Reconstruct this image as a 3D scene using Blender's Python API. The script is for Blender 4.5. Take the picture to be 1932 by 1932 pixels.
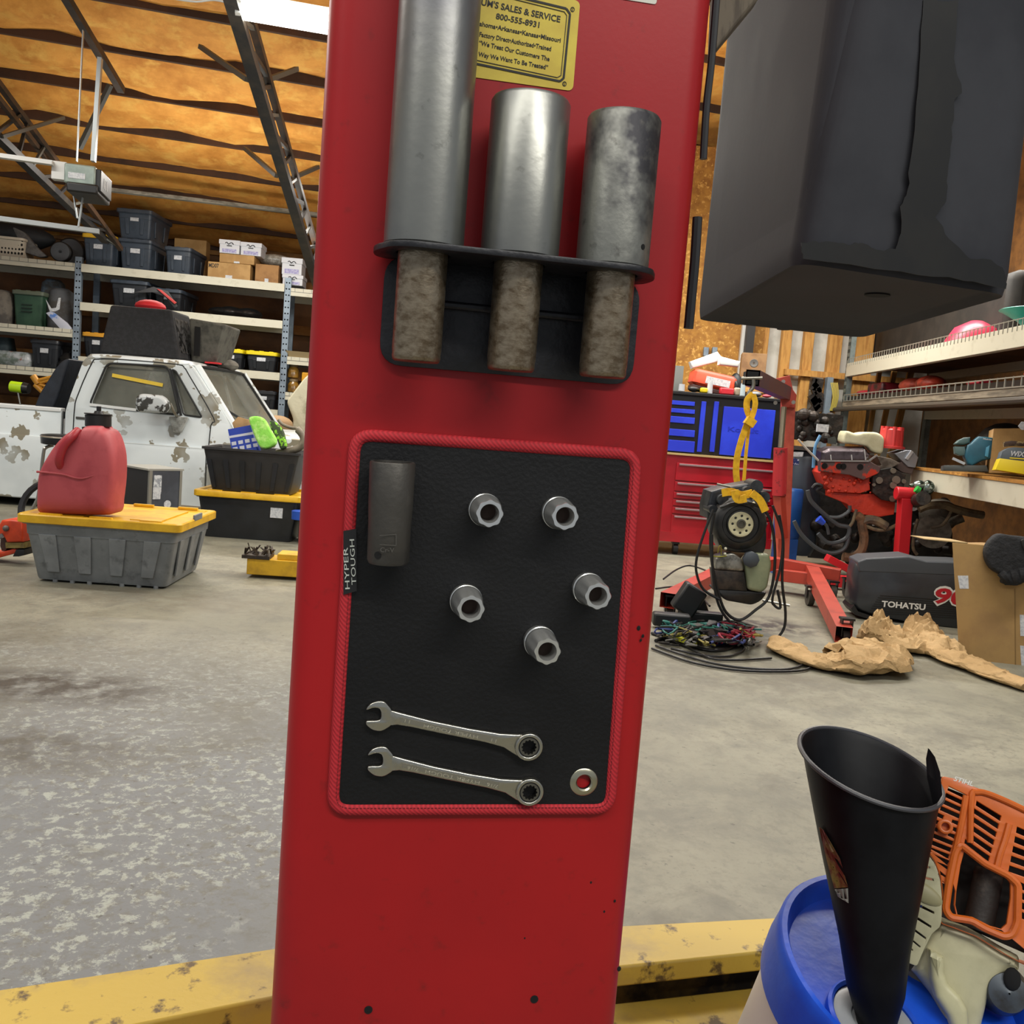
import bpy, bmesh, math, random
from mathutils import Vector as V, Matrix, noise
random.seed(7)
R = math.radians; PI = math.pi
for o in list(bpy.data.objects): bpy.data.objects.remove(o)
COL = bpy.context.scene.collection
SC = bpy.context.scene
# ---------------------------------------------------------------- camera
CF_F, CF_ROLL, CF_PITCH = 1800.0, R(4.5), R(5.57)
CAM = V((0, 0, 1.05))
fw = V((0, math.cos(CF_PITCH), -math.sin(CF_PITCH))); rt0 = V((1, 0, 0)); up0 = V((0, math.sin(CF_PITCH), math.cos(CF_PITCH)))
rt = rt0*math.cos(CF_ROLL)+up0*math.sin(CF_ROLL); up = -rt0*math.sin(CF_ROLL)+up0*math.cos(CF_ROLL)
cd = bpy.data.cameras.new('camera'); cam = bpy.data.objects.new('camera', cd); COL.objects.link(cam)
m = Matrix((rt, up, -fw)).transposed().to_4x4(); m.translation = CAM; cam.matrix_world = m
cd.sensor_width = 36; cd.lens = 36*CF_F/1932; cd.clip_start = .02; cd.clip_end = 100
SC.camera = cam
# ---------------------------------------------------------------- world, light, exposure
w = bpy.data.worlds.new('world'); SC.world = w; w.use_nodes = True
w.node_tree.nodes['Background'].inputs[0].default_value = (.80, .86, .95, 1)
w.node_tree.nodes['Background'].inputs[1].default_value = .38
SC.view_settings.view_transform = 'Standard'; SC.view_settings.look = 'None'
SC.view_settings.exposure = 0.0; SC.view_settings.gamma = 1; SC.view_settings.use_curve_mapping = False
def tube_light(name, loc, rz, power, L=2.4, W=.22, rx=0, color=(1, .97, .9)):
    l = bpy.data.lights.new(name, 'AREA'); l.shape = 'RECTANGLE'; l.size = L; l.size_y = W; l.energy = power; l.color = color
    o = bpy.data.objects.new(name, l); COL.objects.link(o); o.location = loc; o.rotation_euler = (rx, 0, rz); return o
for i, (x, y, z, rz, p) in enumerate([(-2.9, 3.0, 3.7, 0, 60), (-1.0, -.9, 3.3, 0, 45), (1.5, -1.2, 3.2, 0, 88), (2.0, 3.9, 3.4, 0, 90),
        (-3.1, 10.1, 3.3, .2, 120), (.3, 7.9, 3.35, .2, 125), (2.6, 7.4, 3.3, 0, 120), (-4.6, 5.4, 3.7, .2, 100), (-.6, 5.6, 3.6, 0, 50), (-1.9, .2, 2.9, 1.4, 18)]):
    tube_light('ceiling_lamp_light', (x, y, z), rz, p)
    if i > 3 and i < 9: tube_light('roof_fill_light', (x, y, z-.9), rz, p*.26, rx=PI)   # fill added below the lamps to brighten the roof, as bare tubes would
# ---------------------------------------------------------------- pixel helpers (points of the photograph -> points of the room)
def ray(x, y):
    dx, dy = x-966, y-966
    return fw*CF_F + rt*dx - up*dy
def at(x, y, Y):
    d = ray(x, y); return CAM + d*(Y/d.y)
def onz(x, y, z=0):
    d = ray(x, y); return CAM + d*((z-CAM.z)/d.z)
class Up:                                   # upright frame: x along, y away, z up
    def __init__(s, O, deg):
        s.O = V((O[0], O[1], 0)); s.r = R(deg); s.ax = V((math.cos(s.r), math.sin(s.r), 0)); s.ay = V((-math.sin(s.r), math.cos(s.r), 0))
        s.M = Matrix.Translation(s.O) @ Matrix.Rotation(s.r, 4, 'Z')
    def q(s, x, y, yl=0):                   # pixel -> local (x, z) on the plane local y = yl
        d = ray(x, y); k = ((s.O-CAM).dot(s.ay)+yl)/d.dot(s.ay); P = CAM+d*k-s.O
        return P.dot(s.ax), P.z
    def w(s, x, y, z): return s.O+s.ax*x+s.ay*y+V((0, 0, z))
class Pl:                                   # a plane with normal n: local x right, y up in plane, z out
    def __init__(s, P, n):
        s.P = V(P); s.n = V(n).normalized(); s.ex = V((0, 0, 1)).cross(s.n).normalized(); s.ey = s.n.cross(s.ex)
        s.M = Matrix((s.ex, s.ey, s.n)).transposed().to_4x4(); s.M.translation = s.P
    def q(s, x, y, off=0):
        d = ray(x, y); k = (s.P+s.n*off-CAM).dot(s.n)/d.dot(s.n); P = CAM+d*k-s.P
        return V((P.dot(s.ex), P.dot(s.ey)))
# ---------------------------------------------------------------- materials
def s2l(c): return c/12.92 if c <= .04045 else ((c+.055)/1.055)**2.4
def rgb(h):
    h = h.lstrip('#'); return tuple(s2l(int(h[i:i+2], 16)/255) for i in (0, 2, 4))+(1,)
MC = {}
def mt(name, col, rough=.5, metal=0, c2=None, sc=8, lo=.45, hi=.6, bump=0, bsc=60, c3=None, sc3=30, lo3=.6, hi3=.66, emit=0, coat=0, alpha=1, trans=0, stretch=None, r2=None, det=6, spec=.5):
    if name in MC: return MC[name]
    M = bpy.data.materials.new(name); M.use_nodes = True; n = M.node_tree.nodes; l = M.node_tree.links; b = n['Principled BSDF']
    b.inputs['Base Color'].default_value = rgb(col); b.inputs['Roughness'].default_value = rough; b.inputs['Metallic'].default_value = metal
    b.inputs['Specular IOR Level'].default_value = spec
    if coat: b.inputs['Coat Weight'].default_value = coat; b.inputs['Coat Roughness'].default_value = .12
    if alpha < 1: b.inputs['Alpha'].default_value = alpha
    if trans: b.inputs['Transmission Weight'].default_value = trans
    if emit: b.inputs['Emission Color'].default_value = rgb(col); b.inputs['Emission Strength'].default_value = emit
    tc = n.new('ShaderNodeTexCoord'); vec = tc.outputs['Object']
    if stretch:
        mp = n.new('ShaderNodeMapping'); mp.inputs['Scale'].default_value = stretch; l.new(vec, mp.inputs[0]); vec = mp.outputs[0]
    def layer(base, c, s, a, h, seed):
        nz = n.new('ShaderNodeTexNoise'); nz.inputs['Scale'].default_value = s; nz.inputs['Detail'].default_value = det; nz.noise_dimensions = '4D'; nz.inputs['W'].default_value = seed
        nz.inputs['Roughness'].default_value = .62
        l.new(vec, nz.inputs['Vector']); rp = n.new('ShaderNodeMapRange'); rp.inputs[1].default_value = a; rp.inputs[2].default_value = h; l.new(nz.outputs[0], rp.inputs[0])
        mx = n.new('ShaderNodeMix'); mx.data_type = 'RGBA'; l.new(rp.outputs[0], mx.inputs[0])
        if base is None: mx.inputs[6].default_value = rgb(col)
        else: l.new(base, mx.inputs[6])
        mx.inputs[7].default_value = rgb(c); return mx.outputs[2], rp.outputs[0]
    o = None
    if c2:
        o, f = layer(None, c2, sc, lo, hi, len(MC)*.7)
        if r2 is not None:
            mr = n.new('ShaderNodeMapRange'); mr.inputs[3].default_value = rough; mr.inputs[4].default_value = r2; l.new(f, mr.inputs[0]); l.new(mr.outputs[0], b.inputs['Roughness'])
    if c3: o, f = layer(o, c3, sc3, lo3, hi3, len(MC)*1.3+5)
    if o: l.new(o, b.inputs['Base Color'])
    if bump:
        nz = n.new('ShaderNodeTexNoise'); nz.inputs['Scale'].default_value = bsc; nz.inputs['Detail'].default_value = 4; l.new(vec, nz.inputs['Vector'])
        bp = n.new('ShaderNodeBump'); bp.inputs['Strength'].default_value = bump; bp.inputs['Distance'].default_value = .01; l.new(nz.outputs[0], bp.inputs['Height']); l.new(bp.outputs[0], b.inputs['Normal'])
    MC[name] = M; return M
# ---------------------------------------------------------------- mesh helpers
def rrect(w, d, r=.02, seg=4, cx=0, cy=0):
    r = min(r, w/2-1e-5, d/2-1e-5); pts = []
    for (sx, sy, a0) in ((1, 1, 0), (-1, 1, 90), (-1, -1, 180), (1, -1, 270)):
        for k in range(seg+1):
            a = R(a0+90*k/seg); pts.append((cx+sx*(w/2-r)+r*math.cos(a), cy+sy*(d/2-r)+r*math.sin(a)))
    return pts
def rpoly(ps, r, seg=5):                    # rounded polygon
    out = []; n = len(ps)
    for i in range(n):
        p0, p1, p2 = V(ps[i-1]), V(ps[i]), V(ps[(i+1) % n]); a = (p0-p1); b = (p2-p1); ra = min(r, a.length*.45, b.length*.45)
        A = p1+a.normalized()*ra; B = p1+b.normalized()*ra
        for k in range(seg+1):
            t = k/seg; out.append(tuple((1-t)**2*A+2*t*(1-t)*p1+t*t*B))
    return out
def circ(r, n=24, cx=0, cy=0, ry=None):
    return [(cx+r*math.cos(2*PI*k/n), cy+(ry or r)*math.sin(2*PI*k/n)) for k in range(n)]
class MB:
    def __init__(s, M=None): s.b = bmesh.new(); s.M = M or Matrix.Identity(4)
    def v(s, p): return s.b.verts.new(s.M @ V(p))
    def loft(s, secs, cap0=True, cap1=True, close=True):
        rows = [[s.v(p) for p in sec] for sec in secs]; n = len(rows[0])
        for a, b in zip(rows, rows[1:]):
            for i in range(n if close else n-1):
                j = (i+1) % n
                try: s.b.faces.new((a[i], a[j], b[j], b[i]))
                except ValueError: pass
        if cap0: s.b.faces.new(list(reversed(rows[0])))
        if cap1: s.b.faces.new(rows[-1])
        return s
    def zloft(s, secs, **k):                # secs: (list of 2d points, z)
        return s.loft([[(p[0], p[1], z) for p in sec] for sec, z in secs], **k)
    def box(s, x0, x1, y0, y1, z0, z1):
        return s.loft([[(x0, y0, z), (x1, y0, z), (x1, y1, z), (x0, y1, z)] for z in (z0, z1)])
    def cbox(s, c, d, rot=None):
        q = Matrix.Translation(V(c)) @ (rot.to_4x4() if rot else Matrix.Identity(4)); old = s.M; s.M = s.M @ q
        s.box(-d[0]/2, d[0]/2, -d[1]/2, d[1]/2, -d[2]/2, d[2]/2); s.M = old; return s
    def bar(s, p0, p1, w, h=None):          # square bar between points
        p0, p1 = V(p0), V(p1); d = (p1-p0); L = d.length; q = d.to_track_quat('Z', 'Y').to_matrix()
        return s.cbox((p0+p1)/2, (w, h or w, L), q)
    def cyl(s, p0, p1, r0, r1=None, n=20, caps=True):
        r1 = r0 if r1 is None else r1; p0, p1 = V(p0), V(p1); q = (p1-p0).to_track_quat('Z', 'Y')
        return s.loft([[p+q @ V((r*math.cos(2*PI*k/n), r*math.sin(2*PI*k/n), 0)) for k in range(n)] for p, r in ((p0, r0), (p1, r1))], caps, caps)
    def lathe(s, prof, n=32, M=None, cap0=True, cap1=True):   # prof: (r, z)
        old = s.M
        if M: s.M = s.M @ M
        s.loft([[(r*math.cos(2*PI*k/n), r*math.sin(2*PI*k/n), z) for k in range(n)] for r, z in prof], cap0, cap1); s.M = old; return s
    def tube(s, pts, r, n=8, smooth=4, closed=False):
        pts = [V(p) for p in pts]
        if smooth > 1 and len(pts) > 2:
            out = []; m_ = len(pts)
            for i in range(m_ if closed else m_-1):
                p0 = pts[i-1] if (i or closed) else pts[0]; p1 = pts[i]; p2 = pts[(i+1) % m_]; p3 = pts[(i+2) % m_] if (closed or i+2 < m_) else pts[-1]
                for k in range(smooth):
                    t = k/smooth
                    out.append(.5*((2*p1)+(p2-p0)*t+(2*p0-5*p1+4*p2-p3)*t*t+(3*p1-p0-3*p2+p3)*t**3))
            if not closed: out.append(pts[-1])
            pts = out
        N = len(pts); secs = []; prev = None
        for i, p in enumerate(pts):
            if closed: d = pts[(i+1) % N]-pts[i-1]
            else: d = pts[min(i+1, N-1)]-pts[max(i-1, 0)]
            if d.length < 1e-9: d = V((0, 0, 1))
            d.normalize()
            if prev is None: u = d.orthogonal().normalized()
            else:
                u = prev-d*prev.dot(d); u = u.normalized() if u.length > 1e-6 else d.orthogonal().normalized()
            prev = u; w_ = d.cross(u); rr = r(i/(N-1)) if callable(r) else r
            secs.append([p+(u*math.cos(2*PI*k/n)+w_*math.sin(2*PI*k/n))*rr for k in range(n)])
        if closed: secs.append(secs[0])
        return s.loft(secs, not closed, not closed)
    def ball(s, c, r, n=14):
        rx, ry, rz = (r, r, r) if not hasattr(r, '__len__') else r; c = V(c)
        return s.loft([[c+V((rx*math.sin(PI*j/8)*math.cos(2*PI*k/n), ry*math.sin(PI*j/8)*math.sin(2*PI*k/n), -rz*math.cos(PI*j/8))) for k in range(n)] for j in [.25, 1, 2, 3, 4, 5, 6, 7, 7.75]])
    def merge(s, me, M=None):
        t = bmesh.new(); t.from_mesh(me); t.transform(s.M @ (M or Matrix.Identity(4))); tm = bpy.data.meshes.new('t'); t.to_mesh(tm); t.free(); s.b.from_mesh(tm); bpy.data.meshes.remove(tm); return s
    def flat(s, outlines, depth=.002, bev=0, z=0, res=1):    # outlines in the local xy plane (holes allowed), thickness depth from z
        cu = bpy.data.curves.new('c', 'CURVE'); cu.dimensions = '2D'; cu.fill_mode = 'BOTH'; cu.extrude = max(depth/2-bev, 0); cu.bevel_depth = bev; cu.bevel_resolution = res; cu.offset = -bev
        for o in outlines:
            sp = cu.splines.new('POLY'); sp.points.add(len(o)-1); sp.use_cyclic_u = True
            for i, p in enumerate(o): sp.points[i].co = (p[0], p[1], 0, 1)
        ob = bpy.data.objects.new('c', cu); me = bpy.data.meshes.new_from_object(ob)
        s.merge(me, Matrix.Translation((0, 0, z+depth/2))); bpy.data.objects.remove(ob); bpy.data.meshes.remove(me); bpy.data.curves.remove(cu)
        return s
    def text(s, string, pl, pr, size=None, M=None, bold=.012, ext=.0004, shear=0):  # baseline from pl to pr (local 2d), optional glyph height
        cu = bpy.data.curves.new('t', 'FONT'); cu.body = string; cu.size = 1; cu.offset = bold; cu.extrude = .05; cu.shear = shear; cu.resolution_u = 3
        ob = bpy.data.objects.new('t', cu); me = bpy.data.meshes.new_from_object(ob)
        xs = [q.co.x for q in me.vertices]; x0, x1 = min(xs), max(xs); pl, pr = V(pl), V(pr); d = pr-pl; sx = d.length/(x1-x0); sy = size/.72 if size else sx
        T = Matrix.Translation((pl.x, pl.y, 0)) @ Matrix.Rotation(math.atan2(d.y, d.x), 4, 'Z') @ Matrix.Diagonal((sx, sy, ext/.1, 1)) @ Matrix.Translation((-x0, 0, .05))
        s.merge(me, (M or Matrix.Identity(4)) @ T); bpy.data.objects.remove(ob); bpy.data.meshes.remove(me); bpy.data.curves.remove(cu); return s
    def done(s, name, mat, parent=None, smooth=40, bev=0, label=None, sub=0):
        bmesh.ops.remove_doubles(s.b, verts=s.b.verts, dist=1e-6)
        bmesh.ops.recalc_face_normals(s.b, faces=s.b.faces)
        me = bpy.data.meshes.new(name); s.b.to_mesh(me); s.b.free(); me.materials.append(mat)
        o = bpy.data.objects.new(name, me); COL.objects.link(o)
        if parent: o.parent = parent
        if smooth:
            for p in me.polygons: p.use_smooth = True
            try: me.set_sharp_from_angle(angle=R(smooth))
            except Exception: pass
        if bev:
            b = o.modifiers.new('bevel', 'BEVEL'); b.width = bev; b.segments = 2; b.limit_method = 'ANGLE'; b.angle_limit = R(40)
        if sub:
            b = o.modifiers.new('sub', 'SUBSURF'); b.levels = sub; b.render_levels = sub
        if label: o['label'] = label
        return o
def thing(name, label, cat, M=None, group=None):
    o = bpy.data.objects.new(name, None); COL.objects.link(o); o.empty_display_size = .05
    if M is not None: o.matrix_world = M
    o['label'] = label; o['category'] = cat
    if group: o['group'] = group
    return o
def tag(o, label, cat, group=None):
    o['label'] = label; o['category'] = cat
    if group: o['group'] = group
    return o
def struct(o): o['kind'] = 'structure'; return o
def T(x=0, y=0, z=0, rz=0): return Matrix.Translation((x, y, z)) @ Matrix.Rotation(rz, 4, 'Z')
def copy_tree(o, parent=None):
    c = o.copy(); COL.objects.link(c)
    if parent: c.parent = parent
    for ch in list(o.children): copy_tree(ch, c)
    return c
# ---------------------------------------------------------------- frames of the room
CQ = at(915, 966, .75); FC = Up((CQ.x, CQ.y), 10)              # lift column face
CP = Pl(CQ, (math.sin(R(10)), -math.cos(R(10)), 0))            # same face as a drawing plane
RK = Up((-5.3835, 11.565), 10)                                 # left storage rack
TQ = at(250, 900, 8.0); TR = Up((TQ.x, TQ.y), 2)               # truck
RR = Up((3.15, 9.0), math.degrees(math.atan2(-3.5, -.2)))      # right storage rack (x comes towards the camera)
# ================================================================ SETTING
def floor_mat():
    M = bpy.data.materials.new('worn_concrete'); M.use_nodes = True; n = M.node_tree.nodes; l = M.node_tree.links; b = n['Principled BSDF']
    tc = n.new('ShaderNodeTexCoord')
    def nz(s, d=8, w=0, dist=0, rg=.6):
        k = n.new('ShaderNodeTexNoise'); k.noise_dimensions = '4D'; k.inputs['W'].default_value = w; k.inputs['Scale'].default_value = s; k.inputs['Detail'].default_value = d; k.inputs['Roughness'].default_value = rg; k.inputs['Distortion'].default_value = dist
        l.new(tc.outputs['Object'], k.inputs['Vector']); return k.outputs[0]
    def rg(x, a, b_, c=0, d=1):
        k = n.new('ShaderNodeMapRange'); k.inputs[1].default_value = a; k.inputs[2].default_value = b_; k.inputs[3].default_value = c; k.inputs[4].default_value = d; l.new(x, k.inputs[0]); return k.outputs[0]
    def mul(a, c):
        k = n.new('ShaderNodeMath'); k.operation = 'MULTIPLY'; l.new(a, k.inputs[0]); l.new(c, k.inputs[1]); return k.outputs[0]
    def mix(f, a, c):
        k = n.new('ShaderNodeMix'); k.data_type = 'RGBA'; l.new(f, k.inputs[0])
        if isinstance(a, str): k.inputs[6].default_value = rgb(a)
        else: l.new(a, k.inputs[6])
        k.inputs[7].default_value = rgb(c); return k.outputs[2]
    c = mix(rg(nz(1.1, 6, 1), .4, .62), '#787768', '#8d8b7a')
    c = mix(rg(nz(5, 8, 2, .4, .7), .46, .64, 0, .75), c, '#65645a')
    sp = n.new('ShaderNodeSeparateXYZ'); l.new(tc.outputs['Object'], sp.inputs[0])
    near = rg(sp.outputs['Y'], 4.3, 2.6); left = rg(sp.outputs['X'], .1, -.5)
    flake = mul(rg(nz(24, 12, 3, .3, .78), .52, .56), mul(near, left))
    bandx = rg(nz(1.6, 5, 4), .42, .5)
    base2 = n.new('ShaderNodeMix'); base2.data_type = 'RGBA'; l.new(mul(near, left), base2.inputs[0]); l.new(c, base2.inputs[6]); base2.inputs[7].default_value = rgb('#74787a')
    c = mix(mul(flake, bandx), base2.outputs[2], '#a2a8a0')
    c = mix(mul(rg(nz(30, 9, 8, 0, .75), .50, .60, 0, .75), rg(nz(2.2, 3, 9), .35, .55)), c, '#6a685c')
    c = mix(rg(nz(40, 5, 5), .62, .68, 0, .8), c, '#4c4a42')
    c = mix(rg(nz(.9, 7, 6, .5), .56, .68, 0, .6), c, '#5a5644')
    c = mix(rg(nz(3.2, 9, 12, .8, .72), .56, .64, 0, .5), c, '#605d50')
    def floor_patch(px, py, rx, ry, col, amt):
        nonlocal c
        P = onz(px, py); mp = n.new('ShaderNodeMapping'); mp.vector_type = 'TEXTURE'; mp.inputs['Location'].default_value = P; mp.inputs['Scale'].default_value = (rx, ry, 1); l.new(tc.outputs['Object'], mp.inputs[0])
        g = n.new('ShaderNodeTexGradient'); g.gradient_type = 'SPHERICAL'; l.new(mp.outputs[0], g.inputs[0])
        c = mix(mul(rg(g.outputs[0], 0, .6, 0, amt), rg(nz(9, 7, 7), .40, .56)), c, col)
    floor_patch(110, 1295, .50, .25, '#2a2012', .85); floor_patch(60, 1410, .35, .2, '#3a3220', .6); floor_patch(1440, 1180, .42, .34, '#231c1c', .95); floor_patch(1390, 1195, .22, .18, '#1f4a4a', .8)  # brown stains at left; darkest patch lies under the hung engine
    floor_patch(1350, 1270, .9, .5, '#5b564a', .6); floor_patch(300, 1130, 1.0, .35, '#6b6556', .6); floor_patch(1370, 1200, .3, .2, '#4a2428', .6)
    l.new(c, b.inputs['Base Color']); b.inputs['Roughness'].default_value = .55
    bp = n.new('ShaderNodeBump'); bp.inputs['Strength'].default_value = .25; bp.inputs['Distance'].default_value = .004; l.new(nz(60, 6), bp.inputs['Height']); l.new(bp.outputs[0], b.inputs['Normal'])
    return M
struct(MB().box(-11, 6, -3.5, 16, -.1, 0).done('floor', floor_mat(), smooth=0))
foam = mt('spray_foam', '#eca54a', .8, c2='#c27a2a', sc=2.6, lo=.42, hi=.68, bump=1, bsc=7, c3='#f2bc5c', sc3=5, lo3=.5, hi3=.7)
wood_dk = mt('dark_purlin', '#3e2a1c', .8, c2='#54391f', sc=3)
osb = mt('osb_board', '#a9782f', .75, c2='#8c5c20', sc=14, lo=.4, hi=.62, c3='#c99a4e', sc3=26, lo3=.55, hi3=.62)
ply = mt('wall_board_brown', '#6b4725', .8, c2='#4c331d', sc=2.4, lo=.4, hi=.65, bump=.2, bsc=9)
stud = mt('stud_wood', '#c4924a', .7, c2='#a87435', sc=6, stretch=(6, 6, .8))
white_pan = mt('white_panel', '#c9cbc4', .6, c2='#b4b5ac', sc=4)
beige = mt('beam_beige', '#c6c3b0', .45, c2='#a9a590', sc=9, lo=.55, hi=.75)
# ceiling: foam grid + purlins
CE = Up(at(300, 455, 13.4)[:2], 16); cz0 = at(300, 455, 13.4).z; SLOPE = .25
def ceil_z(yl): return cz0+SLOPE*(-yl)
mb = MB(CE.M); step = .72; rows = []
nx, ny = 90, 176
for j in range(ny+1):
    yl = 1.5-j*(1.5+14)/ny; row = []
    for i in range(nx+1):
        x = -9+18*i/nx; ph = (yl/step) % 1.0
        sag = .06*abs(math.sin(PI*ph))**.5; nzv = noise.noise(V((x*1.6, yl*3.1, 0)))*.06+noise.noise(V((x*5, yl*7, 3)))*.025
        row.append(mb.v((x, yl, ceil_z(yl)+.045-sag+nzv)))
    rows.append(row)
for a, b in zip(rows, rows[1:]):
    for i in range(nx): mb.b.faces.new((a[i], a[i+1], b[i+1], b[i]))
struct(mb.done('ceiling', foam))
for k in range(-1, 20):
    yl = -step*k; struct(MB(CE.M).box(-9, 9, yl-.022, yl+.022, ceil_z(yl)-.035, ceil_z(yl)+.12).done('trim_%d' % (k+2), mt('purlin_wood', '#4f3422', .8, c2='#3a271b', sc=2.2, lo=.45, hi=.6), bev=.004))
mb = MB(RK.M); mb.box(-4.5, 8, 1.9, 2.0, 0, 3.9); struct(mb.done('wall_back', ply, smooth=0))
for i, z in enumerate((.7, 1.35, 2.0, 2.62, 3.0)):
    struct(MB(RK.M).box(-4.5, 8, 1.84, 1.9, z, z+.13).done('trim_%d' % (30+i), mt('girt_wood', '#9a6c36', .8, c2='#6d4a24', sc=3)))
struct(MB().bar(at(205, 358, 11.0), at(700, 417, 12.1), .09, .04).done('trim_40', mt('grey_plank', '#8b887c', .8, c2='#6b675c', sc=7, stretch=(.6, 3, 3)), bev=.004))
struct(MB().box(1.0, 1.0+1.42, 9.85, 9.9, 0, 3.9).done('wall_far_right', osb, smooth=0))
struct(MB().box(2.42, 4.2, 9.95, 10.0, 0, 3.9).done('wall_far_right_panelling', white_pan, smooth=0))
for i, (a, b_) in enumerate(((1432, 1450), (1476, 1494), (1518, 1536), (1566, 1590), (1618, 1650))):
    x0 = at(a, 650, 9.85).x; x1 = at(b_, 650, 9.85).x
    struct(MB().box(x0, x1, 9.86, 9.95, 0, 3.9).done('trim_%d' % (50+i), stud, bev=.004))
x0 = at(1405, 650, 9.75).x; struct(MB().box(x0, x0+.08, 9.7, 9.84, 0, 3.9).done('trim_60', mt('black_post', '#1b1a1a', .5)))
struct(MB().box(x0-.03, x0, 9.78, 9.84, 0, 3.9).done('trim_61', mt('white_trim', '#c9c9c4', .5)))
x0 = at(1480, 712, 9.8).x; struct(MB().box(x0, 4.1, 9.80, 9.86, at(1530, 705, 9.8).z-.03, at(1530, 705, 9.8).z+.03).done('trim_62', stud))
struct(MB().box(4.15, 4.25, 1.5, 10, 0, 3.9).done('wall_right', mt('osb_dark', '#7b5224', .8, c2='#5a3b1a', sc=9, lo=.4, hi=.62), smooth=0))
# ================================================================ LIFT COLUMN
redp = mt('column_red_paint', '#a01519', .4, c2='#901318', sc=3, lo=.4, hi=.7, bump=.008, bsc=200, c3='#7c1818', sc3=55, lo3=.6, hi3=.75, spec=.35)
black = mt('black_plastic', '#17171a', .5)
hole = mt('hole_black', '#050505', .9)
col = thing('lift_column', 'tall red steel lift column with rounded edges holding the tool mat', 'lift column', FC.M)
MB().zloft([(rrect(.295, .36, .02, 6, .0035, .18), 0), (rrect(.293, .36, .02, 6, .0045, .18), 3.4)]).done('post', redp, col, 50)
for px, py in ((695, 1905), (1008, 1885)):
    u = CP.q(px, py); MB().cyl((u.x, -.0006, CQ.z+u.y), (u.x, .004, CQ.z+u.y), .0034, n=16).done('drill_hole', hole, col)
mb = MB()
for px, py, r in ((1205, 1185, .0016), (1213, 1200, .0012), (1209, 1208, .0010), (1115, 1665, .0009), (1140, 1720, .0009), (1160, 1700, .001), (1168, 1828, .0018), (990, 1770, .0007), (735, 815, .0008), (1160, 345, .0006)):
    u = CP.q(px, py); mb.ball((u.x, 0, CQ.z+u.y), (r, .0003, r*1.3), 8)
mb.done('paint_chip', hole, col)
def cpm(off=0): # placement of drawing-plane parts inside the column thing
    return FC.M.inverted() @ CP.M @ Matrix.Translation((0, 0, off))
q = CP.q
st = MB(cpm(.0002)); a = q(1078, 172); b_ = q(1093, 2)
st.flat([rrect(.128, .066, .004, 4, .043-.064, a.y+.033)], .0004)
dec = st.done('dealer_decal', mt('decal_yellow', '#cfb83a', .45, c2='#c2a832', sc=20), col, label='yellow dealer decal with black lettering')
tx = MB(cpm(.0007))
for s_, l_, r_, h in (("UM'S SALES & SERVICE", (907.5, 10), (1056, 43), .0046), ("800-555-8931", (935, 36), (1016.7, 53), .0042), ("ahoma\u2022Arkansas\u2022Kansas\u2022Missouri", (904, 49), (1057, 81), .0033),
        ("Factory Direct\u2022Authorized\u2022Trained", (904, 69), (1039, 97), .0033), ("\u201cWe Treat Our Customers The", (903, 85), (1036, 116), .0033), ("Way We Want To Be Treated\u201d", (902, 106.5), (1033, 132), .0033), ("\u00ae", (1075, 22), (1083, 24), .0035), ("\u00ae", (1060, 162.5), (1068, 164), .0035)):
    tx.text(s_, q(*l_), q(*r_), h, bold=.02, ext=.0002)
def strip(mb, p, r_, w, z=0):
    a, b = V(p), V(r_); d = (b-a).normalized(); n_ = V((-d.y, d.x))*w/2; mb.flat([[a-n_, b-n_, b+n_, a+n_]], .0003, z=z)
P_ = [q(*p) for p in ((960, -9), (1068, 17), (1075, 27), (1063, 148), (1056, 154), (860, 113))]
for a, b in zip(P_, P_[1:]): strip(tx, a, b, .0016)
P_ = [q(*p) for p in ((960, -3), (1064, 23), (1069, 30), (1058, 143), (1051, 147), (860, 106))]
for a, b in zip(P_, P_[1:]): strip(tx, a, b, .0005)
tx.done('lettering', mt('decal_ink', '#15130c', .6), dec)
a = q(1238, 9); mb = MB(cpm(.0002)).flat([rrect(.10, .06, .002, 3, a.x-.05, a.y+.03)], .0004); wd = mb.done('white_decal', mt('decal_white', '#c9c8bb', .5), col, label='white decal at the top edge')
MB(cpm(.0006)).flat([circ(.012, 20, a.x-.020, a.y+.0145)], .0003).done('lettering', mt('decal_ink', '#15130c', .6), wd)
# ---- rack for the adapters
bl = mt('worn_black_steel', '#1c1c20', .45, .2, c2='#2c2b2e', sc=30, lo=.5, hi=.7, bump=.1, bsc=120)
OUT = .066
hl = CP.q(715, 450, OUT); hr = CP.q(1243, 512, OUT); zpl = CQ.z+(hl.y+hr.y)/2
rk = thing('adapter_rack', 'black steel bracket on the red column carrying three steel lift adapters', 'rack', FC.M)
xl, xr = hl.x-.004, hr.x+.010
def slab(ax0, ax1, out, cut):
    return [(ax0+.004, 0), (ax0, -.028), (ax0+cut, -out+.008), (ax0+cut+.014, -out), (ax1-cut-.014, -out), (ax1-cut, -out+.008), (ax1, -.028), (ax1-.004, 0)]
ad = []
for (bx, by), (tx_, ty) in (((787, 683), (796, 480)), ((965, 700), (977, 495)), ((1135, 712), (1154, 518))):
    a = CP.q(bx, by, .036); b = CP.q(tx_, ty, .036); ad.append(((a.x+b.x)/2, CQ.z+a.y))
mb = MB(T(0, 0, zpl)); mb.flat([rpoly(slab(xl, xr, OUT, .012), .014, 5)]+[list(reversed(circ(.0195, 20, x, -.036))) for x, z in ad], .0045, .0008, -.0022)
mb.done('top_plate', bl, rk)
zb = CQ.z+CP.q(1090, 720).y; bx0, bx1 = CP.q(722, 560).x, CP.q(1200, 600).x
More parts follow.
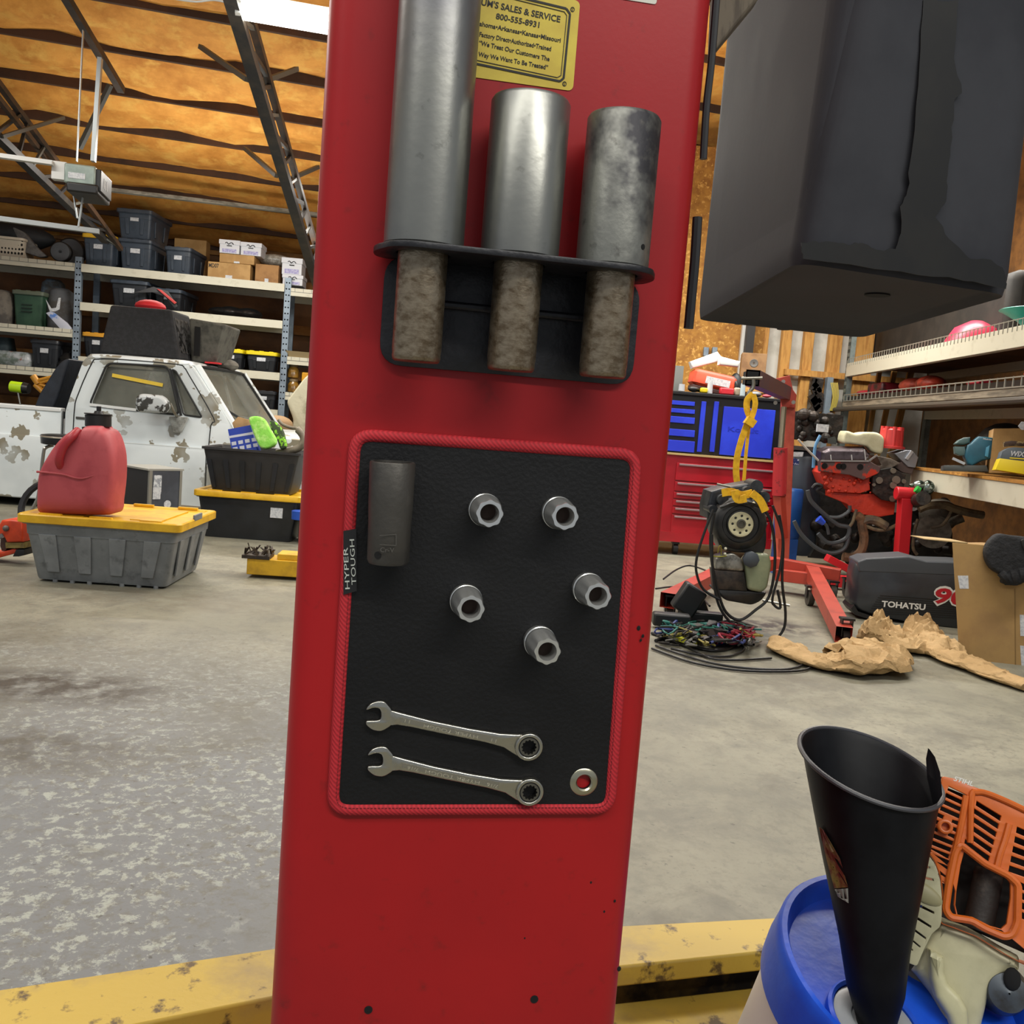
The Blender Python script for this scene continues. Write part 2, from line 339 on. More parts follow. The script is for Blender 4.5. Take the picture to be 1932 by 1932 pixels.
mb = MB(Matrix.Translation((0, -.003, 0)) @ Matrix.Rotation(R(90), 4, 'X')); mb.flat([rpoly([(bx0, zb), (bx1, zb), (bx1, zpl), (bx0, zpl)], .018, 6)], .003, .0006)
mb.done('back_plate', bl, rk)
MB().box(bx0+.01, bx1-.01, -.012, -.003, zpl-.036, zpl-.030).done('fold_rib', bl, rk, bev=.002)
steel = mt('worn_steel', '#8a8a84', .34, .85, c2='#66666a', sc=5, lo=.42, hi=.66, c3='#54544f', sc3=60, lo3=.62, hi3=.78, bump=.02, bsc=90, r2=.42)
steel2 = mt('grimy_steel_tube', '#83837c', .42, .7, c2='#3a393c', sc=7, lo=.46, hi=.54, c3='#55534f', sc3=60, lo3=.6, hi3=.72, bump=.05, bsc=120, r2=.55)
pinm = mt('rusty_bright_pin', '#968873', .33, .8, c2='#6a5a46', sc=70, lo=.42, hi=.6, c3='#9a8d77', sc3=160, lo3=.48, hi3=.7, bump=.08, bsc=250, stretch=(1, 1, 1.6))
for i, (x, z) in enumerate(ad):
    top = (3.0, CQ.z+CP.q(1000, 190, .036).y, CQ.z+CP.q(1175, 222, .036).y)[i]
    lab = ('long grey steel lift adapter, leftmost of three in the rack, running past the top', 'short steel lift adapter in the middle of the black rack', 'short steel lift adapter with flaking black scale, rightmost in the rack')[i]
    if i == 0: top = 1.62
    t = thing('lift_adapter', lab, 'lift adapter', FC.M @ T(x, -.036, z), 'lift adapters in the rack')
    rt_ = .0288 if i < 2 else .0272; h0 = zpl+.0025-z; h1 = top-z
    MB().lathe([(rt_-.001, h0), (rt_, h0+.001), (rt_, h1-.0025), (rt_-.0015, h1), (rt_-.006, h1), (rt_-.006, h1-.04)], 40, cap1=False).done('tube', steel if i < 2 else steel2, t)
    MB().lathe([(.0160, 0), (.0172, .001), (.0178, .0035), (.0176, .006), (.0180, .009), (.0180, h0+.01)], 36).done('pin', pinm, t, label='scratched bare steel pin')
    if i == 2:
        u = CP.q(1211, 467, .055); dx_ = min(u.x-x, .021); yy_ = -math.sqrt(rt_**2-dx_**2); MB().cyl((dx_*.9, yy_*.9, CQ.z+u.y-z), (dx_*1.01, yy_*1.01, CQ.z+u.y-z), .0021, n=12).done('bolt_hole', hole, t)
# ---- magnetic tool mat
mat_t = thing('tool_mat', 'black leather magnetic tool mat with red woven edging on the red column', 'tool mat', CP.M)
MW = CP.q(1203, 852).x-CP.q(665, 812).x; c4 = [CP.q(660, 808), CP.q(1210, 848), CP.q(1158, 1534), CP.q(616, 1536)]
lea = mt('black_leather', '#101011', .5, c2='#161617', sc=5, bump=.12, bsc=300, spec=.3)
gro = CP.q(1100, 1473)
out = rpoly([tuple(p) for p in c4], .019, 8)
cc = sum((p for p in c4), V((0, 0)))/4
def inset(ps, d):
    r_ = []; n_ = len(ps)
    for i in range(n_):
        a, b = V(ps[i-1]), V(ps[(i+1) % n_]); t_ = (b-a).normalized(); nn = V((-t_.y, t_.x)); p = V(ps[i])
        if nn.dot(cc-p) < 0: nn = -nn
        r_.append(tuple(p+nn*d))
    return r_
mb = MB().flat([inset(out, .002), list(reversed(circ(.006, 24, gro.x, gro.y)))], .0028); mb.done('mat_sheet', lea, mat_t, 0)
mb = MB(); mb.loft([[(p[0], p[1], z) for p in inset(out, d)] for d, z in ((0, .0004), (-.0004, .002), (.001, .0045), (.004, .0052), (.0075, .0046), (.0090, .0030), (.0090, .0010))], False, False)
M_ = mt('red_webbing', '#b5202c', .75, bump=0)
n = M_.node_tree.nodes; l = M_.node_tree.links; wv = n.new('ShaderNodeTexWave'); wv.inputs['Scale'].default_value = 165; wv.inputs['Distortion'].default_value = .6; wv.bands_direction = 'DIAGONAL'
tcn = n.new('ShaderNodeTexCoord'); l.new(tcn.outputs['Object'], wv.inputs[0]); bp = n.new('ShaderNodeBump'); bp.inputs['Strength'].default_value = .3; bp.inputs['Distance'].default_value = .0006; l.new(wv.outputs[1], bp.inputs['Height']); l.new(bp.outputs[0], n['Principled BSDF'].inputs['Normal'])
mx = n.new('ShaderNodeMix'); mx.data_type = 'RGBA'; mx.inputs[6].default_value = rgb('#98151f'); mx.inputs[7].default_value = rgb('#bb222c'); l.new(wv.outputs[1], mx.inputs[0]); l.new(mx.outputs[2], n['Principled BSDF'].inputs['Base Color'])
ed = mb.done('edging', M_, mat_t, 60)
mb = MB(); ring = inset(out, .0068); L_ = 0; pts = []
for i in range(len(ring)):
    a, b = V(ring[i]), V(ring[(i+1) % len(ring)]); k_ = max(1, int((b-a).length/.0028))
    for k in range(k_):
        p0 = a+(b-a)*(k/k_); p1 = a+(b-a)*((k+.62)/k_); mb.bar((p0.x, p0.y, .0048), (p1.x, p1.y, .0048), .0006)
mb.done('stitching', mt('dark_red_thread', '#6d0f18', .8), ed, 0)
MB().lathe([(.0062, .001), (.0060, .0034), (.0072, .0046), (.0086, .0042), (.0112, .0036), (.0118, .0030), (.0116, .0022)], 40, Matrix.Translation((gro.x, gro.y, 0)), False, False).done('grommet', mt('nickel', '#b9b49c', .28, 1), mat_t, label='silver grommet ring')
tgq = [CP.q(*p) for p in ((648, 1000), (672, 996), (673, 1112), (648, 1119))]
tg = MB().flat([tgq], .0022, 0, .0045).done('tag', mt('tag_black', '#0e0f11', .6), mat_t)
mb = MB(Matrix.Translation((0, 0, .0068)))
mb.text('TOUGH', CP.q(672, 1100), CP.q(668, 1015), .0036, bold=.0); mb.text('HYPER', CP.q(660, 1108), CP.q(656, 1030), .0036, bold=.0)
mb.done('lettering', mt('tag_print', '#b9bdb4', .6), tg)
# ---- impact socket
ZM = .003
def on_mat(px, py, off=0): p = CP.q(px, py, off); return V((p.x, p.y, off))
gun = mt('gunmetal', '#4d4a45', .5, .55, c2='#413f3c', sc=20, bump=.06, bsc=200)
a, b = on_mat(741, 871, ZM+.017), on_mat(732, 1062, ZM+.016); d = (a-b); Ls = d.length
S = Matrix.Translation(b) @ d.to_track_quat('Z', 'X').to_matrix().to_4x4()
t = thing('impact_socket', 'long dark grey deep impact socket stuck to the upper left of the mat', 'socket', CP.M @ S)
MB().lathe([(.012, .001), (.0148, 0), (.0160, .0025), (.0162, .03), (.0168, .045), (.0172, Ls-.001), (.0165, Ls), (.0145, Ls), (.0140, Ls-.02)], 40, cap1=False).done('body', gun, t)
inv = S.inverted(); hp = inv @ on_mat(711, 1048, ZM+.031); hd = V((hp.x, hp.y, 0)).normalized()
MB().cyl(hd*.0154+V((0, 0, hp.z)), hd*.01655+V((0, 0, hp.z)), .0028, n=14).done('pin_hole', hole, t)
sp_ = MB(inv @ Matrix.Translation((0, 0, ZM+.0333)))
for p in (((716, 1009), (747, 1007)), ((716, 1026), (747, 1028)), ((747, 1007), (747, 1028))): strip(sp_, CP.q(*p[0], .033), CP.q(*p[1], .033), .0004)
sp_.text('Cr-V', CP.q(717, 1040, .033), CP.q(743, 1041, .033), .0036, bold=0)
sp_.done('stamping', mt('stamp_grey', '#5b5853', .5, .4), t)
# ---- chrome sockets
chrome = mt('chrome', '#d6d6d2', .17, .8, c2='#cfcdbf', sc=120, lo=.55, hi=.8, r2=.26)
labs = ('chrome socket near the top centre of the mat, left of the upper pair', 'chrome socket at the right of the upper pair on the mat', 'chrome socket in the middle left of the mat, below the upper pair', 'chrome socket nearest the right edging of the mat', 'lowest chrome socket on the mat, above the wrenches')
for i, (fx, fy) in enumerate(((924, 969), (1066.5, 974.5), (888.5, 1149), (1128.5, 1125), (1033, 1229.5))):
    Lk = .030 if i < 2 else .035; p = on_mat(fx, fy, ZM+Lk)
    t = thing('socket', labs[i], 'socket', CP.M @ T(p.x, p.y, ZM), 'chrome sockets on the mat')
    n_ = 96; secs = []
    def star(r, amp): return [(r*(1+amp*math.cos(8*2*PI*k/n_))*math.cos(2*PI*k/n_), r*(1+amp*math.cos(8*2*PI*k/n_))*math.sin(2*PI*k/n_)) for k in range(n_)]
    for r, am, z in ((.0124, 0, 0), (.0131, 0, .0008), (.0130, 0, .006), (.0121, 0, .0066), (.0121, 0, .0082), (.0128, 0, .0088), (.0125, 0, .012), (.0114, .03, .016), (.0104, .045, Lk-.001), (.0099, .04, Lk), (.0073, 0, Lk), (.0068, 0, Lk-.002), (.0064, 0, Lk-.014)):
        secs.append(([(x, y) for x, y in star(r, am)], z))
    MB().zloft(secs, cap1=False).done('shell', chrome, t, 55)
    MB().lathe([(.0065, Lk-.014), (.0065, Lk-.0135)], 24).done('bore', mt('rust_bore', '#2a1a12', .7, .3), t)
# ---- wrenches
satin = mt('satin_chrome', '#b6b3a8', .25, 1, c2='#a09c90', sc=60, lo=.5, hi=.8, r2=.35, bump=.03, bsc=200)
def catm(ps, k=4):
    o = []; n_ = len(ps)
    for i in range(n_):
        p0, p1, p2, p3 = (V(ps[(i+j-1) % n_]) for j in range(4))
        for j in range(k):
            t = j/k; o.append(tuple(.5*((2*p1)+(p2-p0)*t+(2*p0-5*p1+4*p2-p3)*t*t+(3*p1-p0-3*p2+p3)*t**3)))
    return o
HEAD = [(58, 185), (90, 143), (140, 116), (200, 105), (245, 115), (278, 148), (310, 190), (322, 240), (318, 300), (308, 348), (270, 378), (230, 400), (190, 408), (130, 398), (85, 370), (56, 338), (62, 306), (120, 301), (182, 298), (205, 275), (207, 220), (186, 180), (130, 174), (70, 194)]
for wi, (ox, oy, lab, s1) in enumerate(((0, 0, 'upper of two chrome combination wrenches with ratchet ring ends on the mat', '11'), (17, 458, 'lower of two chrome combination wrenches, closest to the bottom edging of the mat', '7/16'))):
    def wq(x, y, off=ZM): return CP.q(680+(x+ox)/5.367, 1300+(y+oy)/5.367, off)
    rc = wq(1694, 563) if wi == 0 else wq(1685, 559); org = rc
    t = thing('combination_wrench', lab, 'wrench', CP.M @ T(org.x, org.y, ZM), 'wrenches on the mat')
    def lo(x, y): p = wq(x, y)-org; return (p.x, p.y)
    cs = (0, 0)
    MB().flat([catm([lo(*p) for p in HEAD], 3)], .005, .0009).done('open_jaw', satin, t, 50)
    up_e = [(290, 195), (400, 222), (720, 305), (1100, 383), (1400, 432), (1500, 438), (1590, 442), (1650, 443), (1596, 476), (1574, 563), (1592, 645), (1640, 682)]; lo_e = [(1545, 640), (1440, 572), (1250, 520), (840, 438), (500, 366), (370, 346), (290, 352)]
    shaft = [lo(*p) for p in up_e+lo_e]
    MB().flat([shaft], .0052, .0012, -.0001).done('shaft', satin, t, 50)
    mid = [lo(*p) for p in ((400, 262), (720, 335), (1100, 412), (1380, 462), (1370, 520), (1090, 455), (720, 378), (400, 312))]
    MB().flat([mid], .0004, 0, .0050).done('shaft_panel', mt('satin_flat', '#a8a498', .4, 1), t, 0)
    rr = .0114; MB().flat([circ(rr, 48), list(reversed(circ(.0084, 40)))], .0072, .0008, -.0003).done('ring_head', satin, t, 50)
    MB().flat([circ(.0083, 40), list(reversed(circ(.0078, 40)))], .0066).done('seal_ring', hole, t)
    spl = [((.0058+.0005*math.cos(12*2*PI*k/96))*math.cos(2*PI*k/96), (.0058+.0005*math.cos(12*2*PI*k/96))*math.sin(2*PI*k/96)) for k in range(96)]
    MB().flat([circ(.0077, 40), list(reversed(spl))], .0063).done('ratchet_gear', mt('gear_steel', '#7c7a74', .35, 1), t, 30)
    mb = MB(Matrix.Translation((0, 0, .0052)))
    e_ = .0003
    mb.text('HYPER TOUGH', lo(1185, 452), lo(640, 335), .0028, bold=0, ext=e_)
    if s1 == '11': mb.text(s1, lo(500, 296), lo(450, 284), .0026, bold=0, ext=e_); mb.text(s1, lo(1370, 490), lo(1320, 478), .0026, bold=0, ext=e_)
    else: mb.text(s1, lo(570, 320), lo(460, 296), .0026, bold=0, ext=e_); mb.text(s1, lo(1370, 492), lo(1260, 466), .0026, bold=0, ext=e_)
    mb.done('engraving', mt('bright_engraving', '#e2dfd4', .2, 1), t, 0)
# ================================================================ BLACK BIN
zB = 1.25
Fb, Rb, Bb, Lb = (onz(1503, 497, zB), onz(1912, 560, zB), onz(1625, 640, zB), onz(1312, 606, zB))
binm = mt('bin_black_plastic', '#3a3b3f', .6, c2='#424347', sc=5, lo=.4, hi=.6, bump=.02, bsc=60, r2=.66, spec=.05)
def quad(sc, dz, sh=0, rr=.03): 
    c_ = (Fb+Rb+Bb+Lb)/4; ps = [c_+(p-c_)*sc for p in (Fb, Rb, Bb, Lb)]; ps[0] = ps[0]+V((sh, 0, 0))
    return [(x, y, zB+dz) for x, y in rpoly([(p.x, p.y) for p in ps], rr, 8)]
bt = thing('plastic_bin', 'large black plastic bin mounted beside the red column at upper right', 'bin', None)
MB().loft([quad(.90, .010, 0, .03), quad(.95, .004, 0, .03), quad(.985, .002, 0, .035), quad(1, .014, 0, .04), quad(1.005, .03, .002, .04), quad(1.02, .35, .03, .07), quad(1.05, .75, .05, .09), quad(1.03, .75, .05, .09), quad(.98, .05, .0, .03)], True, True).done('shell', binm, bt, 60)
for px, py, r in ((1655, 558, .017), (1478, 622, .012), (1392, 612, .006)):
    p = onz(px, py, zB+.008); MB().cyl(p, p+V((0, 0, .004)), r, n=20).done('drain_hole', hole, bt)
# oil run on the front face, a thin film with an outline of its own
fn = (Rb-Fb).cross(V((0, 0, 1))).normalized(); fn = fn if fn.y < 0 else -fn
FP = Pl(Fb+fn*.012, fn)
runp = [(1512, 458), (1560, 455), (1600, 462), (1625, 458), (1662, 472), (1690, 470), (1700, 440), (1698, 390), (1712, 360), (1720, 290), (1735, 120), (1742, 0), (1808, 0), (1800, 110), (1815, 175), (1800, 190), (1797, 260), (1788, 330), (1785, 380), (1765, 410), (1790, 450), (1830, 488), (1870, 490), (1895, 512), (1898, 545), (1820, 530), (1700, 512), (1515, 488)]
random.seed(3)
rq = []
for i, p in enumerate(runp):
    nx_ = runp[(i+1) % len(runp)]
    for k in range(4):
        t_ = k/4; j = 3.0 if k else 0; pp = FP.q(p[0]+(nx_[0]-p[0])*t_+random.uniform(-j, j), p[1]+(nx_[1]-p[1])*t_+random.uniform(-j, j)); rq.append(tuple(pp))
mb = MB(FP.M); mb.flat([rq], .0008, 0, -.0008); mb.done('oil_stain', mt('oil_film', '#0e0d0a', .5, c2='#16140f', sc=14), bt, 0)
mb = MB(); mb.cbox(((Lb.x+Fb.x)/2-.08, Lb.y-.30, 1.95), (.25, .05, .08)); mb.done('mounting_bracket', bl, bt, bev=.004)
p0, p1, p2 = at(1345, 100, .98), at(1432, -5, 1.02), at(1350, -20, .98)
t = MB().loft([[p+V((0, dy, 0)) for p in (p0, p1, at(1440, -60, 1.02), p2)] for dy in (0, .03)]).done('canvas_flap', mt('tan_canvas', '#6e6455', .7, c2='#544b40', sc=20, stretch=(4, 4, 1)), None, bev=.003)
tag(t, 'greyish tan panel corner between the red column and the black bin', 'panel')
hz = [at(1327, 300, .79), at(1333, 200, .79), at(1342, 120, .79), at(1350, 20, .79), at(1356, -60, .79)]
tag(MB().tube(hz, .003, 8).done('hose', black), 'black hose hanging in the gap beside the red column', 'hose')
tag(MB().tube([at(1299, 620, .79), at(1306, 545, .79), at(1311, 490, .79), at(1316, 410, .79)], .004, 8).done('cable', black), 'thin black cable behind the lower left corner of the hanging bin', 'cable')
# ================================================================ BUCKET + FUNNEL + POWER TOOL
BN = V((.179, -.313, 1)).normalized(); BC = V((.4857, 1.018, .4654))
ex = V((1, 0, 0)); ex = (ex-BN*ex.dot(BN)).normalized(); ey = BN.cross(ex)
BM = Matrix((ex, ey, BN)).transposed().to_4x4(); BM.translation = BC; BMb = BM @ Matrix.Translation((0, 0, -.40))
blue = mt('blue_plastic', '#1549c0', .35, c2='#1a55d0', sc=9, bump=.05, bsc=60)
bk = thing('bucket', 'white plastic bucket with a bright blue pouring lid at lower right', 'bucket', BMb)
MB().lathe([(.125, 0), (.130, .004), (.143, .34), (.149, .345), (.149, .355), (.144, .36), (.144, .366)], 64).done('pail', mt('white_pail', '#c8c8c2', .4), bk)
lid = MB().lathe([(.1450, .335), (.150, .337), (.1515, .36), (.150, .385), (.150, .397), (.147, .402), (.141, .402), (.1375, .397), (.134, .385), (.131, .378), (.02, .378)], 72).done('lid', blue, bk, 50)
sp0 = BMb.inverted() @ V((.4262, .9627, .4587)); sx, sy = sp0.x+.006, sp0.y-.004
MB().lathe([(.052, .378), (.052, .386), (.049, .389), (.046, .386), (.046, .379)], 48, Matrix.Translation((sx, sy, 0)), False, False).done('spout_collar', blue, lid)
MB().lathe([(.045, .379), (.045, .384), (.034, .387), (.026, .384), (.026, .38)], 40, Matrix.Translation((sx, sy, 0)), False, True).done('spout', mt('cloudy_plastic', '#8f9396', .3), lid, label='cloudy grey spout')
# funnel
fb = BMb @ V((sx, sy, .386)); ft = at(1641, 1446, 1.02)
nt = V((.16, -.20, 1)).normalized(); tx_ = (V((1, 0, 0))-nt*nt.x).normalized(); ty_ = nt.cross(tx_)
def fsec(k, dr=0, dz=0):
    n_ = 56; r = .0205+(.0755-.0205)*max(k, 0)**1.02+dr; c_ = fb.lerp(ft, k)+nt*dz; nn = V((0, 0, 1)).lerp(nt, max(k, 0)**2).normalized(); a_ = (V((1, 0, 0))-nn*nn.x).normalized(); b2 = nn.cross(a_)
    return [c_+(a_*math.cos(2*PI*i/n_)+b2*math.sin(2*PI*i/n_))*r for i in range(n_)]
fm = mt('funnel_black', '#08080b', .45, c2='#101114', sc=12, bump=.02, bsc=50, spec=.18)
fu = thing('funnel', 'large black plastic funnel standing in the spout of the blue bucket lid', 'funnel', Matrix.Translation(fb))
sh = Matrix.Translation(-fb)
MB(sh).loft([fsec(-.03), fsec(0), fsec(.12, .003), fsec(.3), fsec(.6), fsec(.9), fsec(.985), fsec(.99, .0035), fsec(1, .0040), fsec(1, .0005, .001), fsec(.98, -.0022), fsec(.6, -.003), fsec(.1, -.003)], False, True).done('cone', fm, fu, 50)
rimt = [ft+(tx_*math.cos(2*PI*i/56)+ty_*math.sin(2*PI*i/56))*.0776 for i in range(56)]
MB(sh).tube(rimt, .0027, 8, 1, True).done('rim', mt('rim_grey', '#3c3d41', .4), fu)
tp = [at(1750, 1434, 1.0), at(1754, 1414, .995), at(1764, 1428, .99), at(1774, 1458, .98), at(1778, 1500, .97), at(1764, 1522, .97), at(1752, 1470, .985)]
mb = MB(sh); mb.loft([[p+V((0, d_, 0)) for p in tp] for d_ in (0, .004)]); mb.done('hook_tab', fm, fu)
def on_cone(px, py):   # point on the funnel's near surface
    best = None
    for i in range(120):
        Y = .80+i*.004; p = at(px, py, Y); k = (p-fb).dot(ft-fb)/(ft-fb).length_squared; c_ = fb.lerp(ft, k); r = .0205+.055*max(k, 0)**1.02+.0008
        if (p-c_).length <= r: return p
    return at(px, py, .98)
def decal(L, Rr, mat, lab):
    mb = MB(sh); rows = []
    for i in range(9):
        t_ = i/8; k_ = t_*(len(L)-1); a = min(int(k_), len(L)-2); f = k_-a; row = []
        for j in range(7):
            u_ = j/6; lx = [L[a][d]+(L[a+1][d]-L[a][d])*f for d in (0, 1)]; rx = [Rr[a][d]+(Rr[a+1][d]-Rr[a][d])*f for d in (0, 1)]
            p = on_cone(lx[0]+(rx[0]-lx[0])*u_, lx[1]+(rx[1]-lx[1])*u_); row.append(mb.v(p+(CAM-p).normalized()*.003))
        rows.append(row)
    for a, b in zip(rows, rows[1:]):
        for i in range(6): mb.b.faces.new((a[i], a[i+1], b[i+1], b[i]))
    mb.done('sticker', mat, fu, label=lab)
decal([(1545, 1560), (1560, 1625), (1574, 1676)], [(1554, 1566), (1585, 1620), (1600, 1674)], mt('faded_red', '#5b1f17', .5, c2='#7a6a34', sc=30, lo=.5, hi=.6), 'faded red and yellow sticker remnant')
decal([(1575, 1678), (1581, 1692)], [(1600, 1676), (1604, 1706)], mt('worn_silver', '#77756f', .4), 'worn silver corner of the sticker')
# power tool engine (orange shroud, cream housing)
PT = Pl(at(1850, 1700, 1.02), (-.25, -.9, .38)); pq = lambda x, y, o_=0: tuple(PT.q(1680+x/3.929, 1440+y/3.929, o_))
org_ = mt('orange_plastic', '#cc6420', .38, c2='#bd5a1b', sc=12, bump=.05, bsc=40)
cream = mt('cream_plastic', '#b3ae8c', .42, c2='#9c9778', sc=9, bump=.05, bsc=40)
sooty = mt('sooty_metal', '#2c2622', .6, .1, c2='#6a5a4c', sc=16, lo=.5, hi=.7, bump=.4, bsc=30)
pt = thing('leaf_blower', 'orange and cream garden power tool engine resting behind the bucket', 'power tool', PT.M)
outer = [(385, 95), (480, 115), (620, 175), (800, 235), (1000, 330), (1200, 420), (1200, 1560), (1000, 1500), (850, 1420), (640, 1290), (500, 1235), (385, 1195), (366, 1170), (378, 1100), (384, 960), (372, 850), (330, 730), (290, 670), (238, 630), (300, 420), (370, 200)]
holes = []
def slot(p, w_, d=(1, 0)):  # parallelogram p: 4 points
    holes.append([pq(*k) for k in p])
for k in range(10):
    y = 170+k*49; x = 425-k*18.5; xr_ = 568-k*14.5
    sl = .48
    if k in (4, 5, 6): slot([(x, y), (x+46, y+22), (x+38, y+48), (x-8, y+26)], 0); slot([(xr_-50, y+42+10), (xr_, y+66), (xr_-6, y+96), (xr_-56, y+72)], 0)
    else: slot([(x+8, y), (xr_, y+66), (xr_-8, y+96), (x-2, y+30)], 0)
slot([(278, 622), (452, 722), (428, 770), (318, 680)], 0); slot([(350, 745), (412, 790), (408, 822), (370, 790)], 0); slot([(384, 840), (400, 850), (397, 885), (388, 880)], 0)
for k in range(6):
    x = 640-k*17; y = 278+k*57
    slot([(x, y), (x+182, y+112+k*3), (x+174, y+150+k*3), (x-6, y+34)], 0)
for k in range(9):
    x = 940-k*14 if k < 5 else 960; y = 470+k*72 if k < 5 else 500+k*72+20
    slot([(x, y), (1150, y+90), (1150, y+140), (x-8, y+44)], 0)
win = [(552, 640), (700, 770), (860, 850), (890, 890), (890, 1000), (862, 1190), (820, 1228), (740, 1205), (610, 1140), (500, 1130), (482, 1050), (490, 950), (520, 760)]
holes.append([pq(*k) for k in reversed(win)] if 0 else [pq(*k) for k in win])
MB().flat([[pq(*k) for k in rpoly(outer, 18, 3)]]+holes, .006, .0010, -.006).done('shroud', org_, pt, 50)
MB().loft([[(*pq(*k), z) for k in outer] for z in (-.012, -.10)], False, False).done('shroud_side', org_, pt, 50)
fr_ = [pq(*k) for k in rpoly([(515, 600), (700, 745), (870, 830), (945, 900), (940, 1180), (900, 1270), (840, 1285), (700, 1225), (600, 1165), (440, 1140), (405, 1080), (430, 900), (480, 660)], 30, 4)]
MB().tube([(x, y, .002) for x, y in fr_], .0042, 8, 1, True).done('window_frame', org_, pt)
for pts_ in ([(590, 590), (600, 250), (640, 215), (720, 225), (900, 300), (1100, 400)], [(560, 240), (530, 420), (490, 600), (420, 900)], [(880, 450), (850, 560), (810, 680), (785, 780)]):
    MB().tube([(*pq(*p), .001) for p in pts_], .0035, 8, 4).done('rib', org_, pt)
c_ = pq(400, 470); MB().flat([circ(.0082, 24, *c_), list(reversed(circ(.0042, 16, *c_)))], .008, .0015, 0).done('screw_boss', org_, pt)
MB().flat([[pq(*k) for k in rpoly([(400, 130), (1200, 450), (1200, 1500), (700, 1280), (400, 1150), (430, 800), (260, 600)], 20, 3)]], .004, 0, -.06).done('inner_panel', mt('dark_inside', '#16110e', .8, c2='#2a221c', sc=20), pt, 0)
a_, b_ = pq(790, 800), pq(700, 1260); MB().cyl((*a_, -.035), (*b_, -.035), .016, n=16).done('cylinder_fins', sooty, pt)
guard = [(215, 645), (260, 660), (320, 740), (360, 860), (375, 1000), (372, 1160), (360, 1210), (300, 1260), (240, 1380), (190, 1500), (60, 1450), (5, 1380), (20, 1310), (60, 1150), (120, 960), (170, 820)]
gh = [[pq(k[0]+12, k[1]+3) for k in p] for p in ([(222, 692), (245, 694), (245, 702), (218, 700)], [(205, 752), (275, 762), (276, 776), (200, 768)], [(180, 822), (300, 852), (304, 868), (175, 840)], [(125, 1002), (305, 1095), (306, 1112), (120, 1025)], [(92, 1075), (285, 1200), (282, 1215), (90, 1100)], [(68, 1150), (245, 1285), (244, 1300), (66, 1172)], [(50, 1218), (205, 1350), (200, 1360), (48, 1236)], [(38, 1275), (150, 1375), (145, 1385), (36, 1292)])]
MB().flat([[pq(*k) for k in rpoly(guard, 20, 3)]]+gh, .010, .0004, -.004).done('fan_guard', cream, pt, 50)
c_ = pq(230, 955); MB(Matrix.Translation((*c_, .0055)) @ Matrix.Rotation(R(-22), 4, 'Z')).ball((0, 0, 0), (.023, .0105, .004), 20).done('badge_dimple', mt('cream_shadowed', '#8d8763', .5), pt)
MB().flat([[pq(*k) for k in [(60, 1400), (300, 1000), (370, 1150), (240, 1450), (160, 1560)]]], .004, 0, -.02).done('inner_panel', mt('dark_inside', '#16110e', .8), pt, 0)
body = [(190, 1490), (240, 1370), (300, 1270), (385, 1150), (470, 1185), (640, 1240), (850, 1370), (1000, 1450), (1000, 1560), (900, 1590), (800, 1660), (760, 1760), (740, 1860), (715, 1960), (700, 2100), (470, 2100), (440, 1930), (345, 1750), (260, 1640), (190, 1560)]
MB().flat([[pq(*k) for k in rpoly(body, 26, 4)]], .085, .012, -.10, 3).done('engine_housing', cream, pt, 50)
MB().flat([[pq(*k) for k in rpoly([(285, 1375), (400, 1430), (400, 1560), (430, 1640), (520, 1730), (575, 1830), (585, 2000), (470, 2000), (430, 1880), (340, 1740), (300, 1600)], 18, 4)]], .03, .007, -.025, 3).done('tank_cover', mt('pale_cream', '#c4bf96', .4, c2='#b5b08a', sc=12), pt, 50)
MB().flat([[pq(*k) for k in rpoly([(0, 1320), (60, 1400), (200, 1520), (420, 1760), (480, 1930), (380, 1900), (330, 1760), (220, 1680), (70, 1470), (0, 1400)], 10, 3)]], .05, .003, -.10).done('base_ribs', mt('grey_cream', '#8c8972', .5, c2='#6c6a58', sc=30, stretch=(1, 5, 1)), pt, 50)
mb = MB(); c_ = pq(900, 1720); mb.lathe([(.001, .05), (.020, .045), (.027, .02), (.027, 0)], 28, Matrix.Translation((*c_, -.06)), False).done('muffler', mt('dull_alloy', '#50565c', .4, .5, c2='#3c3830', sc=20), pt)
c_ = pq(920, 1610); MB(Matrix.Translation((*c_, -.01))).ball((0, 0, 0), (.009, .012, .004)).done('exhaust_port', hole, pt)
mb = MB(); mb.text('STIHL', pq(466, 128, .0), pq(610, 172, .0), .0055, bold=.02, shear=.2); mb.done('lettering', mt('logo_white', '#d8d8d2', .5), pt)
p0, p1 = pq(376, 215), pq(244, 610); MB().bar((*p0, -.012), (*p1, -.012), .003, .003).done('yellow_strip', mt('yellow_strip', '#d9b21c', .5), pt)
# ================================================================ YELLOW LIFT ARMS NEAR THE FLOOR
yel = mt('worn_yellow_paint', '#c2a645', .5, c2='#a08a55', sc=6, lo=.48, hi=.66, c3='#5c4a2c', sc3=22, lo3=.57, hi3=.64, bump=.08, bsc=60)
def arm(name, lab, tl, tr, bl_, br, z, h):
    A_, B_, C_, D_ = (onz(*p, z) for p in (tl, tr, br, bl_))
    o = thing(name, lab, 'lift arm', Matrix.Translation(D_*.5+C_*.5-V((0, 0, z))))
    s_ = Matrix.Translation(-(D_*.5+C_*.5-V((0, 0, z))))
    return o, s_, A_, B_, C_, D_
z = .20
o, s_, A_, B_, C_, D_ = arm('swing_lift_beam', 'worn yellow steel lift arm low on the floor left of the red column', (-260, 1905), (560, 1782), (-120, 2010), (560, 1872), z, .1)
MB(s_).loft([[p+V((0, 0, d)) for p in (A_, B_, C_, D_)] for d in (-.10, 0)]).done('outer_beam', yel, o, bev=.004)
